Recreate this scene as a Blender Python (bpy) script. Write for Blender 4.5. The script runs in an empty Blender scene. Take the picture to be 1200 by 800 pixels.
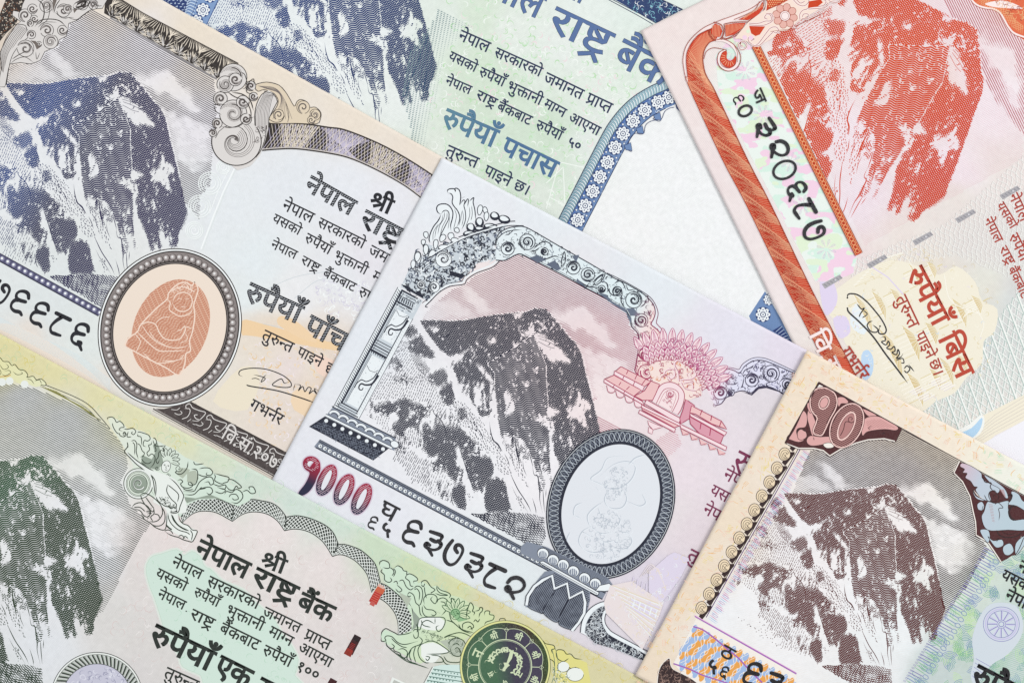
import bpy, math, random, json
import numpy as np
from mathutils import Vector
from mathutils.geometry import tessellate_polygon

scene = bpy.context.scene
S = 0.000165                      # metres per unit of the flat-lay drawing grid (1200 x 800 units)
# ------------------------------------------------------------------ camera
cam_data = bpy.data.cameras.new('camera')
CAM_H = 0.8
DZ = 3.5e-7                         # thickness of one printed film of ink
cam_data.sensor_width = 36.0
cam_data.lens = 36.0 * CAM_H / (1200 * S)
cam_data.clip_start = 0.05
cam_data.clip_end = 20.0
cam = bpy.data.objects.new('camera', cam_data)
cam.location = (0, 0, CAM_H)
scene.collection.objects.link(cam)
scene.camera = cam
# ------------------------------------------------------------------ light: white studio room and one soft box on the right
world = bpy.data.worlds.new('World')
scene.world = world
world.use_nodes = True
world.node_tree.nodes['Background'].inputs[0].default_value = (0.98, 0.99, 1.0, 1)
world.node_tree.nodes['Background'].inputs[1].default_value = 0.72
def area(name, loc, size, power, col=(1, 1, 1)):
    d = bpy.data.lights.new(name, 'AREA')
    d.shape = 'SQUARE'; d.size = size; d.energy = power; d.color = col
    o = bpy.data.objects.new(name, d)
    o.location = loc
    o.rotation_euler = (Vector((0, 0, 0)) - Vector(loc)).to_track_quat('-Z', 'Y').to_euler()
    scene.collection.objects.link(o)
area('softbox_right', (0.95, 0.35, 0.75), 0.45, 8.2, (1, 0.985, 0.96))
area('softbox_left', (-0.75, 0.55, 1.25), 0.9, 1.2, (0.96, 0.98, 1.0))
scene.view_settings.view_transform = 'Standard'
scene.view_settings.look = 'None'
scene.view_settings.exposure = 0.0
scene.view_settings.gamma = 1.0
scene.cycles.max_bounces = 4
try:
    scene.cycles.use_denoising = False
except Exception:
    pass

rng = np.random.default_rng(7)
# ------------------------------------------------------------------ small maths
def lin(h):
    h = h.lstrip('#')
    c = [int(h[i:i + 2], 16) / 255 for i in (0, 2, 4)]
    return tuple(((v + 0.055) / 1.055) ** 2.4 if v > 0.04045 else v / 12.92 for v in c)
def A(s, ox=0.0, oy=0.0, k=1.0):
    """text 'x,y x,y' read off an enlarged detail -> array in grid units"""
    return np.array([[ox + float(a) / k, oy + float(b) / k] for a, b in (t.split(',') for t in s.split())])
def sm(p, n=5, closed=False):
    p = np.asarray(p, float)
    if len(p) < 3: return p
    if closed: q = np.vstack([p[-1], p, p[0], p[1]])
    else: q = np.vstack([2 * p[0] - p[1], p, 2 * p[-1] - p[-2]])
    out = []
    t = np.linspace(0, 1, n, endpoint=False)[:, None]
    for i in range(1, len(q) - 2):
        a, b, c, d = q[i - 1], q[i], q[i + 1], q[i + 2]
        out.append(0.5 * ((2 * b) + (c - a) * t + (2 * a - 5 * b + 4 * c - d) * t ** 2 + (3 * b - a - 3 * c + d) * t ** 3))
    r = np.vstack(out)
    return r if closed else np.vstack([r, p[-1]])
def along(p, step, closed=False):
    p = np.asarray(p, float)
    if closed: p = np.vstack([p, p[0]])
    d = np.hypot(*(p[1:] - p[:-1]).T)
    c = np.concatenate([[0], np.cumsum(d)])
    n = max(2, int(round(c[-1] / step)) + 1)
    t = np.linspace(0, c[-1], n)
    return np.stack([np.interp(t, c, p[:, 0]), np.interp(t, c, p[:, 1])], 1)
def normals(p):
    t = np.gradient(p, axis=0)
    t /= np.maximum(np.hypot(t[:, 0], t[:, 1]), 1e-9)[:, None]
    return np.stack([-t[:, 1], t[:, 0]], 1), t
def off(p, d):
    n, _ = normals(p)
    return p + n * d
def ellipse(cx, cy, rx, ry, rot=0, n=48, a0=0, a1=360):
    full = abs(a1 - a0) >= 360
    a = np.radians(np.linspace(a0, a1, n, endpoint=not full))
    x, y = rx * np.cos(a), ry * np.sin(a)
    r = math.radians(rot)
    return np.stack([cx + x * math.cos(r) - y * math.sin(r), cy + x * math.sin(r) + y * math.cos(r)], 1)
def inside(X, Y, poly):
    r = np.zeros(X.shape, bool)
    x0, y0 = poly.min(0); x1, y1 = poly.max(0)
    m = (X >= x0) & (X <= x1) & (Y >= y0) & (Y <= y1)
    if not m.any(): return r
    x, y = X[m], Y[m]
    c = np.zeros(x.shape, bool)
    n = len(poly)
    for i in range(n):
        ax, ay = poly[i]; bx, by = poly[(i + 1) % n]
        if ay == by: continue
        k = (ay > y) != (by > y)
        c ^= k & (x < (bx - ax) * (y - ay) / (by - ay) + ax)
    r[m] = c
    return r
_lat = np.random.default_rng(3).random((256, 256))
def vnoise(x, y):
    xi = np.floor(x).astype(int); yi = np.floor(y).astype(int)
    fx = x - xi; fy = y - yi
    fx = fx * fx * (3 - 2 * fx); fy = fy * fy * (3 - 2 * fy)
    a = _lat[xi & 255, yi & 255]; b = _lat[(xi + 1) & 255, yi & 255]
    c = _lat[xi & 255, (yi + 1) & 255]; d = _lat[(xi + 1) & 255, (yi + 1) & 255]
    return (a * (1 - fx) + b * fx) * (1 - fy) + (c * (1 - fx) + d * fx) * fy
def fbm(x, y, o=3):
    s = 0; a = 0.5; t = 0
    for i in range(o):
        s = s + a * vnoise(x * 2 ** i + 17 * i, y * 2 ** i + 31 * i); t += a; a *= 0.5
    return s / t
# ------------------------------------------------------------------ ink and paper materials (all procedural)
_mats = {}
def ink(name, col, ramp=None, direction=None, rough=0.62, mottle=0.03):
    """flat printing ink; ramp = [(distance in units along direction, colour)] gives a rainbow-printed ink"""
    key = name
    if key in _mats: return _mats[key]
    m = bpy.data.materials.new(name); m.use_nodes = True
    nt = m.node_tree; b = nt.nodes['Principled BSDF']
    b.inputs['Roughness'].default_value = rough
    b.inputs['Specular IOR Level'].default_value = 0.25
    tc = nt.nodes.new('ShaderNodeTexCoord')
    no = nt.nodes.new('ShaderNodeTexNoise'); no.inputs['Scale'].default_value = 2600; no.inputs['Detail'].default_value = 3
    nt.links.new(tc.outputs['Object'], no.inputs['Vector'])
    mr = nt.nodes.new('ShaderNodeMapRange')
    mr.inputs['From Min'].default_value = 0.3; mr.inputs['From Max'].default_value = 0.75
    mr.inputs['To Min'].default_value = 0; mr.inputs['To Max'].default_value = mottle
    nt.links.new(no.outputs['Fac'], mr.inputs['Value'])
    mx = nt.nodes.new('ShaderNodeMix'); mx.data_type = 'RGBA'
    nt.links.new(mr.outputs['Result'], mx.inputs['Factor'])
    mx.inputs['B'].default_value = (0.8, 0.8, 0.8, 1)
    if ramp:
        dp = nt.nodes.new('ShaderNodeVectorMath'); dp.operation = 'DOT_PRODUCT'
        dp.inputs[1].default_value = (direction[0], direction[1], 0)
        nt.links.new(tc.outputs['Object'], dp.inputs[0])
        r2 = nt.nodes.new('ShaderNodeMapRange')
        lo, hi = ramp[0][0], ramp[-1][0]
        r2.inputs['From Min'].default_value = lo * S; r2.inputs['From Max'].default_value = hi * S
        nt.links.new(dp.outputs['Value'], r2.inputs['Value'])
        cr = nt.nodes.new('ShaderNodeValToRGB')
        els = cr.color_ramp.elements
        while len(els) < len(ramp): els.new(0.5)
        for e, (t, c) in zip(els, ramp):
            e.position = (t - lo) / (hi - lo); e.color = (*lin(c), 1)
        nt.links.new(r2.outputs['Result'], cr.inputs['Fac'])
        nt.links.new(cr.outputs['Color'], mx.inputs['A'])
    else:
        mx.inputs['A'].default_value = (*lin(col), 1)
    nt.links.new(mx.outputs['Result'], b.inputs['Base Color'])
    _mats[key] = m
    return m
def paper_mat(name, scale=900, amount=0.05, wave=0, wave_scale=1.0, wave_rot=0, wave_col='#c09090', distort=6):
    m = bpy.data.materials.new(name); m.use_nodes = True
    nt = m.node_tree; b = nt.nodes['Principled BSDF']
    b.inputs['Roughness'].default_value = 0.72
    b.inputs['Specular IOR Level'].default_value = 0.2
    at = nt.nodes.new('ShaderNodeAttribute'); at.attribute_name = 'tint'
    tc = nt.nodes.new('ShaderNodeTexCoord')
    n1 = nt.nodes.new('ShaderNodeTexNoise'); n1.inputs['Scale'].default_value = scale; n1.inputs['Detail'].default_value = 8
    n1.inputs['Roughness'].default_value = 0.7
    nt.links.new(tc.outputs['Object'], n1.inputs['Vector'])
    mr = nt.nodes.new('ShaderNodeMapRange')
    mr.inputs['From Min'].default_value = 0.25; mr.inputs['From Max'].default_value = 0.75
    mr.inputs['To Min'].default_value = 1 - amount * 1.5; mr.inputs['To Max'].default_value = 1 + amount * 0.8
    nt.links.new(n1.outputs['Fac'], mr.inputs['Value'])
    vm = nt.nodes.new('ShaderNodeVectorMath'); vm.operation = 'SCALE'
    last = at.outputs['Color']
    if wave:
        mp = nt.nodes.new('ShaderNodeMapping'); mp.inputs['Rotation'].default_value = (0, 0, math.radians(wave_rot))
        nt.links.new(tc.outputs['Object'], mp.inputs['Vector'])
        wv = nt.nodes.new('ShaderNodeTexWave'); wv.inputs['Scale'].default_value = wave_scale * 1000
        wv.inputs['Distortion'].default_value = distort; wv.inputs['Detail'].default_value = 2
        wv.inputs['Detail Scale'].default_value = 0.35
        nt.links.new(mp.outputs['Vector'], wv.inputs['Vector'])
        n2 = nt.nodes.new('ShaderNodeTexNoise'); n2.inputs['Scale'].default_value = 260
        nt.links.new(tc.outputs['Object'], n2.inputs['Vector'])
        mm = nt.nodes.new('ShaderNodeMath'); mm.operation = 'MULTIPLY'
        nt.links.new(wv.outputs['Fac'], mm.inputs[0]); nt.links.new(n2.outputs['Fac'], mm.inputs[1])
        m2 = nt.nodes.new('ShaderNodeMath'); m2.operation = 'MULTIPLY'; m2.inputs[1].default_value = wave * 2
        nt.links.new(mm.outputs[0], m2.inputs[0])
        mx = nt.nodes.new('ShaderNodeMix'); mx.data_type = 'RGBA'
        nt.links.new(m2.outputs[0], mx.inputs['Factor'])
        nt.links.new(last, mx.inputs['A']); mx.inputs['B'].default_value = (*lin(wave_col), 1)
        last = mx.outputs['Result']
    nt.links.new(last, vm.inputs[0]); nt.links.new(mr.outputs['Result'], vm.inputs['Scale'])
    nt.links.new(vm.outputs['Vector'], b.inputs['Base Color'])
    n3 = nt.nodes.new('ShaderNodeTexNoise'); n3.inputs['Scale'].default_value = 1500; n3.inputs['Detail'].default_value = 6
    nt.links.new(tc.outputs['Object'], n3.inputs['Vector'])
    n4 = nt.nodes.new('ShaderNodeTexNoise'); n4.inputs['Scale'].default_value = 45
    nt.links.new(tc.outputs['Object'], n4.inputs['Vector'])
    ad = nt.nodes.new('ShaderNodeMath'); ad.operation = 'MULTIPLY_ADD'; ad.inputs[1].default_value = 6.0
    nt.links.new(n4.outputs['Fac'], ad.inputs[0]); nt.links.new(n3.outputs['Fac'], ad.inputs[2])
    bp = nt.nodes.new('ShaderNodeBump'); bp.inputs['Strength'].default_value = 0.35; bp.inputs['Distance'].default_value = 0.00004
    nt.links.new(ad.outputs[0], bp.inputs['Height']); nt.links.new(bp.outputs['Normal'], b.inputs['Normal'])
    return m
# ------------------------------------------------------------------ notes and print layers
class Note:
    def __init__(self, name, label, corner, angle, level, parent=None):
        self.ang = math.radians(angle)
        self.o = np.array(corner, float)
        self.z = 0.0006 + level * 0.00035
        self.e = bpy.data.objects.new(name, None)
        self.e.empty_display_size = 0.01
        self.e.location = ((corner[0] - 600) * S, (400 - corner[1]) * S, self.z)
        self.e.rotation_euler = (0, 0, -self.ang)
        scene.collection.objects.link(self.e)
        self.e['label'] = label; self.e['category'] = 'banknote'; self.e['group'] = 'overlapping banknotes'
        self.occ = np.zeros((700, 700), int)
    def loc(self, p):
        d = (np.asarray(p, float) - self.o) * S
        x, y = d[:, 0], -d[:, 1]
        c, s = math.cos(self.ang), math.sin(self.ang)
        return np.stack([x * c - y * s, x * s + y * c], 1)
    def px(self, l):
        """local units (reading direction, down the note) -> grid units"""
        l = np.asarray(l, float); c, s = math.cos(self.ang), math.sin(self.ang)
        return np.stack([self.o[0] + l[:, 0] * c - l[:, 1] * s, self.o[1] + l[:, 0] * s + l[:, 1] * c], 1)
    def paper(self, w, h, mat, tints, step=4.0, x0=0, y0=0):
        """sheet of paper with thickness and softly printed tint"""
        nx, ny = int(w / step) + 1, int(h / step) + 1
        gx, gy = np.meshgrid(np.linspace(x0, x0 + w, nx), np.linspace(y0, y0 + h, ny), indexing='ij')
        P = np.stack([gx.ravel(), gy.ravel()], 1)
        q = self.px(P)
        col = tint_field(q, tints)
        v = np.zeros((len(P) * 2, 3)); L = self.loc(q)
        th = 0.00011
        v[:len(P), :2] = L; v[:len(P), 2] = 0
        v[len(P):, :2] = L; v[len(P):, 2] = -th
        idx = np.arange(nx * ny).reshape(nx, ny)
        f = np.stack([idx[:-1, :-1], idx[:-1, 1:], idx[1:, 1:], idx[1:, :-1]], -1).reshape(-1, 4)
        N = nx * ny
        fb = f[:, ::-1] + N
        rim = np.concatenate([idx[:, 0], idx[-1, 1:], idx[-2::-1, -1], idx[0, -2:0:-1]])
        r2 = np.roll(rim, -1)
        side = np.stack([rim, r2, r2 + N, rim + N], 1)
        me = mesh_from('paper', v, np.vstack([f, fb, side]))
        ca = me.color_attributes.new('tint', 'FLOAT_COLOR', 'POINT')
        c4 = np.ones((2 * N, 4), np.float32); c4[:N, :3] = col; c4[N:, :3] = col
        ca.data.foreach_set('color', c4.ravel())
        me.materials.append(mat)
        ob = bpy.data.objects.new('paper', me); ob.parent = self.e
        scene.collection.objects.link(ob)
        return ob
def tint_field(q, tints):
    pts = np.array([[t[0], t[1]] for t in tints], float)
    cols = np.array([lin(t[2]) for t in tints])
    rad = np.array([t[3] if len(t) > 3 else 1.0 for t in tints])
    wx = (fbm(q[:, 0] / 35, q[:, 1] / 35) - .5) * 20; wy = (fbm(q[:, 0] / 35 + 90, q[:, 1] / 35) - .5) * 20
    d2 = ((q[:, None, 0] + wx[:, None] - pts[None, :, 0]) ** 2 + (q[:, None, 1] + wy[:, None] - pts[None, :, 1]) ** 2) + 30
    w = rad[None, :] / d2 ** 1.7
    w /= w.sum(1)[:, None]
    c = w @ cols
    g = c.mean(1, keepdims=True)
    return g + (c - g) * 0.66                      # the tints are thin washes on white stock
def mesh_from(name, v, f):
    me = bpy.data.meshes.new(name)
    v = np.asarray(v, np.float32); n = len(v)
    me.vertices.add(n); me.vertices.foreach_set('co', v.ravel())
    fs = [np.asarray(f)] if not isinstance(f, list) else f
    loops = np.concatenate([a.ravel() for a in fs]).astype(np.int32)
    tot = np.concatenate([np.full(len(a), a.shape[1]) for a in fs]).astype(np.int32)
    start = np.concatenate([[0], np.cumsum(tot)[:-1]]).astype(np.int32)
    me.loops.add(len(loops)); me.loops.foreach_set('vertex_index', loops)
    me.polygons.add(len(tot)); me.polygons.foreach_set('loop_start', start)
    me.update(calc_edges=True)
    return me
class Ink:
    """one printed element of a note: many strokes and fills joined into one part; several inks allowed"""
    def __init__(self, note, level=1):
        self.note = note; self.cover = False; self.v = []; self.q = []; self.t = []; self.n = 0; self.k = 0; self.level = level
        self.mats = []; self.qm = []; self.tm = []; self.cur = 0
    def use(self, m):
        if m not in self.mats: self.mats.append(m)
        self.cur = self.mats.index(m); return self
    def _add(self, p, quads=None, tris=None, z=None):
        # every piece lies one step above whatever was printed there before it
        c = np.clip((p / 2.5).astype(int) + 100, 0, 699)
        if quads is None and len(p) > 2 and self.cover:
            (x0, y0), (x1, y1) = c.min(0), c.max(0)
            sl = (slice(x0, x1 + 1), slice(y0, y1 + 1))
        else:
            sl = (c[:, 0], c[:, 1])
        g = self.note.occ
        zi = int(g[sl].max()) + 1; g[sl] = zi
        a = np.column_stack([p, np.full(len(p), zi * DZ)])
        self.v.append(a)
        if quads is not None and len(quads):
            self.q.append(np.asarray(quads) + self.n); self.qm.append(np.full(len(quads), self.cur))
        if tris is not None and len(tris):
            self.t.append(np.asarray(tris) + self.n); self.tm.append(np.full(len(tris), self.cur))
        self.n += len(p)
    def line(self, p, w=0.6, closed=False, taper=0.0):
        p = np.asarray(p, float)
        if len(p) < 8 and np.ndim(w) == 0:
            q = [p[0]]
            for a, b in zip(p[:-1], p[1:]):
                m = max(1, int(np.hypot(*(b - a)) / 3.5))
                q += [a + (b - a) * (i + 1) / m for i in range(m)]
            p = np.array(q)
        if closed: p = np.vstack([p, p[0]])
        k = np.concatenate([[True], np.hypot(*(p[1:] - p[:-1]).T) > 1e-4])
        p = p[k]
        if len(p) < 2: return self
        if closed:
            t = np.vstack([p[1] - p[-2], p[2:] - p[:-2], p[1] - p[-2]])
        else:
            t = np.vstack([p[1] - p[0], p[2:] - p[:-2], p[-1] - p[-2]])
        t = t / np.maximum(np.hypot(t[:, 0], t[:, 1]), 1e-9)[:, None]
        nrm = np.stack([-t[:, 1], t[:, 0]], 1)
        w = np.broadcast_to(np.asarray(w, float), (len(p),)).copy()
        if taper:
            u = np.linspace(0, 1, len(p))
            w *= np.clip(np.minimum(u, 1 - u) / taper, 0.12, 1)
        h = (w / 2)[:, None]
        P = np.vstack([p + nrm * h, p - nrm * h]); n = len(p)
        i = np.arange(n - 1)
        self._add(P, np.stack([i, i + 1, i + 1 + n, i + n], 1)); return self
    def fill(self, *loops):
        L = [[Vector((float(x), float(y), 0)) for x, y in l] for l in loops]
        tr = tessellate_polygon(L)
        P = np.array([[v.x, v.y] for l in L for v in l])
        if len(tr):
            self.cover = True; self._add(P, None, np.array(tr)); self.cover = False
        return self
    def blob(self, p, face, edge, w=0.6, smooth=True, closed=True):
        """outlined shape: face ink inside, edge ink around"""
        if smooth: p = sm(p, 4, True)
        self.use(face).fill(p); self.use(edge).line(p, w, True); return self
    def dots(self, pts, r, n=7):
        pts = np.asarray(pts, float); r = np.broadcast_to(np.asarray(r, float), (len(pts),))
        a = np.linspace(0, 2 * np.pi, n, endpoint=False)
        P = pts[:, None, :] + r[:, None, None] * np.stack([np.cos(a), np.sin(a)], 1)[None]
        f = np.array([[0, i, i + 1] for i in range(1, n - 1)])
        T = (np.arange(len(pts))[:, None, None] * n + f[None]).reshape(-1, 3)
        self._add(P.reshape(-1, 2), None, T); return self
    def dashes(self, a, b, w):
        """many separate straight strokes a -> b"""
        a = np.asarray(a, float); b = np.asarray(b, float)
        if not len(a): return self
        t = b - a; t /= np.maximum(np.hypot(t[:, 0], t[:, 1]), 1e-9)[:, None]
        nr = np.stack([-t[:, 1], t[:, 0]], 1) * (np.broadcast_to(np.asarray(w, float), (len(a),)) / 2)[:, None]
        P = np.stack([a + nr * .6, a - nr * .6, b - nr, b + nr], 1).reshape(-1, 2)
        self._add(P, (np.arange(len(a))[:, None] * 4 + np.arange(4)[None])); return self
    def engrave(self, poly, angle, pitch, tone, step=1.6, wave=None, xf=None, cut=0.1, maxw=1.0, holes=()):
        """fill an area with engraved lines whose width follows tone(x, y) in 0..1"""
        a = math.radians(angle); c, s = math.cos(a), math.sin(a)
        u = poly[:, 0] * c + poly[:, 1] * s; v = -poly[:, 0] * s + poly[:, 1] * c
        U = np.arange(u.min(), u.max() + step, step); V = np.arange(v.min() - 3, v.max() + 3 + pitch, pitch)
        UU, VV = np.meshgrid(U, V, indexing='xy')
        W = VV + (wave(UU, VV) if wave else 0)
        X = UU * c - W * s; Y = UU * s + W * c
        m = inside(X, Y, poly)
        for h in holes: m &= ~inside(X, Y, h)
        T = np.zeros(X.shape); T[m] = np.clip(tone(X[m], Y[m]), 0, maxw)
        hw = T * pitch / 2
        Xa, Ya = X + hw * s, Y - hw * c; Xb, Yb = X - hw * s, Y + hw * c
        ok = (T > cut)
        cell = ok[:, :-1] & ok[:, 1:]
        R, N = X.shape
        idx = np.arange(R * N).reshape(R, N)
        q = np.stack([idx[:, :-1][cell], idx[:, 1:][cell], idx[:, 1:][cell] + R * N, idx[:, :-1][cell] + R * N], 1)
        if not len(q): return self
        P = np.vstack([np.stack([Xa.ravel(), Ya.ravel()], 1), np.stack([Xb.ravel(), Yb.ravel()], 1)])
        used, inv = np.unique(q.ravel(), return_inverse=True)
        P = P[used]; q = inv.reshape(-1, 4)
        if xf is not None: P = xf(P)
        self._add(P, q); return self
    def build(self, name, parent=None, label=None, kind=None):
        note = self.note
        if not self.v: return None
        v = np.vstack(self.v)
        L = np.column_stack([note.loc(v[:, :2]), v[:, 2]])
        fs = []; ms = []
        if self.q: fs.append(np.vstack(self.q)); ms.append(np.concatenate(self.qm))
        if self.t: fs.append(np.vstack(self.t)); ms.append(np.concatenate(self.tm))
        # make every face look up
        for f in fs:
            a, b, c = L[f[:, 0]], L[f[:, 1]], L[f[:, 2]]
            cr = (b[:, 0] - a[:, 0]) * (c[:, 1] - a[:, 1]) - (b[:, 1] - a[:, 1]) * (c[:, 0] - a[:, 0])
            f[cr < 0] = f[cr < 0][:, ::-1]
        me = mesh_from(name, L, fs)
        for m in self.mats: me.materials.append(m)
        me.polygons.foreach_set('material_index', np.concatenate(ms).astype(np.int32))
        ob = bpy.data.objects.new(name, me); ob.parent = parent or note.e
        if label: ob['label'] = label
        if kind: ob['kind'] = kind
        scene.collection.objects.link(ob)
        return ob
# ------------------------------------------------------------------ engraver's vocabulary
def spiral(cx, cy, r, start=0, turns=1.5, d=1, inner=0.12, n=None):
    n = n or int(14 * turns) + 4
    t = np.linspace(0, 1, n)
    a = math.radians(start) + d * t * turns * 2 * np.pi
    rr = r * (1 - t * (1 - inner))
    return np.stack([cx + rr * np.cos(a), cy + rr * np.sin(a)], 1)
def volute(k, cx, cy, r, start, d, face, edge, w=0.55, turns=1.4):
    k.use(face).fill(ellipse(cx, cy, r, r, 0, 18))
    k.use(edge).line(ellipse(cx, cy, r, r, 0, 22), w, True)
    a0_ = 20 + start
    k.line(ellipse(cx, cy, r * .86, r * .86, 0, 10, a0_, a0_ + 150), w * 1.5, taper=.45)
    for j in range(6):
        a = math.radians(a0_ + 10 + j * 26); k.line([[cx + r * .8 * math.cos(a), cy + r * .8 * math.sin(a)], [cx + r * .5 * math.cos(a + .3), cy + r * .5 * math.sin(a + .3)]], w * .45)
    sp = spiral(cx, cy, r * .78, start, turns, d, 0.08)
    k.line(sp, np.linspace(w * 1.5, w * 2.2, len(sp)))
    k.line(spiral(cx, cy, r * .5, start + 40, turns * .7, d, 0.25), w * .6)
def leaf(k, cx, cy, rx, ry, rot, face, edge, w=0.55):
    t = np.linspace(0, 2 * np.pi, 14, endpoint=False)
    x = rx * np.cos(t); y = ry * np.sin(t) * (1 - 0.25 * np.cos(t))
    r = math.radians(rot)
    p = np.stack([cx + x * math.cos(r) - y * math.sin(r), cy + x * math.sin(r) + y * math.cos(r)], 1)
    k.use(face).fill(p); k.use(edge).line(p, w, True)
def crumble(k, poly, n, size, inks, w=0.5, seed=1, closedfill=None):
    """dense engraved foliage: small hooks and commas packed in an area"""
    g = np.random.default_rng(seed)
    if closedfill: k.use(closedfill).fill(poly)
    x0, y0 = poly.min(0); x1, y1 = poly.max(0)
    pts = g.random((n * 4, 2)) * [x1 - x0, y1 - y0] + [x0, y0]
    pts = pts[inside(pts[:, 0], pts[:, 1], poly)][:n]
    for i, (x, y) in enumerate(pts):
        s = size * (0.6 + g.random())
        k.use(inks[i % len(inks)])
        p = spiral(x, y, s, g.random() * 360, 0.35 + g.random() * .6, 1 if g.random() < .5 else -1, 0.3, 7)
        k.line(p, w * (0.7 + g.random() * .9), taper=0.4)
def lace(k, path, width, mesh_ink, w=0.3, pitch=6.0, fam=4, closed=False, amps=(1, .6), ph=0.0):
    """interlaced sine lines running along a band"""
    p = along(path, 0.9, closed)
    n, _ = normals(p)
    d = np.concatenate([[0], np.cumsum(np.hypot(*(p[1:] - p[:-1]).T))])
    k.use(mesh_ink)
    L = d[-1]; cyc = max(1, round(L / pitch))
    for am in amps:
        for f in range(fam):
            o = np.sin(2 * np.pi * (d / L * cyc + f / fam + ph)) * width / 2 * am
            k.line(p + n * o[:, None], w)
def lattice(k, path, width, inkm, pitch=3.0, w=0.35, slant=1.0, closed=False):
    """diagonal crossing strokes across a band"""
    p = along(path, 0.5, closed); n, t = normals(p)
    d = np.arange(len(p)) * 0.5
    m = int(pitch / 0.5); sh = int(width * slant / 0.5)
    k.use(inkm)
    i = np.arange(0, len(p), m)
    for sg in (1, -1):
        j = i + sg * sh
        ok = (j >= 0) & (j < len(p))
        k.dashes(p[i[ok]] + n[i[ok]] * width / 2, p[j[ok]] - n[j[ok]] * width / 2, w)
def band(k, path, width, m):
    k.use(m).line(along(path, 2.0), width)
def hatch(k, poly, angle, pitch, w, dash=4, gap=1.6, seed=0, jitter=0.35, bend=0.0):
    """short broken engraver's strokes over an area"""
    g = np.random.default_rng(seed)
    a = math.radians(angle); c, s = math.cos(a), math.sin(a)
    u = poly[:, 0] * c + poly[:, 1] * s; v = -poly[:, 0] * s + poly[:, 1] * c
    AA = []; BB = []
    vv = v.min()
    while vv < v.max():
        uu = u.min() + g.random() * dash
        while uu < u.max():
            l = dash * (0.5 + g.random())
            dv = (g.random() - .5) * jitter * pitch
            p0 = (uu * c - (vv + dv) * s, uu * s + (vv + dv) * c)
            uu2 = uu + l; b2 = bend * l
            p1 = (uu2 * c - (vv + dv + b2) * s, uu2 * s + (vv + dv + b2) * c)
            AA.append(p0); BB.append(p1)
            uu = uu2 + gap * (0.5 + g.random())
        vv += pitch
    AA = np.array(AA); BB = np.array(BB)
    M = (AA + BB) / 2
    ok = inside(M[:, 0], M[:, 1], poly)
    k.dashes(AA[ok], BB[ok], w)
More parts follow.
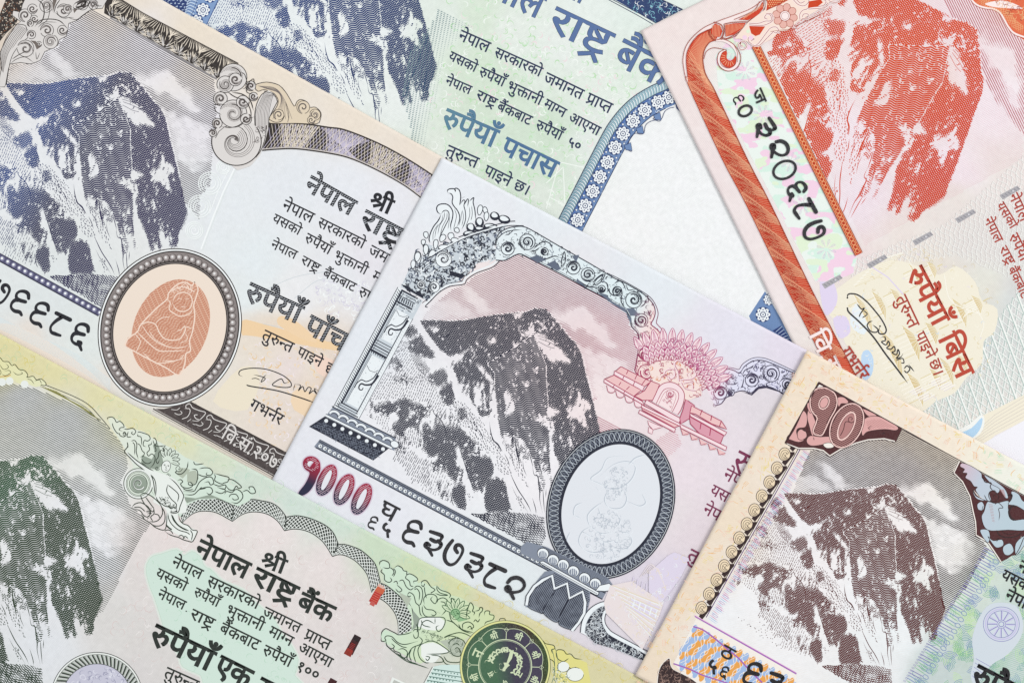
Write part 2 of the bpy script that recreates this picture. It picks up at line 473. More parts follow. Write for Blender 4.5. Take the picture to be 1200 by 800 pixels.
# ------------------------------------------------------------------ letter outlines (points in quarter units, drawn as polygons) and the words set from them
LETTERS = [
    (5, """-47,212 -46,216 -44,220 -40,223 -35,224 -30,223 -26,220 -23,216 -22,212 -23,207 -26,203 -30,200 -35,199 -40,200 -44,203 -46,207|17,216 12,201 6,189 -2,180 -12,174 -22,171 -34,170 -46,171 -56,175 -66,181 -78,195 -88,216 -71,222 -61,202 -56,196 -50,191 -42,188 -34,187 -25,188 -18,191 -12,196 -4,212 -1,222"""),
    (6, """-46,193 -45,198 -42,203 -38,206 -32,208 -27,206 -23,203 -20,198 -19,193 -20,188 -23,183 -27,180 -32,178 -38,180 -42,183 -45,188"""),
    (10, """118,54 116,44 112,35 106,28 98,24 88,21 78,20 64,22 52,27 40,36 32,45 15,72 7,89 25,96 42,62 48,54 57,45 66,40 76,38 85,39 92,42 96,48 98,57 96,66 89,78 80,87 65,85 64,103 82,106 88,109 93,115 95,124 94,131 89,136 83,140 67,140 43,131 36,148 52,155 66,158 86,157 96,154 104,148 110,141 114,133 115,124 113,112 107,102 98,94 103,89 136,88 148,91 148,138 130,138 130,156 260,156 260,138 234,138 234,0 213,0 213,138 169,138 169,0 148,0 148,72 131,70 114,70 116,63"""),
    (11, """60,55 40,49 33,54 20,66 16,72 14,80 13,94 15,100 22,108 28,112 44,116 78,116 78,138 0,138 0,156 126,156 126,138 99,138 99,98 42,98 36,95 34,92 32,87 34,81 40,73 44,69 60,73 80,72 91,69 100,64 106,57 110,48 112,38 110,28 107,20 102,13 94,8 84,4 72,1 104,-10 96,-28 44,0 27,2 20,4 14,9 12,16 13,21 16,26 20,28 25,29 36,26 48,18 66,18 82,22 87,26 90,32 92,38 90,46 86,51 78,54"""),
    (12, """60,55 40,49 33,54 20,66 16,72 14,80 13,94 15,100 22,108 28,112 44,116 78,116 78,138 0,138 0,156 126,156 126,138 99,138 99,98 42,98 36,95 34,92 32,87 34,81 40,73 44,69 60,73 80,72 91,69 100,64 106,57 110,48 112,38 110,28 107,20 102,13 94,8 84,4 72,1 104,-10 96,-28 44,0 27,2 20,4 14,9 12,16 13,21 16,26 20,28 25,29 36,26 48,18 66,18 82,22 87,26 90,32 92,38 90,46 86,51 78,54|73,154 64,172 62,182 61,190 62,201 66,209 72,216 80,220 89,223 107,224 114,222 126,218 120,202 106,206 92,205 86,201 82,195 81,187 82,178 90,160 94,154"""),
    (19, """142,138 118,138 118,84 116,75 110,62 103,55 93,50 81,48 77,66 90,70 95,76 97,80 98,95 98,138 40,138 40,78 41,70 44,58 47,53 65,40 102,18 115,8 121,-6 122,-13 120,-26 110,-46 92,-36 98,-25 100,-19 100,-9 99,-6 86,6 39,34 26,48 24,53 20,68 20,79 20,138 0,138 0,156 142,156"""),
    (25, """194,138 113,138 113,87 122,94 131,98 142,100 152,98 161,95 169,90 174,82 178,72 178,52 172,27 163,10 145,20 155,38 158,52 158,70 154,77 148,81 140,82 132,80 122,74 113,64 113,0 93,0 93,44 78,34 64,30 56,30 42,32 34,34 22,43 18,48 14,56 12,72 13,85 18,96 25,104 35,111 47,115 67,116 85,114 83,95 67,98 53,97 46,95 40,91 35,86 33,80 32,73 32,65 35,58 45,50 50,48 64,48 70,49 88,60 93,65 93,138 0,138 0,156 194,156"""),
    (27, """52,138 52,58 51,53 49,48 45,46 40,44 34,46 22,54 18,58 12,70 10,77 11,82 14,86 18,89 32,90 32,138 0,138 0,156 144,156 144,138 118,138 118,0 98,0 98,138"""),
    (28, """151,138 126,138 126,0 105,0 105,42 88,33 74,30 65,30 53,31 42,34 34,40 27,47 23,56 22,74 24,80 32,92 26,95 16,105 13,111 10,124 11,132 13,138 0,138 0,156 151,156|42,67 44,58 49,52 60,48 67,47 82,50 90,52 105,65 105,138 36,138 32,131 31,124 32,115 36,109 42,105 50,103 77,104 76,87 61,86 49,82 44,76"""),
    (30, """162,138 136,138 136,0 116,0 116,41 101,33 87,30 67,31 57,34 48,40 41,48 36,58 35,69 36,76 42,88 46,93 10,92 10,110 83,110 97,110 96,92 78,92 64,86 59,82 56,76 55,68 56,62 58,56 62,52 70,48 79,47 87,48 100,52 116,65 116,138 0,138 0,156 162,156"""),
    (31, """86,18 98,21 109,26 119,31 127,38 134,47 139,56 142,66 144,78 141,92 134,101 128,104 122,105 114,104 110,100 107,95 106,90 108,82 112,75 125,68 134,65 126,50 113,54 104,59 96,66 91,73 88,80 87,89 90,104 94,110 99,114 106,118 114,120 114,138 0,138 0,156 179,156 179,138 134,138 134,119 142,116 149,112 155,106 160,98 162,88 163,77 160,58 157,49 146,32 139,24 122,11 111,6 87,1 74,0 59,1 47,4 38,10 31,18 26,27 26,42 27,48 33,58 26,62 16,71 13,76 11,90 12,99 16,107 22,113 30,117 40,120 62,120 72,118 70,101 58,104 41,102 34,96 31,88 32,81 36,76 50,70 58,72 77,72 76,54 69,54 56,52 48,47 46,37 46,31 49,26 53,22 66,18"""),
    (32, """163,138 163,0 143,0 143,92 94,93 105,82 109,76 114,62 114,54 112,41 110,35 101,27 96,24 87,21 78,20 69,21 52,28 44,34 29,53 13,86 8,100 26,106 37,77 50,56 58,46 67,40 76,38 84,39 90,42 94,48 95,57 94,64 87,78 82,84 68,94 76,110 143,110 143,138 0,138 0,156 189,156 189,138"""),
    (35, """130,138 93,138 93,87 68,87 59,85 45,80 38,72 33,64 32,54 32,46 37,34 41,29 52,22 58,20 71,18 79,19 94,22 114,30 120,12 97,4 72,0 50,3 40,6 25,18 19,25 15,34 12,44 12,55 12,65 15,74 20,82 26,89 42,99 52,102 72,105 72,138 0,138 0,156 130,156"""),
    (36, """150,138 93,138 93,104 105,98 116,90 124,82 130,72 134,61 135,50 134,38 131,29 126,21 120,14 104,5 95,2 74,0 61,1 49,4 38,8 29,14 21,22 16,31 12,42 12,54 12,64 15,74 20,82 26,89 34,95 52,102 72,105 72,138 0,138 0,156 150,156|73,18 84,19 94,22 103,26 109,32 113,40 114,50 114,58 111,65 102,78 86,87 66,86 55,84 47,80 40,75 36,69 32,62 32,52 33,42 37,33 44,26 52,22 62,19"""),
    (40, """120,138 120,0 100,0 100,82 56,81 43,78 38,75 33,68 32,59 32,51 36,43 48,28 68,10 54,-3 33,17 17,38 12,53 12,69 14,76 23,88 28,92 41,97 68,100 100,100 100,138 0,138 0,156 146,156 146,138"""),
    (42, """103,-14 86,18 65,17 44,22 37,24 26,32 21,38 14,51 12,59 12,75 13,81 22,96 32,105 38,108 63,114 74,114 74,138 0,138 0,156 134,156 134,138 94,138 94,96 65,96 50,92 43,89 34,79 32,73 32,66 32,57 36,50 42,44 49,39 59,36 78,35 76,44 78,52 82,56 93,60 105,57 110,54 114,48 115,40 114,34 112,28 102,22 120,-6"""),
    (44, """0,156 142,156 142,138 116,138 116,0 96,0 96,74 51,74 50,55 48,50 44,48 38,47 32,48 21,56 18,60 10,72 9,80 10,85 12,89 17,92 24,92 96,92 96,138 0,138"""),
    (46, """120,138 120,0 100,0 100,48 84,40 71,37 54,37 38,44 32,48 25,58 20,80 20,138 0,138 0,156 146,156 146,138|100,138 40,138 41,76 43,66 45,63 52,57 58,55 72,55 78,56 95,66 100,70"""),
    (48, """146,138 120,138 120,0 100,0 100,41 84,33 60,30 43,32 35,35 22,44 14,56 12,72 13,85 18,96 26,104 38,111 51,115 84,115 92,114 91,96 73,98 58,98 91,56 100,64 100,138 0,138 0,156 146,156|32,72 33,64 36,57 40,52 46,49 60,46 77,49 42,92 36,87 33,80"""),
    (49, """52,157 60,156 67,152 73,146 80,133 82,127 83,80 133,80 133,138 100,138 100,156 179,156 179,138 154,138 154,0 133,0 133,62 83,62 82,46 80,42 76,39 71,38 61,41 56,44 44,59 41,70 42,74 44,77 49,80 63,80 62,124 60,130 54,139 49,141 36,141 32,139 30,135 28,130 30,124 34,120 46,116 54,115 52,97 41,99 31,102 22,106 16,112 13,120 12,130 12,139 16,146 21,152 35,157"""),
    (50, """127,138 127,0 107,0 107,62 52,62 51,46 48,42 44,39 40,38 30,41 25,44 12,59 10,70 10,74 13,77 18,80 32,80 32,138 0,138 0,156 153,156 153,138|107,138 52,138 52,80 107,80"""),
    (51, """149,156 149,138 123,138 123,0 102,0 102,45 86,36 63,33 49,35 37,40 27,48 20,56 16,66 10,88 19,91 32,98 37,102 39,108 39,121 37,127 31,138 0,138 0,156|32,75 40,62 50,54 65,51 73,51 86,56 102,68 102,138 53,138 59,120 60,111 58,99 53,89 44,81"""),
    (52, """99,10 85,-3 58,22 19,64 12,76 10,81 11,90 14,94 19,97 26,98 37,96 45,87 56,95 63,108 64,123 60,138 0,138 0,156 106,156 106,138 80,138 84,124 84,106 78,91 74,85 64,75 42,64 76,30"""),
    (54, """0,138 0,156 173,156 173,138 147,138 147,0 127,0 127,89 118,88 111,86 99,75 89,52 70,58 78,78 66,86 52,88 44,87 37,82 33,76 32,68 34,56 37,50 52,32 77,10 64,-3 37,21 24,36 14,52 11,69 14,84 22,96 27,100 42,106 51,106 65,105 83,97 88,92 99,100 111,105 127,106 127,138"""),
    (57, """143,138 117,138 117,0 97,0 97,41 81,33 58,30 42,32 34,35 22,44 18,50 12,64 12,72 13,85 18,96 26,104 36,111 49,115 82,115 88,114 87,95 70,98 55,97 47,95 40,91 36,86 33,80 32,72 33,64 35,58 40,53 52,48 59,47 74,50 81,52 97,65 97,138 0,138 0,156 143,156"""),
    (60, """147,138 147,0 126,0 126,66 104,63 88,63 53,69 42,63 73,30 95,10 82,-3 55,22 18,64 12,76 10,81 11,90 14,94 19,97 26,98 37,96 45,88 50,93 52,100 54,122 50,138 0,138 0,156 173,156 173,138|102,81 126,85 126,138 70,138 74,122 74,105 72,96 66,83 74,82"""),
    (66, """42,138 42,0 22,0 22,138 0,138 0,156 68,156 68,138"""),
    (67, """22,138 0,138 0,156 20,156 15,167 13,181 15,193 20,204 28,212 38,219 52,223 66,224 84,223 100,219 115,213 129,205 142,194 154,182 166,169 176,154 155,154 136,176 115,193 93,203 71,206 60,205 51,203 44,198 38,193 34,186 34,172 41,156 68,156 68,138 42,138 42,0 22,0"""),
    (68, """-46,154 -53,170 -55,187 -54,197 -50,206 -44,214 -36,220 -27,223 -15,224 -6,223 10,217 16,211 27,194 32,184 41,156 68,156 68,138 42,138 42,0 22,0 22,138 0,138 0,156 22,156 12,184 7,194 1,201 -6,205 -14,206 -23,205 -30,200 -34,193 -35,183 -32,168 -26,154"""),
    (69, """-62,-3 -44,2 -34,3 -22,2 -13,-2 -5,-7 1,-14 4,-22 6,-32 4,-42 0,-50 -6,-57 -15,-63 -26,-66 -39,-67 -55,-66 -69,-62 -81,-56 -98,-42 -114,-25 -98,-14 -80,-34 -62,-46 -39,-49 -24,-47 -16,-41 -13,-30 -14,-23 -19,-18 -26,-15 -39,-14 -45,-16 -56,-20"""),
    (75, """-42,154 -52,185 -60,197 -64,201 -71,204 -84,206 -96,202 -102,220 -80,224 -63,221 -50,212 -38,196 -27,166 -24,154"""),
    (76, """-45,154 -57,168 -68,174 -85,176 -100,170 -107,188 -88,193 -74,193 -68,191 -56,184 -47,173 -46,174 -56,194 -60,200 -66,204 -72,206 -89,206 -96,203 -102,220 -80,224 -63,221 -50,212 -38,196 -27,166 -24,154"""),
    (79, """42,138 42,0 22,0 22,138 0,138 0,156 68,156 68,138|22,154 12,185 5,197 1,201 -6,204 -19,206 -32,202 -38,220 -15,224 2,221 15,212 26,196 38,166 41,154"""),
    (104, """48,156 69,156 69,0 48,0"""),
    (106, """60,31 51,33 36,42 30,47 22,62 20,71 20,90 22,98 25,106 36,119 50,127 68,130 87,127 102,119 112,106 118,89 119,80 116,62 112,54 102,41 87,33 78,31|68,48 76,49 84,52 90,57 95,64 98,72 98,80 98,90 95,97 90,104 84,108 78,111 69,112 61,111 54,108 48,103 43,96 40,88 39,80 40,71 43,63 47,57 53,52 60,49"""),
    (107, """80,157 89,154 97,148 103,142 106,134 107,125 105,112 103,106 94,93 71,72 60,64 96,35 104,25 107,17 108,8 108,1 100,-15 96,-20 80,-8 87,4 87,13 86,17 78,26 32,64 33,69 66,92 81,108 86,116 87,124 86,132 82,136 76,140 69,140 62,140 57,137 54,133 52,128 54,122 56,118 62,114 70,111 58,96 44,104 40,110 34,122 34,129 37,142 40,147 48,154 61,158"""),
    (108, """119,8 103,-3 70,42 60,52 47,51 39,52 32,56 28,60 26,68 27,74 30,78 36,81 47,82 52,80 64,73 77,80 82,86 86,94 89,102 90,110 89,120 86,127 82,133 76,137 69,140 52,140 28,132 21,149 40,156 62,158 79,156 94,149 104,137 110,120 111,110 110,99 107,88 102,79 88,64 79,58 101,33"""),
    (109, """22,148 39,155 54,158 74,157 85,154 93,149 99,142 103,134 104,124 102,113 98,104 90,96 97,92 107,83 110,77 112,64 112,56 109,49 99,36 82,27 110,-6 94,-17 64,23 48,22 40,23 34,26 29,31 28,38 29,44 32,49 38,52 49,52 54,51 68,42 82,46 86,50 90,57 92,65 90,73 85,80 80,83 66,86 48,85 47,103 70,106 77,108 82,113 84,124 83,131 78,136 72,140 54,140 29,131"""),
    (111, """119,-17 95,32 87,52 71,52 50,56 44,60 34,68 29,74 23,88 22,97 22,123 27,141 36,158 57,153 46,129 42,113 42,94 45,85 50,78 57,73 66,70 82,69 80,74 81,86 86,90 91,93 98,94 106,93 113,88 118,82 119,74 118,68 115,62 104,55 129,4 137,-9"""),
    (112, """118,-17 104,9 96,26 84,26 64,28 56,32 43,41 39,47 34,61 33,68 36,82 40,88 45,93 35,102 31,106 26,118 26,125 27,135 32,143 39,150 48,154 60,157 86,157 98,156 96,138 73,141 58,139 49,133 46,123 47,116 51,110 56,106 64,104 87,106 96,105 94,88 81,88 66,86 61,83 56,78 54,73 53,66 54,60 57,54 62,49 68,46 89,44 88,52 89,60 93,65 104,68 111,68 121,62 125,56 126,49 126,42 122,37 118,33 113,30 122,11 136,-9"""),
    (113, """128,68 126,50 122,36 116,25 106,18 96,14 84,12 64,15 56,18 48,24 41,31 30,48 20,80 16,93 10,143 30,147 36,98 42,72 50,52 63,37 72,32 82,31 92,32 98,35 103,41 108,58 108,69 105,92 100,105 96,110 89,115 80,117 75,116 71,114 68,110 68,100 70,96 74,92 86,88 100,86 96,68 81,70 69,74 60,80 53,88 50,96 48,105 49,113 52,120 57,126 63,131 71,134 80,135 90,134 98,131 106,126 112,120 118,112 126,92"""),
    (114, """60,0 52,2 37,8 25,18 21,26 19,34 18,50 25,69 45,97 96,158 111,145 58,81 42,59 40,50 38,42 40,34 42,28 47,24 60,19 67,18 84,20 92,23 116,36 125,17 100,5 80,0"""),
    (115, """18,125 20,132 27,144 32,148 44,156 60,158 72,157 82,153 90,146 97,138 100,128 102,116 101,106 98,97 93,90 86,84 78,79 68,77 115,40 120,35 128,25 131,17 132,8 131,1 124,-15 120,-20 104,-8 109,0 110,4 110,13 109,17 101,26 42,75 27,90 23,96 18,110|38,110 44,99 50,94 59,93 66,94 71,96 76,100 81,110 82,117 79,129 76,134 69,138 60,140 48,137 40,129 38,123"""),
    (181, """-48,154 -56,172 -60,190 -59,201 -55,209 -49,216 -41,220 -32,223 -14,224 -6,222 5,218 0,202 -14,206 -28,205 -35,201 -39,195 -40,187 -39,178 -31,160 -27,154"""),
    (185, """52,138 52,58 51,53 49,48 45,46 40,44 34,46 22,54 18,58 12,70 10,77 11,82 14,86 18,89 32,90 32,138 0,138 0,156 74,156 74,138"""),
    (202, """0,156 93,156 93,138 0,138|51,74 50,55 48,50 44,48 38,47 32,48 21,56 18,60 10,72 9,80 10,85 12,89 17,92 24,92 96,92 96,74"""),
    (203, """40,138 41,76 43,66 45,63 52,57 58,55 72,55 79,56 96,66 100,70 109,54 88,42 73,37 54,37 38,44 32,48 25,58 20,80 20,138 0,138 0,156 80,156 80,138"""),
    (274, """11,13 54,38 38,44 32,48 25,58 20,80 20,138 0,138 0,156 146,156 146,138 120,138 120,0 100,0 100,48 23,-3|100,138 40,138 41,76 43,66 45,63 52,57 58,55 72,55 78,56 95,66 100,70"""),
    (284, """61,10 49,27 112,64 86,71 64,78 19,50 7,68 46,88 32,101 28,107 23,119 22,126 24,134 27,142 33,148 41,154 50,157 62,158 72,157 81,154 89,149 95,142 98,134 100,125 97,112 94,106 80,90 96,85 134,78 134,138 115,138 115,156 180,156 180,138 154,138 154,0 134,0 134,58|42,124 43,118 50,107 62,98 75,110 78,118 80,125 78,132 74,138 68,140 61,142 54,140 48,137 44,132"""),
    (417, """129,66 128,59 119,38 114,32 96,42 106,56 108,65 110,74 108,82 105,88 100,92 92,93 84,92 76,88 67,78 42,64 68,36 99,10 85,-3 58,22 19,64 12,76 10,81 11,90 14,94 19,97 26,98 37,96 45,87 56,95 63,108 64,123 60,138 0,138 0,156 144,156 144,138 80,138 84,124 84,107 98,110 106,109 114,106 120,101 126,94 129,85"""),
    (419, """74,-3 94,2 86,18 58,18 37,24 26,32 21,38 14,51 12,59 12,75 13,81 22,96 32,105 38,108 63,114 74,114 74,138 0,138 0,156 134,156 134,138 94,138 94,96 65,96 50,92 43,89 34,79 32,73 32,66 32,57 36,50 42,44 49,39 59,36 78,35 76,44 78,52 82,56 93,60 105,57 110,54 114,48 115,40 114,34 112,28 102,22 115,1 129,-5 134,-10 138,-17 141,-24 142,-32 140,-42 136,-50 130,-57 121,-63 110,-66 97,-67 81,-66 67,-62 55,-56 38,-42 22,-25 38,-14 56,-34 74,-46 97,-49 112,-47 120,-41 123,-30 122,-23 117,-18 110,-15 97,-14 91,-16 80,-20"""),
    (452, """-45,154 -57,168 -68,174 -85,176 -100,170 -107,188 -88,193 -74,193 -68,191 -56,184 -47,173 -46,174 -56,194 -60,200 -66,204 -72,206 -89,206 -96,203 -102,220 -80,224 -63,221 -50,212 -38,196 -27,166 -24,154|-28,204 -27,210 -24,214 -20,218 -14,218 -9,218 -4,214 -2,210 0,204 -2,198 -4,194 -9,190 -14,190 -20,190 -24,194 -27,198"""),
    (494, """78,-3 57,17 41,38 36,52 36,67 42,78 46,82 10,82 10,100 117,100 117,138 0,138 0,156 218,156 218,138 137,138 137,87 150,96 158,99 166,100 176,98 185,95 193,90 199,82 202,72 203,52 202,44 196,27 187,10 169,20 176,32 182,52 182,70 178,77 172,81 164,82 156,80 146,74 137,64 137,0 117,0 117,82 72,80 61,75 57,68 56,59 56,51 60,43 64,36 80,19 92,10"""),
    (564, """68,0 58,2 41,8 34,12 28,18 24,26 21,34 20,44 22,54 27,64 36,72 25,85 22,98 21,138 0,138 0,156 150,156 150,138 124,138 124,84 108,68 76,68 60,65 53,62 46,57 42,51 40,43 42,34 46,28 52,24 68,19 78,19 102,22 123,31 130,12 106,4 88,0|104,89 104,138 55,138|42,99 44,91 48,85 54,80 74,84 86,84 41,130|17,-41 79,-3 89,-3 125,-48 110,-58 81,-21 28,-58"""),
    (801, """18,14 19,22 22,26 28,29 33,30 39,29 44,26 48,22 49,14 48,6 44,0 39,-2 33,-4 28,-2 22,0 19,6"""),
]
WORDS = {
    "श्री": (966, ((284, 0), (68, 707),)),
    "नेपाल": (2060, ((44, 0), (75, 555), (46, 555), (66, 1123), (54, 1382),)),
    "राष्ट्र": (1252, ((52, 0), (66, 409), (564, 668),)),
    "बैंक": (1333, ((48, 0), (452, 571), (25, 571),)),
    "सरकारको": (3536, ((60, 0), (52, 676), (25, 1085), (66, 1847), (52, 2106), (25, 2515), (79, 3277),)),
    "जमानत": (2724, ((32, 0), (50, 742), (66, 1340), (44, 1599), (40, 2154),)),
    "प्राप्त": (1705, ((274, 0), (66, 568), (203, 827), (40, 1135),)),
    "यसको": (2277, ((51, 0), (60, 580), (25, 1256), (79, 2018),)),
    "रुपैयाँ": (1970, ((417, 0), (46, 563), (76, 1131), (51, 1131), (66, 1711), (5, 1970),)),
    "भुक्तानी": (2635, ((49, 0), (69, 703), (494, 703), (66, 1562), (44, 1821), (68, 2376),)),
    "माग्न": (1693, ((50, 0), (66, 598), (185, 857), (44, 1138),)),
    "आएमा": (2433, ((10, 0), (19, 1023), (50, 1576), (66, 2174),)),
    "बैंकबाट": (2667, ((48, 0), (452, 571), (25, 571), (48, 1333), (66, 1904), (35, 2163),)),
    "पचास": (2137, ((46, 0), (30, 568), (66, 1202), (60, 1461),)),
    "तुरुन्त": (2061, ((40, 0), (69, 570), (417, 570), (202, 1133), (40, 1491),)),
    "पाइने": (1873, ((46, 0), (66, 568), (11, 827), (44, 1318), (75, 1873),)),
    "छ।": (1080, ((31, 0), (104, 701),)),
    "पाँच": (1461, ((46, 0), (66, 568), (5, 827), (30, 827),)),
    "एक": (1315, ((19, 0), (25, 553),)),
    "सय": (1256, ((60, 0), (51, 676),)),
    "बिस": (1506, ((67, 0), (48, 259), (60, 830),)),
    "गभर्नर": (2230, ((27, 0), (49, 563), (44, 1266), (181, 1821), (52, 1821),)),
    "वि.सं.२०७३": (4231, ((67, 0), (57, 259), (801, 815), (60, 1083), (6, 1759), (801, 1759), (108, 2027), (106, 2578), (113, 3129), (109, 3680),)),
    "५०": (1102, ((111, 0), (106, 551),)),
    "१००": (1653, ((107, 0), (106, 551), (106, 1102),)),
    "घ": (591, ((28, 0),)),
    "ज": (742, ((32, 0),)),
    "ठ": (585, ((36, 0),)),
    "१०": (1102, ((107, 0), (106, 551),)),
    "१०००": (2204, ((107, 0), (106, 551), (106, 1102), (106, 1653),)),
    "९": (551, ((115, 0),)),
    "य": (580, ((51, 0),)),
    "न": (555, ((44, 0),)),
    "स": (676, ((60, 0),)),
    "वि.स.": (2027, ((67, 0), (57, 259), (801, 815), (60, 1083), (801, 1759),)),
    "दस": (1196, ((42, 0), (60, 520),)),
    "०": (551, ((106, 0),)),
    "१": (551, ((107, 0),)),
    "२": (551, ((108, 0),)),
    "३": (551, ((109, 0),)),
    "५": (551, ((111, 0),)),
    "६": (551, ((112, 0),)),
    "७": (551, ((113, 0),)),
    "८": (551, ((114, 0),)),
    "दुई": (1011, ((419, 0), (12, 520),)),
}
GLYPH = {number: [A(loop) * 4.0 for loop in loops.split('|') if loop] for number, loops in LETTERS}
def area2(p):
    x, y = p[:, 0], p[:, 1]
    return 0.5 * np.sum(x * np.roll(y, -1) - y * np.roll(x, -1))
def word(k, w, a, b, stretch=1.0, bold=0.0, base=None):
    """set a word so that its head line runs from a to b"""
    adv, gl = WORDS[w]
    if w == 'राष्ट्र': stretch *= 0.76          # set wide on the notes
    a = np.array(a, float); b = np.array(b, float); d = b - a
    sc = np.hypot(*d) / adv; t = d / np.hypot(*d); n = np.array([-t[1], t[0]])
    TOP = 622
    for g, gx in gl:
        cs = GLYPH[g]
        if not cs: continue
        P = [a + ((c[:, 0] + gx) * sc)[:, None] * t + ((TOP - c[:, 1]) * sc * stretch)[:, None] * n for c in cs]
        outs = [p for p in P if (area2(p) > 0) == (area2(P[int(np.argmax([abs(area2(q)) for q in P]))]) > 0)]
        ins = [p for p in P if not any(p is o for o in outs)]
        for o in outs:
            hs = [h for h in ins if inside(h[:1, 0], h[:1, 1], o)[0]]
            k.fill(o, *hs)
        if bold:
            for p in P: k.line(p, bold, True)
# ------------------------------------------------------------------ the surface below and the sheets of paper
def plane_obj(name, x0, y0, x1, y1, z, mat):
    me = mesh_from(name, [[x0, y0, z], [x1, y0, z], [x1, y1, z], [x0, y1, z]], np.array([[0, 1, 2, 3]]))
    me.materials.append(mat)
    o = bpy.data.objects.new(name, me); scene.collection.objects.link(o); o['kind'] = 'structure'
    return o
tm = bpy.data.materials.new('table_white'); tm.use_nodes = True
_b = tm.node_tree.nodes['Principled BSDF']; _b.inputs['Base Color'].default_value = (0.7, 0.7, 0.7, 1); _b.inputs['Roughness'].default_value = 0.6
plane_obj('tabletop', -0.6, -0.45, 0.6, 0.45, -0.0002, tm)

# corner (top left of the note as it lies), angle of the reading direction, position in the pile
N50 = Note('banknote', 'blue and green fifty rupee note, lowest of the pile, a floral band on it', (250, -300), 26.5, 0)
N5 = Note('banknote', 'grey-brown five rupee note with an orange medallion in a beaded oval', (-60, -139), 29.2, 1)
N20 = Note('banknote', 'orange-red twenty rupee note with a signature, turned further than the others', (1146, -156), 64.0, 1)
N1000 = Note('banknote', 'pinkish one thousand rupee note with a blank dark-ringed oval, in the middle', (518, 185), 27.8, 2)
N100 = Note('banknote', 'green one hundred rupee note with a red-flecked security thread', (-120, 326), 28.2, 3)
N10 = Note('banknote', 'maroon and cream ten rupee note with an orange and blue lattice strip', (945, 410), 27.9, 4)
# ------------------------------------------------------------------ the engraved peak (the same plate on every note)
def sim(a, b):
    a = complex(a); b = complex(b)
    def f(p):
        z = a * (p[:, 0] + 1j * p[:, 1]) + b
        return np.stack([z.real, z.imag], 1)
    def inv(p):
        z = (p[:, 0] + 1j * p[:, 1] - b) / a
        return np.stack([z.real, z.imag], 1)
    return f, inv
SIM = {'1000': sim(1, 0), '5': sim(0.9927 + 0.0067j, -479.2 - 277.8j), '10': sim(0.8854 + 0.0138j, 487.1 + 238j),
       '100': sim(1.0197 - 0.0055j, -603.4 + 168.1j), '50': sim(0.9726 - 0.0244j, -189.4 - 415.7j),
       '20': sim(0.9302 + 0.616j, 772.1 - 695.2j)}
m1 = (420, 350, 8); m2 = (420, 430, 8); m3 = (440, 510, 8); m4 = (550, 350, 8); m5 = (550, 440, 8); m6 = (520, 520, 8)
def m7(s): return SIM['5'][1](A(s, 100, 200, 8))
DARK = [
 (.92, A("580,208 680,200 850,208 1000,200 1200,170 1200,800 950,800 880,640 830,520 760,470 700,390 640,310 600,250", *m1)),
 (.92, A("0,190 150,165 380,135 540,120 620,90 720,100 760,140 840,230 920,340 1000,420 1050,520 1080,640 1110,800 0,800", *m4)),
 (.92, A("0,0 1100,0 1150,200 1180,330 1200,450 1200,560 900,800 830,800 790,720 760,560 740,780 700,800 590,800 560,700 520,620 440,560 400,640 330,620 290,530 270,430 200,380 170,370 100,380 60,290 0,200", *m5)),
 (.92, m7("480,360 500,230 480,0 870,0 900,100 930,280 965,390 930,480 890,580 860,720 830,700 800,720 780,600 740,690 690,560 720,730 620,740 590,640 560,560")),
 (.88, m7("230,0 440,0 480,180 440,260 450,430 460,600 430,600 400,480 390,400 350,400 370,560 330,580 290,480 240,330")),
 (.6, m7("320,560 370,540 385,640 410,700 400,790 350,780 345,680")), (.5, m7("440,620 470,640 490,710 460,720")),
 (.55, m7("170,340 230,340 235,420 200,480 180,420")), (.6, m7("130,100 160,120 165,300 150,480 135,300")),
 (.85, A("500,240 560,290 560,320 460,370 430,350 460,290", *m1)),
 (.88, A("460,450 500,380 590,330 620,400 680,470 720,520 700,560 620,550 560,530 480,490", *m1)),
 (.6, A("300,600 360,530 430,640 420,690 340,670", *m1)), (.35, A("480,520 560,540 680,640 640,700 540,620", *m1)),
 (.8, A("660,740 720,680 800,650 840,720 780,800 700,790", *m1)),
 (.78, A("640,100 700,50 830,80 840,130 760,190 680,150", *m2)),
 (.95, A("790,190 880,130 890,230 910,280 890,340 840,360 780,300 750,250", *m2)),
 (.88, A("110,310 170,370 230,330 380,320 450,290 530,330 600,350 640,370 690,350 660,400 640,470 560,540 460,580 400,650 360,650 310,550 380,500 370,440 340,430 250,450 180,430 110,370", *m2)),
 (.85, A("600,530 650,530 760,620 700,540 740,490 830,560 920,570 900,530 960,560 1040,650 1130,720 1140,800 960,800 940,740 900,780 920,800 620,800 600,640", *m2)),
 (.9, A("450,-60 760,-60 760,60 740,150 770,200 750,260 790,300 830,320 810,440 740,430 660,340 620,290 560,320 510,290 540,220 480,170 450,100", *m3)),
 (.92, A("780,0 850,0 900,80 960,80 990,180 1080,200 1110,280 1110,360 1040,430 1000,530 920,520 880,410 840,270 790,130", *m3)),
 (.86, A("720,480 790,450 850,480 840,560 860,640 830,710 780,690 730,600", *m3)),
 (.97, A("400,350 480,310 560,340 590,400 610,520 640,630 400,640 380,540 390,430", *m6)),
 (.45, A("560,0 650,0 660,60 600,60", *m6)), (.5, A("700,0 780,0 790,60 800,130 770,160 740,150", *m6)),
]
SNOW = [A(s, *m1) for s in ("640,265 760,260 740,310 690,300", "820,540 960,525 1060,440 1010,500 960,580 870,600 900,625 830,600",
        "1100,400 1130,440 1110,440", "1000,640 1040,690 1010,680", "1120,600 1180,660 1140,650")]
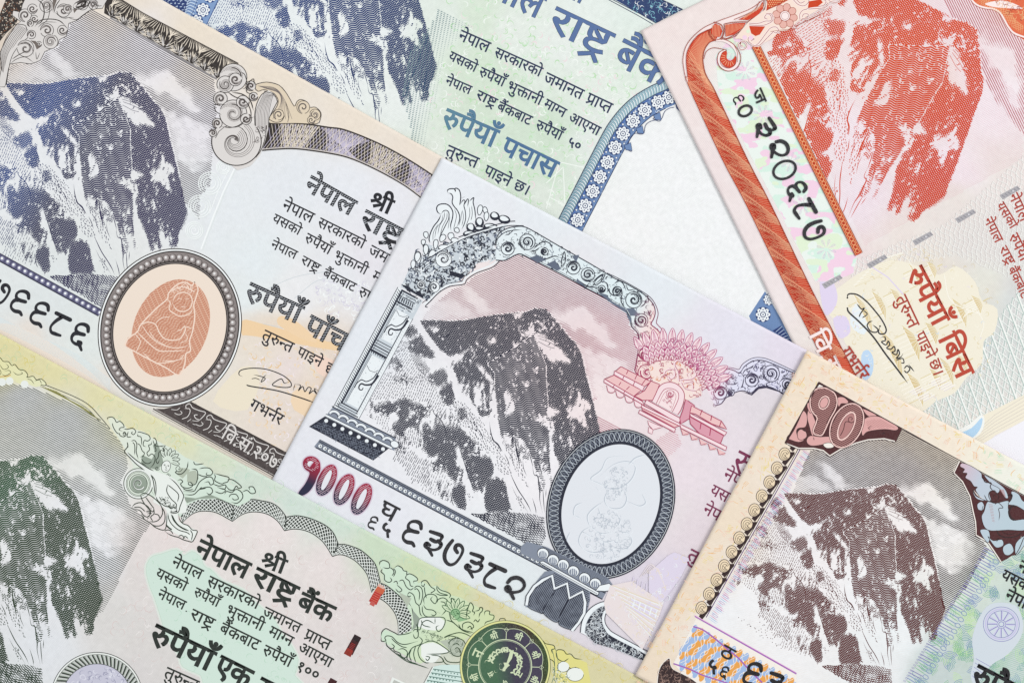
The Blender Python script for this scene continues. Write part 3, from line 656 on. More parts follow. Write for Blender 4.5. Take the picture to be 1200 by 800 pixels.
SNOW += [A(s, *m4) for s in ("380,140 520,140 480,175 440,182", "160,390 200,350 250,370 265,405 180,425", "590,180 610,320 470,365 560,280 585,240",
        "600,320 700,335 780,405 870,485 955,590 940,615 870,575 780,590 700,520 640,430", "640,212 690,235 745,320 700,290", "775,215 800,240 808,280 785,255",
        "290,615 335,645 310,660", "580,655 650,645 630,692", "410,665 470,690 440,700", "50,590 130,640 200,720 240,800 190,780 90,660", "10,470 50,480 30,500", "490,610 530,630 500,640",
        "60,400 90,410 80,440", "190,520 220,560 190,560", "400,400 470,410 420,450", "0,560 30,600 10,620")]
SNOW += [A(s, *m5) for s in ("480,70 570,55 565,100 530,112", "610,40 670,50 640,62", "325,160 360,135 405,230 435,300 390,355 340,365 340,260",
        "195,70 232,90 250,230 262,350 270,500 240,560 195,500 188,400 190,200", "40,105 105,110 112,200 130,290 60,285 40,200", "130,90 150,200 158,340 140,300",
        "925,290 1005,275 1025,120 1050,230 1125,245 1135,310 1075,350 1105,480 1065,465 1000,380 940,385", "735,285 800,315 870,350 790,365 770,410 735,380",
        "590,380 660,365 755,420 755,495 700,470", "765,400 805,500 785,700 810,800 770,800 750,640 745,560 765,480", "835,555 885,590 850,600", "920,590 945,590 985,665 950,640",
        "640,695 690,700 700,770 660,760", "480,340 515,380 490,370", "320,560 400,560 390,640 330,640", "880,220 900,260 870,260", "960,420 985,470 960,460", "420,200 440,240 425,240")]
SNOW += [m7(s) for s in ("540,250 585,285 550,290", "620,300 650,320 685,375 650,350", "700,570 725,560 760,650 740,700 715,650", "790,560 820,650 815,690 795,640", "640,660 680,700 690,740 655,730", "760,160 800,180 770,190", "590,215 605,240 590,240")]
SNOW += [A(s, *m2) for s in ("480,405 525,395 535,440 490,445", "300,430 355,415 365,490 310,520", "440,470 470,480 450,490")]
SNOW += [A(s, *m3) for s in ("535,190 600,200 570,260 530,240", "900,260 930,280 905,290", "760,420 790,440 760,450")]
MORAINE = A("190,650 400,645 640,636 790,642 945,680 960,860 900,1000 760,1000 640,920 500,830 330,740", *m6)
BUTTRESS = np.vstack([A("600,325 400,470 165,610 240,700", *m4), A("235,100 262,400 300,620 420,560 560,720 590,800", *m5), m7("320,580 400,790 480,760 480,400 460,200"), A("770,480 740,300 722,0", *m5), A("720,620 640,430", *m4)])
STREAK = [A(s, *o) for s, o in (("60,560 200,540 340,560 360,620 200,640 60,640", m1), ("250,700 420,650 520,760 430,800 330,760", m1), ("430,480 560,440 640,520 600,600 500,560", m2), ("20,420 110,400 160,470 120,560 40,520", m2), ("300,660 420,620 520,700 440,800 340,780", m2), ("600,420 700,380 780,470 760,560 660,500", m2), ("560,440 700,420 760,560 700,640 600,560", m3), ("880,340 1000,360 1050,520 960,500", m2), ("240,340 330,320 380,420 300,430", m1), ("690,390 740,480 830,560 920,570 1000,620 940,480 800,420 740,400", m2), ("40,60 170,60 180,380 120,380 60,300 0,200", m5),
    ("150,0 330,0 345,100 200,130", m6), ("60,280 200,205 235,300 110,360", m6), ("280,520 450,560 430,660 400,740 320,660", m5), ("800,50 1000,60 995,270 945,250 905,310 835,180", m6),
    ("560,0 780,0 800,130 720,160 640,80", m6), ("590,650 760,640 780,800 600,800", m5), ("460,440 520,430 600,530 620,640 560,620", m2), ("380,60 470,0 480,120 410,150", m3), ("480,300 560,280 700,300 720,360 640,340 520,340", m3),
    ("880,300 960,260 1080,420 1000,440", m5), ("920,100 1010,90 1060,160 1040,260 960,220", m2), ("160,120 260,60 330,170 240,260", m1), ("960,60 1120,250 1160,520 900,520", m5), ("820,640 900,560 960,520 1000,640 880,700", m1))]
def peak_tone(X, Y):
    """how dark the plate is cut: rock masses and drifts with ragged ends down the fall line; averaged so edges taper"""
    out = 0
    for n in range(4):
        out = out + _peak_tone(X + .35 * math.cos(n * 1.7), Y + .5 * math.sin(n * 1.7), n)
    T = out / 4
    f = vnoise(X / .95 + 11, Y / 1.5); g = fbm(X / 9 + 5, Y / 16 + 2, 2)
    T = T * np.where(f > .95 - .26 * np.clip(g - .4, 0, 1) * 2, .15, 1)
    return T * (0.74 + 0.2 * fbm(X / 20, Y / 20, 2) + 0.08 * vnoise(X / 4, Y / 4))
def _peak_tone(X, Y, n):
    sx = X + .22 * Y                                  # strokes lean a little
    wy = (vnoise(sx / 1.15 + 31 * n, Y / 8 + n) - .5) * 8 + (fbm(X / 9 + 3, Y / 9, 2) - .5) * 3
    wx = (vnoise(X / 3 + 50 + 13 * n, Y / 2.6) - .5) * 2.4
    T = np.zeros(X.shape)
    for i, (lv, p) in enumerate(DARK):
        g = .22 if i < 3 else 1.0
        T = np.maximum(T, lv * inside(X + wx * g, Y + wy * g, p))
    fine = vnoise(sx / 1.3 + 9 + n * .4, Y / 6.5 + 20)
    for p in STREAK:
        m = inside(X + wx, Y + wy, p)
        T = np.where(m & (T < .3), np.where(fine > .56, .7, 0), T)
        T = np.where(m & (T > .3) & (fine < .26), 0, T)
    for p in SNOW:
        m = inside(X + wx * .9, Y + wy * .8, p)
        T[m] *= np.where(fine[m] > .78, .8, 0)
    return T
class _Scratch:
    occ = np.zeros((700, 700), int)
def make_peak():
    k = Ink(_Scratch())
    box = np.array([[425, 355], [725, 355], [725, 690], [425, 690]], float)
    wig = lambda u, v: 0.5 * np.sin(u / 1.9)
    k.engrave(box, 22, 2.1, lambda x, y: peak_tone(x, y) * .96, 1.1, wig, cut=.1, maxw=.76, holes=[BUTTRESS])
    k.engrave(box, -50, 2.1, lambda x, y: peak_tone(x, y) * .56, 1.3, None, cut=.08, maxw=.42, holes=[BUTTRESS])
    zig = lambda u, v: 0.95 * np.sin(u / 2.0 + v * .04) + 1.6 * vnoise(u / 12, v / 30)
    k.engrave(BUTTRESS, -22, 2.3, lambda x, y: peak_tone(x, y) * 1.0, 1.0, zig, cut=.1, maxw=.8)
    # moraine at the foot
    k.engrave(MORAINE, 48, 2.2, lambda x, y: np.clip(.62 - (x - 560) / 260 + (fbm(x / 8, y / 8, 2) - .5) * .7, .12, .7), 1.4, wig, cut=.1)
    k.engrave(MORAINE, 12, 2.6, lambda x, y: np.clip(.34 + (fbm(x / 12 + 7, y / 5, 2) - .5) * .7, 0, .5), 1.6, lambda u, v: 1.6 * np.sin(u / 14), cut=.12)
    # snow fields: short broken strokes
    for i, (s, o, ang, pit, w, d) in enumerate([
        ("200,30 420,130 440,300 130,310 90,330 200,100", m2, 120, 2.5, .62, 2.6), ("440,100 600,60 740,190 660,330 450,290 430,200", m2, 112, 2.6, .6, 2.8),
        ("380,470 470,440 520,560 660,740 560,800 330,800", m1, 125, 2.6, .55, 3.0), ("330,420 460,370 470,450 380,500 340,560", m1, 150, 2.2, .6, 3.4),
        ("230,100 470,200 540,500 350,440 240,250 150,230", m3, 118, 2.3, .62, 5), ("470,200 640,300 700,480 720,640 560,600 400,520", m3, 112, 3.2, .45, 3.2),
        ("150,0 430,-80 440,120 300,80 200,200", m3, 100, 2.4, .6, 3.5), ("160,440 300,460 300,560 380,660 300,640 140,520", m2, 110, 3.0, .6, 1.6),
        ("620,330 740,200 830,360 760,470 690,400", m2, 118, 2.6, .6, 3.2), ("540,620 600,600 690,700 640,740", m1, 45, 2.2, .6, 2.5)]):
        hatch(k, A(s, *o), ang, pit, w * 1.35, d, 1.2, 20 + i)
    for i, (s, o, ang) in enumerate([("860,300 1000,330 1100,480 1150,620 1000,560 860,470", m2, 62), ("0,300 120,420 300,700 230,740 100,700 0,640", m5, 60),
        ("500,40 600,160 640,300 560,300 480,200", m6, 65), ("560,0 700,0 760,300 800,420 700,300", m6, 78), ("200,440 260,460 300,520 240,520", m6, 60), ("660,500 720,480 760,600 720,640", m6, 70)]):
        hatch(k, A(s, *o), ang, 2.6, .95, 1.7, 1.3, 60 + i, 1.0)
    for s, w in (("500,0 530,40 550,70", .9), ("570,90 600,150 620,210", .8), ("620,260 650,330 700,430 760,520 800,590 820,640", 1.0), ("680,0 685,60 700,140 712,220", 1.1),
                 ("830,180 845,280 880,300 890,370 900,450 900,520 925,640", 1.1), ("930,420 935,520 945,640", .8), ("970,100 990,180 1000,270", .9), ("600,60 640,130 655,200", .7),
                 ("790,60 815,130 835,210", .9), ("870,150 905,230 925,300", .9), ("960,420 955,500", .8), ("830,500 860,600 865,650", .8), ("740,150 750,230 780,300", .6), ("640,400 680,480 740,560 790,640", .5)):
        k.line(sm(A(s, *m6), 4), w, taper=.3)
    for s, w, o in (("190,430 200,520 225,600 270,650 300,700", 1.1, m5), ("75,490 110,540 130,590", .9, m5), ("400,520 405,650", .9, m5), ("430,540 440,700 460,780", 1.0, m5),
                    ("920,220 880,280 835,350 800,358", .9, m1), ("540,0 600,50 650,100", .8, m2), ("390,120 440,125 455,200", .8, m2), ("420,240 440,300", .7, m2),
                    ("690,350 710,430 780,500 820,600 820,680", .9, m2), ("770,480 830,380", .8, m2), ("790,130 840,270 880,400 930,520", .9, m3), ("700,520 720,620 740,660", .8, m3),
                    ("1090,0 1100,40 1150,80 1185,140", .9, m3)):
        k.line(sm(A(s, *o), 4), w, taper=.3)
    for s in ("640,345 740,375 830,425", "650,370 760,410 860,470", "645,400 740,450 800,465", "700,345 790,400"):
        k.line(A(s, *m4), .5)
    v = np.vstack(k.v); q = np.vstack(k.q)
    return v, q
PV, PQ = make_peak()
def put_peak(note, key, inkm, clip, name='mountain_engraving'):
    k = Ink(note)
    P = SIM[key][0](PV[:, :2])
    c = P[PQ].mean(1)
    ok = inside(c[:, 0], c[:, 1], clip)
    q = PQ[ok]; used, inv = np.unique(q.ravel(), return_inverse=True)
    zi = int(note.occ.max()) + 1
    lay = np.round(PV[used, 2] / DZ); lay = lay - lay.min()
    k.use(inkm); k._add(P[used], inv.reshape(-1, 4))
    note.occ[:] = np.maximum(note.occ, 0)
    g = np.clip((P[used] / 2.5).astype(int) + 100, 0, 699); top = zi + int(lay.max())
    note.occ[g[:, 0], g[:, 1]] = top
    k.v[0][:, 2] = (zi + lay) * DZ
    return k.build(name)
a5 = (0, 0, 4)
CLOUD = [(.03, A("660,345 700,355 740,330 790,345 830,380 880,430 920,490 925,530 880,520 820,470 770,440 700,420 640,400", *a5), 10),
         (.08, A("740,500 860,540 980,600 1010,640 990,760 900,800 830,760 800,640 770,560", *a5), 14),
         (.12, A("200,230 260,250 340,320 400,360 300,360 230,290", *a5), 10), (.2, A("40,330 120,290 220,330 300,370 120,390 30,390", *a5), 12)]
CLOUD = [(t, SIM['5'][1](p), s) for t, p, s in CLOUD]
def sky_tone(X, Y):
    T = np.full(X.shape, .52)
    # fade towards the lower right, as on the plate
    wx = (fbm(X / 12, Y / 9, 3) - .5) * 16; wy = (fbm(X / 12 + 30, Y / 9, 3) - .5) * 12
    for t, p, s in CLOUD:
        acc = 0
        for dx, dy in ((0, 0), (3, 1), (-3, -1), (1, 3), (-1, -3), (5, 3), (-5, -3), (6, 0), (-6, 0)):
            acc = acc + inside(X + wx + dx, Y + wy + dy, p)
        T = T + (t - T) * (acc / 9)
    d = (Y - 500) * .5 + (X - 720) * .1
    T -= np.clip(d / 80, 0, .40)
    T += (fbm(X / 6, Y / 4, 2) - .5) * .12
    return T
PEAK_OUT = np.vstack([A("535,200 580,205 680,197 850,205 1000,197 1200,168", *m1), A("150,163 380,133 540,118 620,88 720,98 765,138 845,228 925,338 1005,418 1055,518 1085,638 1113,798", *m4), A("1105,0 1153,200 1183,330 1205,560", *m5), [[720, 700], [400, 700], [400, 400]]])
def put_sky(note, key, inkm, poly, angle, pitch=2.2, gain=1.0, name='sky_engraving', bias=0.0, step=2.0):
    inv = SIM[key][1]
    def tone(X, Y):
        p = inv(np.stack([X, Y], 1)); return sky_tone(p[:, 0], p[:, 1]) * gain + bias
    k = Ink(note).use(inkm)
    k.engrave(poly, angle, pitch, tone, step, cut=.06, maxw=.75, holes=[SIM[key][0](PEAK_OUT)])
    return k.build(name)
# ================================================================== one thousand rupee note
def rect(*p): return np.array(p, float)
N = N1000
navy = ink('ink_1000_navy', '#1b2032')
white1 = ink('clear_1000', '#eaf0f3', mottle=0)
greyfill = ink('ink_1000_grey', '#828b9b')
palegrey = ink('ink_1000_pale_grey', '#c9d2d9')
# colours of the rainbow-printed frame change along the note
_d = (1.0, 0.0)
frame_ramp = [(0, '#1b2032'), (284, '#222838'), (306, '#7c3358'), (322, '#a8395f'), (402, '#a13a66'), (426, '#3b3050'), (470, '#2c2a44')]
framei = ink('ink_1000_frame', None, frame_ramp, _d)
frame_face = ink('ink_1000_frame_light', None, [(0, '#e6edf0'), (282, '#dceaee'), (306, '#f0dcd9'), (325, '#f2dad6'), (402, '#eed9e2'), (426, '#ddddee'), (470, '#dcdcef')], _d)
framemid = ink('ink_1000_frame_mid', None, [(0, '#525c70'), (284, '#667083'), (306, '#d4909c'), (325, '#d88f98'), (402, '#cf8ba6'), (426, '#7d7896'), (470, '#75749a')], _d)
skyi = ink('ink_1000_sky', None, [(0, '#8b7f8d'), (90, '#905a68'), (180, '#7a4353'), (250, '#8f3f55'), (400, '#c9808f')], _d, mottle=.05)
crim = ink('ink_1000_crimson', '#a83258')
crimpale = ink('ink_1000_rose', '#f1dade')
mag = ink('ink_1000_magenta', '#b13a79')
PM1000 = paper_mat('paper_1000', amount=0.05, wave=.10, wave_scale=1.0, wave_rot=20, wave_col='#b7a4bc')
N.paper(1000, 470, PM1000, [(530, 230, '#e6eef5', 3), (640, 250, '#e4edf3', 3), (760, 330, '#e2ecf3', 3), (860, 390, '#e3e1f1', 2), (930, 410, '#e3d9ec', 2), (420, 400, '#e4ecf4', 3), (350, 560, '#e5e9f2', 3),
  (440, 610, '#e6eaf3', 2), (540, 650, '#e3edf1', 2), (600, 680, '#dfecef', 2), (480, 480, '#eef0f4', 3), (540, 550, '#eff1f5', 3), (640, 540, '#f2f0f4', 2), (600, 330, '#f1dfdf', 2), (560, 320, '#f3e4e2', 1), (690, 400, '#f0d6d8', 2),
  (700, 470, '#f6e2e2', 2), (660, 440, '#f6e5e5', 1), (760, 520, '#f0dcdf', 3), (800, 560, '#ecdbe4', 3), (850, 520, '#e9dbe4', 3), (890, 480, '#e2d8e0', 2), (800, 440, '#eedbe2', 1), (820, 620, '#e6d5dd', 3), (790, 600, '#e8dce0', 2), (720, 720, '#dfd6e0', 2), (770, 690, '#dcd2e6', 2)])
# ---- sky and peak
skyp = np.vstack([A("505,358 520,346 530,338", 0, 0, 1), A("830,345 930,260 1100,190 1180,100", 440, 290, 8), A("0,590 100,520 300,450 450,500 950,790", 570, 240, 8), A("430,330 455,400 465,500 540,580 540,780", 680, 320, 8),
   A("440,200 300,160 240,200", 690, 410, 8), A("716,445 690,480 760,520 790,500 800,520 760,560 700,560 630,580 560,500 500,420"), A("492,376")])
put_sky(N, '1000', skyi, skyp, 27.8, 2.25, .72)
put_peak(N, '1000', ink('ink_1000_peak', '#131830'), rect((475, 372), (452, 420), (420, 478), (462, 512), (440, 544), (560, 606), (704, 684), (760, 640), (760, 340), (500, 340)))
# ---- pillar on the left
k = Ink(N)
pl0, pl1 = np.array([466.5, 336.5]), np.array([391.0, 476.5])
ax = (pl1 - pl0) / np.hypot(*(pl1 - pl0)); nx = np.array([-ax[1], ax[0]]) * -1     # nx points right
def PP(s, w): return pl0 + ax * s + nx * w
L = np.hypot(*(pl1 - pl0))
quad = lambda a, b, c, d: np.array([PP(*a), PP(*b), PP(*c), PP(*d)])
k.use(palegrey).fill(quad((0, 0), (L, 0), (L, 33), (0, 33)))
k.use(white1).fill(quad((0, 0), (L, 0), (L, 4.5), (0, 4.5)))
k.use(navy).line([PP(0, 0), PP(L, 0)], .8)
s = np.arange(2, L - 4, 2.9)
k.dashes(np.array([PP(t, 1.2) for t in s]), np.array([PP(t + 2.2, 5.4) for t in s]), 1.1)
k.line([PP(0, 6.2), PP(L - 8, 6.2)], 2.0); k.line([PP(0, 9), PP(L - 8, 9)], .5)
k.use(white1).fill(quad((26, 27.5), (L, 27.5), (L, 33), (26, 33)))
k.use(navy).line([PP(24, 27.5), PP(L - 6, 27.5)], 1.0); k.line([PP(24, 33), PP(L, 33)], .6)
for t in np.arange(28, L - 8, 3.6): k.line([PP(t, 28.4), PP(t + 1.6, 31.2)], 1.3, taper=.3)
for t0 in (0, 66):      # capitals
    for i, (t, w) in enumerate(((t0 + 1, 1.9), (t0 + 4, .8), (t0 + 7.5, 1.0), (t0 + 15, 1.8), (t0 + 18.5, .9))):
        if t0: t = t0 + i * 3.3; w = (.9, .8, 1.3, .9, 2.4)[i]
        k.line([PP(t, 7), PP(t, 27)], w)
    for j in range(7):
        k.line([PP(t0 + (8.5 if not t0 else 13), 8 + j * 2.8), PP(t0 + (13.5 if not t0 else 16), 9 + j * 2.8)], 1.2)
crumble(k, quad((1, 8), (1, 30), (24, 28), (24, 8)), 26, 2.0, [navy, white1], .7, 4)
# panels with a scrolling stem
for a0, a1 in ((23, 62), (84, L - 12)):
    k.use(white1).fill(quad((a0, 10.5), (a1, 10.5), (a1, 26.5), (a0, 26.5)))
    g = np.random.default_rng(int(a0)); q = g.random((150, 2)) * [a1 - a0, 15] + [a0, 11]
    e = np.minimum(q[:, 1] - 10.5, 26.5 - q[:, 1]); q = q[e < 4.5]
    k.use(greyfill).dots([PP(*t) for t in q], .35, 4)
    k.use(navy).line([PP(a0, 10.5), PP(a1, 10.5)], .5)
    m = (a0 + a1) / 2 - 2
    c = np.array([PP(*t) for t in ((m - 14, 26), (m - 6, 25), (m + 1, 20), (m + 2, 14), (m + 8, 11), (m + 14, 11))])
    c2 = np.array([PP(*t) for t in ((m - 12, 29), (m, 27), (m + 5, 21), (m + 6, 16), (m + 10, 15), (m + 13, 17), (m + 12, 20), (m + 9, 20))])
    k.line(sm(c, 5), 1.2); k.line(sm(c2, 5), np.linspace(2.4, 1.0, len(sm(c2, 5))))
    k.line([PP(m - 16, 11.5), PP(m - 12, 17), PP(m - 13, 23), PP(m - 17, 26)], .6)
# foot of the pillar
k.line([PP(L - 9, 5), PP(L - 9, 27)], 1.4); k.line([PP(L - 6, 2), PP(L - 6, 29)], .8); k.line([PP(L - 3, 1), PP(L - 3, 31)], 1.3); k.line([PP(L, -2), PP(L, 33)], .8)
k.build('pillar_print')
k = Ink(N)
b0, b1 = np.array([391.5, 477.]), np.array([464., 513.])
bx = (b1 - b0) / np.hypot(*(b1 - b0)); by = np.array([-bx[1], bx[0]]); BL = np.hypot(*(b1 - b0))
def BP(u, v): return b0 + bx * u + by * v
k.use(greyfill).fill([BP(-1, 0), BP(BL, 0), BP(BL + 5, 14), BP(-4, 14)])
k.use(navy).line([BP(-2, 0), BP(BL, 0)], 1.3)
for i in range(7):
    c = BP(5 + i * 11.6, 8.5)
    a = ellipse(c[0], c[1], 6.2, 5.2, 27, 12, 180, 360)
    k.use(white1).line(a, 2.6); k.use(navy).line(ellipse(c[0], c[1], 7.6, 6.6, 27, 12, 180, 360), .6)
    k.use(navy).fill(ellipse(c[0], c[1], 4.4, 3.2, 27, 10, 180, 360)); 
    k.use(greyfill).fill(ellipse(c[0], c[1], 3.6, 2.4, 27, 10, 180, 360))
k.use(white1).fill(ellipse(*BP(BL + 2, 7), 5, 4, 30)); k.use(navy).line(ellipse(*BP(BL + 2, 7), 5, 4, 30), .7, True)
k.use(white1).line([BP(-4, 12.5), BP(BL + 1, 12.5)], 2.2); k.use(navy).line([BP(-5, 14), BP(BL + 1, 14)], .6); k.line([BP(-5, 11), BP(BL + 1, 11)], .6)
k.use(navy).fill([BP(-5, 14.5), BP(BL - 2, 14.5), BP(BL - 12, 35), BP(-16, 33)])
for i in range(8):
    c = BP(-1 + i * 10.6, 18)
    k.use(white1).dots([c], 2.3, 10)
hp = np.array([BP(-6, 21), BP(BL - 5, 21), BP(BL - 12, 34), BP(-15, 32)])
for an, sd in ((-20, 1), (75, 2), (20, 3)):
    k.use(greyfill); hatch(k, hp, an, 2.6, .4, 6, 1.5, sd, .6)
k.build('pillar_base_print')
# ---- beaded rail under the picture
k = Ink(N)
r0, r1 = np.array([372.5, 519.5]), np.array([708., 697.])
rx = (r1 - r0) / np.hypot(*(r1 - r0)); ry = np.array([-rx[1], rx[0]]); RL = np.hypot(*(r1 - r0))
def RP(u, v): return r0 + rx * u + ry * v
k.use(greyfill).fill([RP(0, -5.4), RP(RL, -5.4), RP(RL, 5), RP(-2, 5)])
k.use(navy).line([RP(0, -5.4), RP(RL, -5.4)], .9); k.line([RP(0, -3.2), RP(RL, -3.2)], 1.1); k.line([RP(0, 4.8), RP(RL, 4.8)], 1.3); k.line([RP(0, -4.3), RP(RL, -4.3)], .3)
bc = np.array([RP(u, .9) for u in np.arange(4, RL - 40, 6.25)])
k.use(navy).dots(bc, 2.9, 12); k.use(white1).dots(bc, 2.3, 12); k.use(navy).dots(bc + [.3, .2], 1.0, 8); k.use(white1).dots(bc - [.2, .2], .5, 6)
k.build('beaded_rail_print')
# ---- makara head with flames on the arch
k = Ink(N)
o8 = (470, 210, 8); p8 = (440, 290, 8)
dense = np.vstack([A("95,800 120,720 160,680 215,740 200,650 230,600 330,640 420,600 560,560 700,505 850,465 1000,425 940,500 890,580 880,640 900,700 910,740 820,790", *o8), A("1130,60 1100,110 950,150 850,260 760,330 640,380 560,430 500,500 450,480 240,370 300,240 330,170 360,130", *p8)])
k.use(palegrey).fill(dense)
crumble(k, dense, 430, 2.7, [navy, white1, navy, framemid], 1.35, 11)
crumble(k, dense, 160, 1.4, [navy], 1.1, 12)
fl = [("435,130 440,100 470,92 500,95 512,118 520,90 550,110 560,165 552,230 600,200 590,250 620,190 632,205 680,175 675,220 692,290 700,380 610,450 500,480 470,490 350,560 280,590 262,560 280,500 310,440 350,390 375,330 345,310 335,270 360,240 420,235 465,262 500,262 480,220 487,170 470,140", white1)]
for s_, f in fl: k.use(f).fill(A(s_, *o8))
for s_, w in (("440,132 436,110 447,98 470,92 500,95 512,118 505,95 520,88 548,108 560,165 552,235 545,242", 1.0), ("442,132 470,140 486,170 480,220 500,260 532,300 550,350 545,400 520,455", .9),
   ("378,332 345,312 335,270 360,240 420,235 462,262 486,310 482,370 466,430 470,490", 1.0), ("378,328 400,300 430,296 450,322 445,380 420,430 385,500 352,560", .8), ("376,335 350,390 310,440 280,500 264,560 272,600", 1.0),
   ("560,182 600,168", .9), ("555,240 582,200 600,208 590,250 602,300 606,370 590,430 570,470", .8), ("592,245 622,190 632,203 625,260", .8), ("638,212 682,175 676,220 692,290 700,385", .9),
   ("500,280 520,340 510,400 490,480", .5), ("520,270 540,330", .5), ("640,260 645,330 625,400 605,450", .5), ("662,250 668,330 655,390", .5), ("575,290 585,360 570,440", .45), ("410,305 402,370 362,440 345,520", .5), ("432,310 428,370 388,450 366,540", .5),
   ("395,330 380,400 335,460 315,560", .45), ("350,420 305,500 300,580", .45), ("460,350 450,410 440,470", .4), ("540,440 560,380 570,300", .4), ("610,300 630,260", .4)):
    k.use(navy).line(sm(A(s_, *o8), 4), w * 1.3, taper=.12)
for x, y, a, b, r in ((740, 292, 48, 24, 100), (792, 300, 40, 20, 70), (800, 352, 42, 22, 95), (878, 340, 34, 26, 20), (968, 372, 46, 26, 15), (736, 400, 36, 28, 80), (655, 450, 34, 28, 60), (840, 440, 56, 20, 5), (740, 462, 42, 15, 5),
   (640, 505, 48, 18, -5), (525, 480, 26, 22, 50), (470, 540, 38, 28, 80), (505, 572, 36, 22, 0), (390, 555, 38, 26, 120), (326, 612, 46, 22, 95), (235, 525, 32, 22, 80), (210, 592, 26, 20, 100), (234, 662, 48, 24, 90), (160, 735, 58, 30, 85), (290, 700, 40, 26, 130), (400, 635, 50, 20, -10)):
    if x > 860 or (x > 600 and y > 380): k.use(navy).fill(ellipse(470 + x / 8, 210 + y / 8 + 1, a / 8 + 1.6, b / 8 + 1.8, r, 14))
    leaf(k, 470 + x / 8, 210 + y / 8, a / 8, b / 8, r, white1, navy, .9)
for x, y, a, b, r in ((395, 90, 45, 26, 100), (355, 160, 40, 22, 95)): leaf(k, 440 + x / 8, 290 + y / 8, a / 8, b / 8, r, white1, navy, .8)
k.use(navy).line(sm(A("250,748 330,700 450,630 560,572 700,520 850,478 1000,440 1150,438", *o8), 5), .9); k.line(sm(A("540,545 700,490 850,440 1000,402 1070,395", *o8), 5), 1.1)
k.use(white1).line(sm(A("300,700 450,622 560,562 700,508 850,464 1000,425 1130,418", *o8), 5), 1.3)
k.use(navy).line(sm(A("490,560 470,550 520,500 600,420 700,365 830,345 860,300 950,240 1100,185 1180,110", *p8), 5), 1.1)
k.use(white1).line(sm(A("455,535 500,500 590,410 690,352 815,330 850,280 940,225 1090,165 1170,95", *p8), 5), 1.8)
k.use(navy).line(sm(A("440,520 490,480 580,395 680,338 800,318 840,262", *p8), 5), .7)
volute(k, 440 + 640 / 8, 290 + 110 / 8, 9.5, 200, 1, white1, navy, .7); volute(k, 440 + 430 / 8, 290 + 350 / 8, 5, 30, -1, white1, navy, .7); volute(k, 440 + 550 / 8, 290 + 370 / 8, 6.5, 100, 1, white1, navy, .7)
for i in range(4): k.use(navy).line(A(f"{380+i*28},{190+i*4} {520+i*18},{82+i*14}", *p8), .6)
k.use(navy).fill(A("690,215 850,262 800,290 700,260", *p8)); k.fill(A("240,345 290,390 450,480 420,400 380,420 300,360", *p8))
k.build('makara_print')
# ---- scrolled arch
k = Ink(N)
q8 = (570, 240, 8); e8 = (680, 320, 8); f8 = (690, 410, 8); g8 = (790, 380, 8)
outer = np.vstack([A("90,330 120,270 200,222 290,205 360,210 460,260 700,400 1000,570 1200,690", *q8), A("400,85 560,175 645,245 690,310 700,380 680,440 660,480 720,530 770,600 790,680 780,780", *e8), A("690,-60 690,20 640,110 700,230 690,300", *f8)])
inner = np.vstack([A("90,520 180,520 300,462 400,500 700,650 950,790", *q8), A("160,195 400,330 440,370 465,420 480,500 540,570 545,700 530,800", *e8), A("440,150 440,210 600,300 690,310", *f8)])
k.use(frame_face).fill(np.vstack([outer, inner[::-1]]))
crumble(k, np.vstack([outer, inner[::-1]]), 620, 2.0, [framei, framemid, framei, frame_face], .8, 31)
k.use(framei).line(sm(outer, 3), 1.2); k.line(sm(inner, 3), 1.3); k.line(sm(inner + [0.8, -1.8], 3)[8:60], .5)
k.line(sm(np.vstack([A("250,0 400,72 560,162 655,228 705,300 728,380 712,455 722,482 790,560 806,660 795,780", *e8)]), 4), .8)
for (x, y, r, st, d), o in [((200, 412, 62, 200, 1), q8), ((382, 350, 74, 60, -1), q8), ((815, 590, 62, 180, 1), q8), ((950, 655, 64, 0, -1), q8), ((650, 572, 26, 90, 1), q8), ((545, 440, 34, 90, 1), q8),
     ((500, 252, 76, 240, 1), e8), ((570, 442, 62, 60, -1), e8), ((200, 150, 34, 0, 1), e8), ((345, 170, 44, 120, -1), e8), ((600, 745, 62, 200, 1), e8), ((545, 215, 85, 200, -1), f8), ((520, 40, 52, 30, 1), f8)]:
    volute(k, o[0] + x / 8, o[1] + y / 8, r / 8, st, d, frame_face, framei, 1.0)
for s_, o, w in (("430,430 480,380 540,345 600,370 622,432", q8, .8), ("440,400 490,370", q8, .7), ("500,470 520,500 560,508 640,482 690,500", q8, .9), ("400,440 460,430 500,400", q8, .9), ("700,590 705,520 730,440 740,520 712,602", q8, .8), ("1000,752 1040,690 1112,650 1062,732 1002,752", q8, .8),
     ("850,700 940,760 1070,780", q8, 1.0), ("1090,720 1130,740 1140,800", q8, .8), ("240,90 280,190 340,208 382,165 345,140", e8, .9), ("110,110 150,50 210,10 190,60 120,115", e8, .7), ("310,105 360,75 400,100 430,170", e8, .8), ("400,170 380,260 420,330", e8, .8),
     ("430,110 450,160 520,150", e8, .7), ("620,240 600,290 560,320", e8, .8), ("630,340 650,400 670,380", e8, .8), ("560,560 570,600 600,600", e8, .7), ("640,560 650,620 630,650", e8, .7), ("690,560 680,620 720,640", e8, .7), ("740,600 720,640 740,680", e8, .6), ("690,660 690,740 660,800", e8, .7),
     ("570,60 590,120 560,160", f8, .7), ("620,60 600,110 560,120", f8, .7), ("450,100 500,100 560,110", f8, .7), ("170,290 220,270 260,230", q8, .6), ("90,430 100,330 170,262 260,240 330,238", q8, .7)):
    k.use(framei).line(sm(A(s_, *o), 4), w * 1.5, taper=.2)
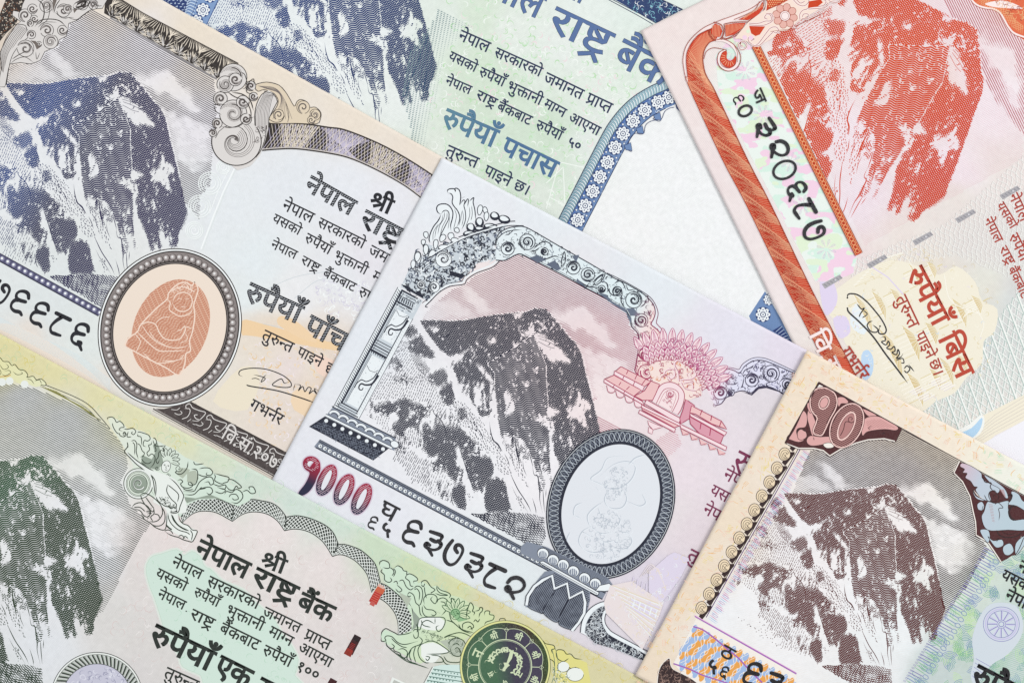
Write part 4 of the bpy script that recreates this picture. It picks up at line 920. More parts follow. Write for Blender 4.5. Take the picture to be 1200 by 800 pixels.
for s_, o in (("400,500 480,470 560,520 480,545", q8), ("560,560 640,520 700,600 660,620", q8), ("800,480 870,470 840,540", q8), ("430,330 500,330 560,400 470,400", e8), ("160,180 240,200 300,270 420,330 440,380 300,290", e8), ("430,370 480,430 470,470 440,410", e8), ("850,690 900,740 940,780 840,720", q8)):
    k.use(framemid).fill(A(s_, *o))
k.build('arch_scroll_print')
# ---- second arch to the right
k = Ink(N)
outer = np.vstack([A("300,600 340,530 420,450 500,420 560,432 610,455 650,400 720,350 800,335 900,360 1150,470", *g8)]); inner = A("380,760 440,740 480,690 560,640 640,620 720,640 780,590 860,580 950,610 1120,720", *g8)
pl = np.vstack([sm(outer, 3), sm(inner, 3)[::-1]])
k.use(frame_face).fill(pl); crumble(k, pl, 380, 2.0, [framei, framemid, framei, frame_face], .8, 41)
k.use(framei).line(sm(outer, 4), 1.1); k.line(sm(inner, 4), 1.2)
k.use(frame_face).line(sm(outer - [0.3, 2.1], 4), 2.2); k.use(framei).line(sm(A("120,700 200,620 290,600 300,560 400,440 500,405 560,412 605,420 640,370 720,320 800,310 900,335 1150,450", *g8), 4), .8)
for x, y, r, st, d in ((725, 520, 62, 200, 1), (905, 460, 78, 60, -1), (1060, 560, 50, 0, 1), (430, 640, 62, 180, 1), (350, 540, 30, 30, -1), (530, 640, 30, 60, 1)):
    volute(k, 790 + x / 8, 380 + y / 8, r / 8, st, d, frame_face, framei, 1.0)
for s_ in ("640,470 660,430 720,400 740,380", "800,440 820,400 860,380", "560,480 520,500 470,540", "600,540 560,560 500,560", "450,480 470,500 500,480", "790,600 830,580 900,600", "980,540 1040,500 1120,540", "620,600 640,560 650,500"):
    k.use(framei).line(sm(A(s_, *g8), 4), 1.1, taper=.2)
k.use(framei).fill(A("620,625 720,650 780,590 860,575 960,610 1040,650 860,595 790,605 725,665", *g8))
k.build('second_arch_print')
# ---- temple crest in crimson
k = Ink(N)
cx, cy = 782., 462.
ang0 = -62
for ring, (r0_, r1_, n_, wd) in enumerate(((62, 78, 13, 3.6), (54, 63, 15, 3.2), (46, 55, 15, 3.0), (38, 47, 14, 2.8))):
    for i in range(n_):
        a = math.radians(ang0 - 58 + 112 * (i + (ring % 2) * .5) / n_)
        u = np.array([math.cos(a), math.sin(a)]); w_ = np.array([-u[1], u[0]]); c = np.array([cx, cy])
        p = [c + u * r0_ - w_ * wd, c + u * (r0_ + r1_) / 2 - w_ * wd * 1.1, c + u * r1_, c + u * (r0_ + r1_) / 2 + w_ * wd * 1.1, c + u * r0_ + w_ * wd]
        k.use(crimpale).fill(p); k.use(mag if ring < 3 else crim).line(sm(p, 3), .7)
        k.line([c + u * r0_, c + u * (r1_ - 2)], .4); k.line([c + u * r0_ - w_ * wd * .5, c + u * (r1_ - 3) - w_ * .4], .35); k.line([c + u * r0_ + w_ * wd * .5, c + u * (r1_ - 3) + w_ * .4], .35)
        k.line(ellipse(*(c + u * (r0_ + 1)), 2.6, 2.6, 0, 10), .45, True)
k.use(crim); crumble(k, ellipse(cx + 22, cy - 44, 30, 18, 28), 120, 2.2, [mag], .5, 55)
inn = np.array([[cx + 40 * math.cos(math.radians(a)), cy + 40 * math.sin(math.radians(a))] for a in np.linspace(-125, 2, 16)] + [[cx + 8, cy + 12], [cx - 12, cy]])
k.use(ink('ink_1000_peach', '#f1ddd6')).fill(inn)
crumble(k, inn, 130, 2.6, [crim, ink('ink_1000_orange', '#d98a5c'), crimpale, crim], .8, 51)
for s_, w in (("840,290 830,200 800,140 820,100 870,110", 1.1), ("850,280 950,270 1000,230 980,180", 1.1), ("880,310 960,300 970,360", 1.0), ("700,230 720,190 790,180 800,240 760,270 740,240", 1.0), ("860,300 900,360 1000,380", .9)):
    k.use(crimpale).line(sm(A(s_, *f8), 5), w * 2.2); k.use(crim).line(sm(A(s_, *f8), 5) + [.9, .6], w * .6)
rose = ink('ink_1000_roof', '#eac0c0')
def plank(s_, o, f=crimpale, w=.95): k.use(f).fill(A(s_, *o)); k.use(crim).line(A(s_, *o), w, True)
plank("300,155 580,295 510,350 240,205", f8, rose); plank("240,195 520,340 500,385 235,230", f8); plank("235,235 490,375 410,440 150,270", f8, rose); plank("145,270 500,480 520,520 140,300", f8)
for i in range(4):
    x, y = 165 + i * 85, 330 + i * 46
    k.use(crimpale).fill(A(f"{x},{y} {x+75},{y+42} {x+70},{y+62} {x+15},{y+60}", *f8)); k.use(crim).line(sm(A(f"{x},{y} {x+15},{y+58} {x+45},{y+72} {x+72},{y+62} {x+75},{y+42}", *f8), 3), .7)
for s_ in ("370,185 350,225", "450,230 430,275", "530,275 490,330", "240,320 225,355", "340,375 325,405", "430,430 415,460", "330,240 315,275", "430,290 415,330", "300,300 280,330", "380,340 350,370"): k.line(A(s_, *f8), .9)
plank("580,290 660,320 610,470 500,470 430,430 520,380", f8, rose)
arch = np.vstack([A("590,480 620,420 660,340 720,305 790,305 850,340 890,400 890,470 860,560 830,605", *f8)])
k.use(crimpale).fill(sm(arch, 3)); k.use(crim).line(sm(arch, 4), .9)
arch2 = A("630,500 680,400 720,362 780,362 830,390 840,440 820,500 780,580", *f8)
k.use(ink('ink_1000_pinkwhite', '#f3dfe0')).fill(sm(arch2, 3)); k.use(crim).line(sm(arch2, 4), .7)
arch3 = A("650,510 700,410 740,378 790,385 815,430 800,490 770,570", *f8); k.line(sm(arch3, 4), .4)
volute(k, 690 + 760 / 8, 410 + 410 / 8, 4.5, 0, 1, crimpale, crim, .5); crumble(k, A("680,480 720,430 800,460 770,560", *f8), 18, 2, [crim], .4, 5)
plank("540,465 860,640 840,690 520,500", f8); plank("490,505 855,705 800,725 500,560", f8, rose); plank("490,510 860,690 850,712 495,540", f8, crimpale); plank("475,560 810,735 800,768 465,590", f8)
plank("550,660 690,720 600,745 560,700", f8, crimpale, .6); plank("560,720 600,745 590,785 555,770", f8, crimpale, .6)
darkrose = ink('ink_1000_wall', '#d89aaa')
plank("905,460 990,520 950,560 940,640 860,690 850,640 880,560", f8, darkrose)
plank("960,520 1240,665 1290,740 1150,690 1000,600 945,585", f8, rose); plank("945,590 1290,770 1270,800 950,620", f8); plank("940,620 1260,800 1220,900 1100,850 950,690", f8, darkrose); plank("850,690 1290,905 1280,940 860,730", f8)
for i in range(5):
    x, y = 860 + i * 85, 735 + i * 46
    k.use(rose).fill(A(f"{x},{y} {x+75},{y+42} {x+70},{y+62} {x+15},{y+60}", *f8)); k.use(crim).line(A(f"{x},{y} {x+20},{y+60} {x+78},{y+45}", *f8), .7)
for s_ in ("1060,560 1040,610", "1150,610 1140,660", "1240,660 1220,720", "1050,680 1040,740", "1140,730 1130,800"): k.use(crim).line(A(s_, *f8), 1.1)
k.build('temple_crest_print')
# ---- oval with interlaced ring
k = Ink(N)
ocx, ocy = 715.5, 590.
def OV(rx_, ry_, n=90): return ellipse(ocx, ocy, rx_, ry_, 22, n)
ORX, ORY = 71., 88.
k.use(navy).fill(OV(ORX + 2, ORY + 2), OV(ORX - 16, ORY - 16)[::-1])
ovm = ink('clear_1000_oval', '#dfe3e9', mottle=.0)
ringp = OV(ORX - 7, ORY - 7, 200)
lace(k, ringp, 11.5, greyfill, .42, 9.0, 3, True, (1,), 0); lace(k, ringp, 11, palegrey, .5, 12.0, 2, True, (1,), .2)
k.use(white1).line(OV(ORX + .2, ORY + .2), .5, True)
k.build('oval_ring_print')
k = Ink(N); k.use(ovm).fill(OV(ORX - 16, ORY - 16))
k.build('oval_window')
k = Ink(N)
emb_shade = ink('embossing_1000_shade', '#b9c1cb', mottle=0); emb_lit = ink('embossing_1000_lit', '#e6ecf1', mottle=0)
# blind-embossed seated goddess, its relief painted as faint shade lines beside lit ones
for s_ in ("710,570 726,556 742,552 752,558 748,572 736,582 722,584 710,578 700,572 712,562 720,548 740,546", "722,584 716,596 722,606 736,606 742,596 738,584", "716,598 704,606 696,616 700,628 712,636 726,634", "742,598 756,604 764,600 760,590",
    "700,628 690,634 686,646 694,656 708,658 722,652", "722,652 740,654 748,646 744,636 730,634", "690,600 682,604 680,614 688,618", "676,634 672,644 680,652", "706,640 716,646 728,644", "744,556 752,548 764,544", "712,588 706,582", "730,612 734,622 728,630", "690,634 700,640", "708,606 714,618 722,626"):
    p = sm(A(s_) + np.array([-8, -12]), 5); k.use(emb_shade).line(p, 1.0, taper=.2); k.use(emb_lit).line(p + [1.0, .9], .8, taper=.2)
crumble(k, ellipse(712, 628, 27, 30, 20), 230, 2.6, [emb_shade, emb_lit, emb_shade], .6, 71)
crumble(k, ellipse(722, 566, 14, 20, 10), 130, 2.2, [emb_shade, emb_lit, emb_shade], .6, 72)
k.build('embossed_figure')
# ---- cushion, vase and hook at the foot of the oval
k = Ink(N); h8 = (610, 640, 8)
k.use(greyfill).fill(A("0,0 60,-50 240,0 540,150 820,290 860,350 840,400 730,420 180,140 0,60", *h8))
for i, sft in enumerate(np.arange(0, 1.01, .2)): k.use(navy).line(A(f"{200+sft*40},{-10+sft*60} {820-sft*30},{300+sft*50}", *h8), .4)
for i, (x, y) in enumerate(((210, 60), (305, 120), (400, 165), (495, 225), (600, 290), (700, 340))):
    c = np.array([610 + x / 8, 640 + y / 8])
    k.use(navy).fill(ellipse(*c, 7.2, 6.6, 28, 16)); k.use(white1).fill(ellipse(c[0], c[1] + .3, 6.4, 5.9, 28, 16)); k.use(greyfill).fill(ellipse(c[0] - .3, c[1] + 1.6, 4.9, 4.4, 28, 14))
    for d in (-2, 0, 2): k.use(white1).line([[c[0] + d, c[1] - 2.5], [c[0] + d * 1.2, c[1] + 4]], .7)
k.use(white1).fill(A("740,360 830,340 865,370 850,405 790,415 700,410", *h8)); k.use(navy).line(A("740,360 830,340 865,370 850,405 790,415 700,410", *h8), .8, True)
k.use(white1).fill(A("180,140 210,130 735,425 725,450 700,448 200,165", *h8)); k.use(navy).line(A("180,140 210,130 735,425 725,450 700,448 200,165", *h8), .9, True); k.line(A("200,150 715,437", *h8), .6)
k.build('cushion_print')
k = Ink(N)
bg = A("175,290 230,230 300,220 620,400 650,420 650,500 620,620 590,640 50,560 50,520 80,420", *h8)
k.use(greyfill).fill(bg)
vtone = lambda x, y: .62 + .2 * np.sin((x - y) / 3.0)
k.use(navy).engrave(A("300,230 640,410 650,500 620,600 580,410 460,470 430,330 320,380", *h8), 28, 2.0, lambda x, y: x * 0 + .45, 2)
for s_, dk in (("70,560 80,480 140,380 240,300 290,280 300,340 320,420 230,560 210,620 170,610", 1), ("215,620 225,560 320,420 370,380 430,360 450,480 370,640 350,700 300,690", 1), ("355,700 375,640 450,490 500,455 570,440 600,520 590,620 540,700 480,770 380,740", 1)):
    P_ = A(s_, *h8); k.use(ink('ink_1000_vase', '#7f8795')).fill(sm(P_, 3, True)); k.use(navy).engrave(sm(P_, 3, True), -62, 1.9, lambda x, y: .35 + .35 * vnoise(x / 5, y / 5), 1.6); k.use(navy).line(sm(P_, 3, True), .8, True)
k.use(white1).line(A("55,545 70,460 130,370 210,310 295,268 318,390 435,340 458,480 580,415 605,520 595,620 545,710 480,785", *h8), 3.0)
k.use(navy).line(A("40,550 50,460 115,360 195,295 305,252 330,372 445,325 468,462 590,400 622,520 612,620 560,710 500,785", *h8), .8); k.line(A("68,560 85,470 145,380 220,325 285,290 308,410 425,362 448,496 570,435 590,520 580,620 530,700 465,780", *h8), .7)
k.build('vase_print')
k = Ink(N)
hk = np.vstack([sm(A("560,800 575,700 620,610 700,540 800,510 915,545 850,565 800,620 790,700 830,770 900,820 1180,985 1150,1060 900,960", *h8), 4)])
k.use(white1).fill(hk); k.use(navy).line(sm(A("560,800 575,700 620,610 700,540 800,510 915,545 850,565 800,620 790,700 830,770 900,820 1190,975", *h8), 4), .9)
hk2 = sm(A("600,800 620,700 680,610 760,555 835,548 780,600 762,680 790,770 860,840 1180,1010 1150,1060 900,960 700,900", *h8), 4)
k.use(navy).fill(hk2)
crumble(k, hk2, 200, 3.2, [white1, palegrey], .45, 91)
k.line(sm(A("600,800 620,700 680,610 760,555 835,548", *h8), 4), .5)
k.build('hook_ornament_print')
# ---- pagoda underprint near the edge of the ten
k = Ink(N); t4 = (600, 600, 4)
lil = ink('ink_1000_lilac', '#dcd4e6', mottle=0); ylw = ink('ink_1000_cream', '#e6dcdc', mottle=0)
for s_, c_ in (("460,340 560,320 710,420 690,480 610,640 440,470 430,420", ylw), ("730,200 760,185 835,215 790,300 740,370 700,420 640,370 640,280", lil), ("560,400 690,440 670,510 550,450", lil)):
    k.use(c_).fill(A(s_, *t4))
for i in range(7): k.use(ink('ink_1000_buff', '#e3d6c0', mottle=0)).line(A(f"{470+i*14},{340+i*22} {700-i*8},{430+i*24}", *t4), 1.2); k.use(white1).line(A(f"{475+i*14},{346+i*22} {700-i*8},{437+i*24}", *t4), .8)
for i in range(6): k.use(lil).line(A(f"{570+i*20},{300+i*10} {560+i*22},{340+i*10}", *t4), 1.2); k.use(ylw).line(sm(A(f"{600+i*14},{300-i*8} {650+i*8},{240+i*6} {700+i*4},{300+i*12}", *t4), 4), .8)
for i in range(5): k.use(white1).line(A(f"{575+i*26},{405+i*13} {565+i*26},{440+i*13}", *t4), 1.5)
crumble(k, A('460,340 560,320 640,370 640,280 730,200 835,215 790,300 740,370 690,480 610,640 440,470 430,420', *t4), 130, 3, [ink('ink_1000_buff', None), white1, lil], .6, 97)
k.build('pagoda_underprint')
# ---- numerals, serial number and lettering
k = Ink(N)
redi = ink('ink_1000_numeral', None, [(0, '#b51f3c'), (12, '#b5243f'), (20, '#5b2438'), (27, '#2c2c44'), (60, '#2c2c44')], (0, -1))
dn = N.loc(A("352,532"))[0] / S
numi = ink('ink_1000_value', None, [(-dn[1] + 2, '#9c2540'), (-dn[1] + 13, '#7d2840'), (-dn[1] + 20, '#4c2a44'), (-dn[1] + 26, '#2b2c45'), (-dn[1] + 60, '#2b2c45')], (0, -1), mottle=0)
halo = ink('ink_1000_value_halo', '#d3c3d3', mottle=0)
shapes = []
v9 = np.vstack([ellipse(0, 0, 7.0, 8.2, 8, 30)])
def zero(c, rx_=10.2, ry_=19.5, rot=25):
    o_ = ellipse(c[0], c[1], rx_, ry_, rot, 36); i_ = ellipse(c[0], c[1], rx_ * .34, ry_ * .66, rot, 28)
    return o_, i_
zs = [(388.5, 572), (409, 578.5), (427.5, 588)]
zs = [(383, 562), (403.5, 573), (424, 584)]
for c in [(365, 552)]:
    loopo = ellipse(365.5, 543.5, 10.5, 9.2, 25, 26); loopi = ellipse(365, 543.5, 4.6, 3.8, 25, 20)
    tail = sm(A("372,538 376,548 372,560 364,574 355,580 350,577 358,566 363,555 362,549"), 4, True)
    k.use(halo).line(loopo, 2.4, True); k.line(tail, 2.4, True)
    k.use(numi).fill(loopo, loopi[::-1]); k.fill(tail)
for c in zs:
    o_, i_ = zero(c); k.use(halo).line(o_, 2.6, True); k.use(numi).fill(o_, i_[::-1])
for an in (28,):
    for c in zs + [(365.5, 543.5)]:
        o_, i_ = zero(c); 
        if c[0] < 370: o_, i_ = ellipse(365.5, 543.5, 9.5, 8.2, 25, 26), ellipse(365, 543.5, 5, 4.4, 25, 20)
        k.use(ink('ink_1000_stripe', '#dcc3cf', mottle=0)).engrave(o_ * .96 + np.array(c) * .04, an, 1.9, lambda x, y: x * 0 + .26, 2, holes=[i_])
k.build('value_numerals')
black = ink('ink_black', '#1d1c22', mottle=.06)
# handwritten-style serial numerals, traced as pen strokes in a 30-unit-high box
_p = (330, 560, 4)
PEN = {'६': (["655,235 652,213 635,202 612,202 597,214 596,232 610,244 640,252", "610,244 588,246 573,262 572,282 588,297 612,302 622,316"], (611, 258)),
       '३': (["698,248 748,266 750,280 740,292 722,295 700,284", "735,292 748,308 738,326 715,334 690,328 674,314 682,303 696,312", "690,328 706,360"], (712, 302)),
       '७': (["802,290 780,318 765,352 768,384 788,403 814,396 838,366 850,335 840,314 822,312 814,328 824,346"], (808, 350)),
       '८': (["978,400 1048,432", "1012,416 976,440 952,468 954,494 974,504 1000,512"], (998, 456)),
       '२': (["1060,486 1078,468 1106,464 1130,478 1138,502 1122,524 1092,532 1062,528 1052,514 1062,506 1072,518", "1072,530 1088,562"], (1092, 512))}
PEN['९'] = (["652,235 650,213 633,202 612,202 597,214 596,232 610,244 634,250", "610,244 588,246 576,262 578,280 592,292 612,296 618,288 606,282", "612,296 622,322"], (611, 258))
def digit(note, w, c, h, ang, inkm=black, bold=2.2, parent=None, asp=1.0):
    """one numeral centred at c, h tall, reading direction at angle"""
    k = Ink(note); k.use(inkm)
    if w == '०':
        k.line(ellipse(c[0], c[1], h * .34, h * .47, ang, 30), bold * 1.25, True)
        return k.build('digit', parent)
    if w in PEN:
        st, cc = PEN[w]; c0 = A(f"{cc[0]},{cc[1]}", *_p)[0]
        r = math.radians(ang - 27.8); f = h / 29.0
        for i, q in enumerate(st):
            p = sm(A(q, *_p), 6) - c0
            p = np.stack([p[:, 0] * math.cos(r) - p[:, 1] * math.sin(r), p[:, 0] * math.sin(r) + p[:, 1] * math.cos(r)], 1) * f + np.array(c)
            u = np.linspace(0, 1, len(p))
            wv = bold * (1.75 + .35 * np.sin(u * 9 + i)) * f * (1.25 if w == '८' and i == 0 else 1)
            k.line(p, wv); k.dots([p[0], p[-1]], np.array([wv[0], wv[-1]]) / 2, 10)
        return k.build('digit', parent)
    adv, gl = WORDS[w]; g, gx = gl[0]; P = np.vstack(GLYPH[g])
    bold = bold * min(1, h / 24)
    x0, y0 = P.min(0); x1, y1 = P.max(0); sc = h / (y1 - y0)
    a = math.radians(ang); t = np.array([math.cos(a), math.sin(a)]); n = np.array([-t[1], t[0]])
    loops = [np.array(c) + ((q[:, 0] - (x0 + x1) / 2) * sc * asp)[:, None] * t + ((y0 + y1) / 2 - q[:, 1])[:, None] * sc * n for q in GLYPH[g]]
    big = max(loops, key=lambda q: abs(area2(q)))
    k.fill(big, *[q for q in loops if q is not big and inside(q[:1, 0], q[:1, 1], big)[0]])
    for q in loops:
        k.line(q, bold, True)
    return k.build('digit', parent)
def serial(note, letters, digits, ang, inkm=black, bold=2.3, small=.8):
    k = Ink(note).use(inkm)
    for w, a, b in letters: word(k, w, a, b, .82, small)
    o = k.build('serial_number')
    for w, c, h, *r in digits: digit(note, w, c, h, ang + (r[0] if r else 0), inkm, bold, o, r[1] if len(r) > 1 else 1.0)
    return o
serial(N, [("घ", (450.5, 585.5), (469.5, 595.5))], [("६", (437, 612.5), 15, 0), ("५", (453.5, 620.5), 14.5, 0, 1.3), ("६", (482.7, 624.5), 29, 0), ("३", (508, 635.5), 29, 0), ("७", (532, 647.5), 29, 0), ("३", (555.5, 661), 29, 0), ("८", (579.5, 674), 29, 0), ("२", (603, 688), 29, 0)], 27.8)
k = Ink(N).use(ink('ink_1000_text', '#7a2c50'))
for w, a, b, st in (("नेपाल", (852, 548), (888, 567), 1.1), ("यसको", (836, 567), (872, 586), 1.1), ("नेपाल", (828, 589), (862, 607), 1.1), ("रुपैयाँ", (866, 527), (930, 560), 1.1), ("तुरुन्त", (810, 642), (850, 663), 1)):
    word(k, w, a, b, st, .5)
k.build('lettering')
# ================================================================== five rupee note
N = N5
brown = ink('ink_5_brown', '#2f2825'); bgrey = ink('ink_5_grey', '#716866'); bpale = ink('ink_5_pale', '#cfc8c4'); bwhite = ink('clear_5', '#dcd8d5', mottle=0)
bnavy = ink('ink_5_peak', None, [(60, '#151c3a'), (170, '#122a60'), (230, '#1c3f80'), (290, '#181c48'), (360, '#221c4c')], (1, 0)); cream = ink('ink_5_cream', '#eadfce', mottle=0)
text5 = ink('ink_5_text', '#1b1c24')
PM5 = paper_mat('paper_5', amount=0.05, wave=.08, wave_scale=1.1, wave_rot=-15, wave_col='#c3b49c', distort=9)
N.paper(880, 452, PM5, [(130, -20, '#f1e0c8', 3), (230, 40, '#f2e2ca', 4), (330, 90, '#f2e2cb', 4), (420, 140, '#f2e2cc', 4), (490, 175, '#f1e0cb', 3), (10, 40, '#e7d3bd', 1), (60, 40, '#eceaf0', 2), (180, 60, '#edeaf2', 2), (100, 140, '#e9edf4', 3), (30, 220, '#e8edf2', 3),
  (240, 150, '#e9e6ee', 2), (280, 240, '#e5edf3', 5), (340, 220, '#e4ebf3', 5), (400, 220, '#e6ebf4', 4), (450, 240, '#e7e9f3', 4), (300, 300, '#e3eef3', 4), (400, 320, '#e6eaf1', 2), (430, 300, '#e6e4ee', 2), (60, 350, '#dfe9ea', 4), (10, 330, '#e2ebec', 3), (100, 410, '#e2ece9', 5),
  (30, 392, '#ede2d6', .6), (80, 428, '#ede3d6', .6), (120, 448, '#eee4d8', .6), (300, 400, '#efe0cc', 2), (320, 385, '#f0dcc4', 1.5), (370, 400, '#efd2b0', 1), (340, 430, '#eedcd6', 1), (300, 450, '#efe1d0', 2), (260, 480, '#ece0cc', 2), (330, 490, '#eddccd', 2), (370, 470, '#f0dac0', 1), (390, 450, '#efcfb4', 1),
  (250, 430, '#ece3d4', 2), (350, 350, '#eceef2', 2), (290, 350, '#e3eef0', 3), (370, 430, '#efdfcf', 1)])
i8 = (130, 0, 8); j8 = (0, 0, 8)
# sky and peak
skyp = np.vstack([A("870,90 660,225 620,320 560,400 540,450 430,480 380,570 320,600 100,605 60,790 40,830", *j8), [[40, 110], [120, 120], [235, 260], [236, 230]], A("990,640 1000,500 1010,380 1020,300", 0, 60, 4), [[252, 92]]])
put_sky(N, '5', ink('ink_5_sky', '#5e5960'), skyp, 29.2, 2.2, .9)
put_peak(N, '5', bnavy, rect((-60, 60), (300, 60), (300, 300), (116, 366), (0, 300), (-60, 270)))
# fine relief scrolls, almost white
k = Ink(N); f1 = ink('relief_5_white', '#f4f8f8', mottle=0); f2 = ink('relief_5_shade', '#d9e2de', mottle=0)
for x, y, r in ((246, 215, 13), (234, 242, 13), (228, 270, 10), (262, 196, 8)):
    for q in (1, .8, .55): k.use(f1).line(ellipse(x, y, r * q, r * q), .8, True); k.use(f2).line(ellipse(x + .8, y + .7, r * q, r * q), .4, True)
    k.use(f1).line(spiral(x, y, r * .5, 30, 1.2, 1), .7)
k.use(f1).line(A("275,198 262,225 250,255 236,292"), 1.6); k.use(f2).line(A("277,199 264,226 252,256 238,293"), .5); k.use(f1).line(A("268,200 256,224 246,250"), .8)
for s_ in ("300,345 345,325 385,318", "285,376 330,384 400,406", "345,350 370,330 392,326"): k.use(ink('relief_5_line', '#c3cdd2')).line(sm(A(s_), 5), .5)
crumble(k, A("375,320 430,330 440,350 420,375 385,370 370,345"), 120, 3.4, [f1, ink('relief_5_lilac', '#d3cfe0', mottle=0)], .8, 33)
crumble(k, A("290,392 330,375 400,400 440,420 400,470 360,520 320,520 270,470 285,430"), 240, 3.2, [ink('relief_5_peach', '#edd8bc', mottle=0), ink('relief_5_blush', '#f0e6ea', mottle=0), ink('relief_5_gold', '#e6c89e', mottle=0)], 1.2, 34)
for s_, c in (("285,375 310,380 400,405 402,412 300,394 284,392", '#efd0a6'), ("330,370 350,378 372,400 352,396 326,380", '#efd2ac'), ("350,455 400,480 395,500 345,480", '#efd6b6'), ("370,415 400,428 396,445 372,436", '#f0d6c6'), ("0,379 30,386 70,408 120,448 125,470 0,400", '#eee2d6'), ("283,430 305,440 290,480 250,470", '#ece2cc')):
    k.use(ink('tint_5_' + c[1:], c, mottle=.03)).fill(sm(A(s_), 3, True))
for i in range(9): k.use(ink('tint_5_blue', '#cfe6ee', mottle=0)).line(sm(A(f"0,{372+i*1.6} 40,{392+i*1.5} 90,{415+i*2} 130,{445+i*1.5}"), 5), .35)
k.build('underprint')
# fur-like guilloche along the top, then the arch band
k = Ink(N)
furp = np.vstack([A("-40,-100 100,0 310,130 1200,600 1000,740 0,165 -60,130", *i8)])
k.use(brown).fill(furp)
g = np.random.default_rng(5)
P0 = A("0,165 1000,740", *i8); P1 = A("60,-20 1190,590", *i8)
for c in np.arange(0, 1.01, .125):
    c0 = P0[0] * (1 - c) + P0[1] * c; 
    for j in range(46):
        a = math.radians(-150 + g.random() * 215); l0 = 1 + g.random() * 8; l1 = l0 + 3 + g.random() * 8
        u = np.array([math.cos(a), math.sin(a)])
        p = sm(np.array([c0 + u * l0, c0 + u * (l0 + l1) / 2 + [0.5 - g.random(), .5], c0 + u * l1]), 3)
        if inside(p[:, 0], p[:, 1], furp).all(): k.use(bwhite if l0 < 5 else cream).line(p, .45 + .35 * g.random(), taper=.4)
for c in np.arange(-.02, 1.02, .011):
    b_ = P1[0] * (1 - c) + P1[1] * c; a = math.radians(29 + 90 + 38 * math.sin(c * 26) + 10 * g.random()); u = np.array([math.cos(a), math.sin(a)]); l = 7 + 5 * g.random()
    for q in (0, 1): k.use(cream).line(sm(np.array([b_ + u * (.6 + q * 4), b_ + u * (l * .6 + q * 4) + [.5, 0], b_ + u * (l + q * 4)]), 3), .5 + .3 * q, taper=.3)
k.use(ink('ink_5_rail', '#8d8a8c')).line(A("0,165 1000,740", *i8) + [-.4, 1.0], 1.8)
k.use(brown).line(A("100,0 310,130 1200,600", *i8), .8)
k.use(brown).fill(A("60,0 250,0 240,40 150,240 60,320 0,400 0,150", *j8))
crumble(k, A("60,0 250,0 240,40 150,240 60,320 0,400 0,150", *j8), 120, 1.3, [cream, ink('ink_5_rust', '#8a5a3c')], .5, 8)
k.build('guilloche_band_print')
k = Ink(N)
top = np.vstack([A("640,200 820,195 1000,205 1200,235", 235, 120, 8), A("200,100 500,220 780,370 1050,545", 380, 140, 8), [[530, 222]]]); bot = np.vstack([A("580,455 700,445 900,440 1200,480", 235, 120, 8), A("250,370 500,480 750,620 935,755", 380, 140, 8), [[512, 244]]])
top = sm(top, 6); bot = sm(bot, 6)
k.use(brown).fill(np.vstack([top, bot[::-1]]))
T_ = along(top, 1.0); B_ = along(bot, len(T_) and np.sum(np.hypot(*(bot[1:] - bot[:-1]).T)) / (len(T_) - 1)); nn = min(len(T_), len(B_))
def tb(i, f): i = int(np.clip(i, 0, nn - 1)); return T_[i] * (1 - f) + B_[i] * f
lil5 = ink('ink_5_lilac_line', '#c9c2d6', mottle=0)
for cc, m_ in ((38, cream), (148, cream), (92, lil5), (200, lil5)):
    for j in range(-15, 16):
        f0 = .04
        k.use(m_).line(sm(np.array([tb(cc + j * 1.5, f0), tb(cc + j * 1.15, .5), tb(cc + j * .8 + (1 if j % 2 else -1) * 3, .96)]), 3), .55)
        if m_ is lil5: k.line([tb(cc + j * 2.0, .05), tb(cc - j * 1.2 + 10, .95)], .45)
    for f in (.25, .5, .75): k.use(m_).line(np.array([tb(cc + j, f + .04 * math.sin(j)) for j in range(-17, 18, 1)]), .4)
for j in range(0, nn, 4): k.use(cream if j % 8 else lil5).line([tb(j, .04), tb(j + 12, .96)], .5); k.line([tb(j + 16, .04), tb(j, .96)], .5)
k.use(bpale).line((B_ - [0, 1.6])[:nn], 1.1); k.use(brown).line(T_, .9); k.line(B_, 1.2)
k.build('arch_band_print')
# acanthus ornaments
def shade(k, cx, cy, r, start, d, face, edge, mid, w=.6, turns=1.6, arms=5):
    """round acanthus scroll with concentric engraved shading"""
    k.use(face).fill(ellipse(cx, cy, r, r, 0, 22))
    for j in range(arms):
        k.use(mid).line(spiral(cx, cy, r * (.92 - j * .1), start + j * 12, turns * (1 - j * .08), d, .16), .45)
    k.use(edge).line(ellipse(cx, cy, r, r, 0, 26, start, start + 335), w * 1.2)
    k.line(spiral(cx, cy, r * .72, start + 60, turns * .8, d, .1), w * 1.2)
k = Ink(N)
body = A("160,235 200,210 120,150 130,105 200,120 215,50 240,0 1010,0 965,85 870,92 800,140 720,200 650,225 640,290 625,345 560,380 548,430 480,465 425,490 385,570 340,590 290,605 200,592 100,605 85,650 60,790 50,820 0,820 0,740 20,640 5,500 60,380", *j8)
k.use(bwhite).fill(body); k.use(brown).line(body, .8, True)
for j in range(9): k.use(bgrey if j % 2 else brown).line(sm(A(f"{170+j*12},{232+j*6} {80+j*12},{330+j*9} {18+j*9},{480+j*8} {j*7},{640+j*9}", *j8), 5), .55)
k.use(bwhite).line(sm(A("250,340 150,440 80,560 30,800", *j8), 5), 3.0); k.use(brown).line(sm(A("270,355 170,450 105,570 65,800", *j8), 5), .7)
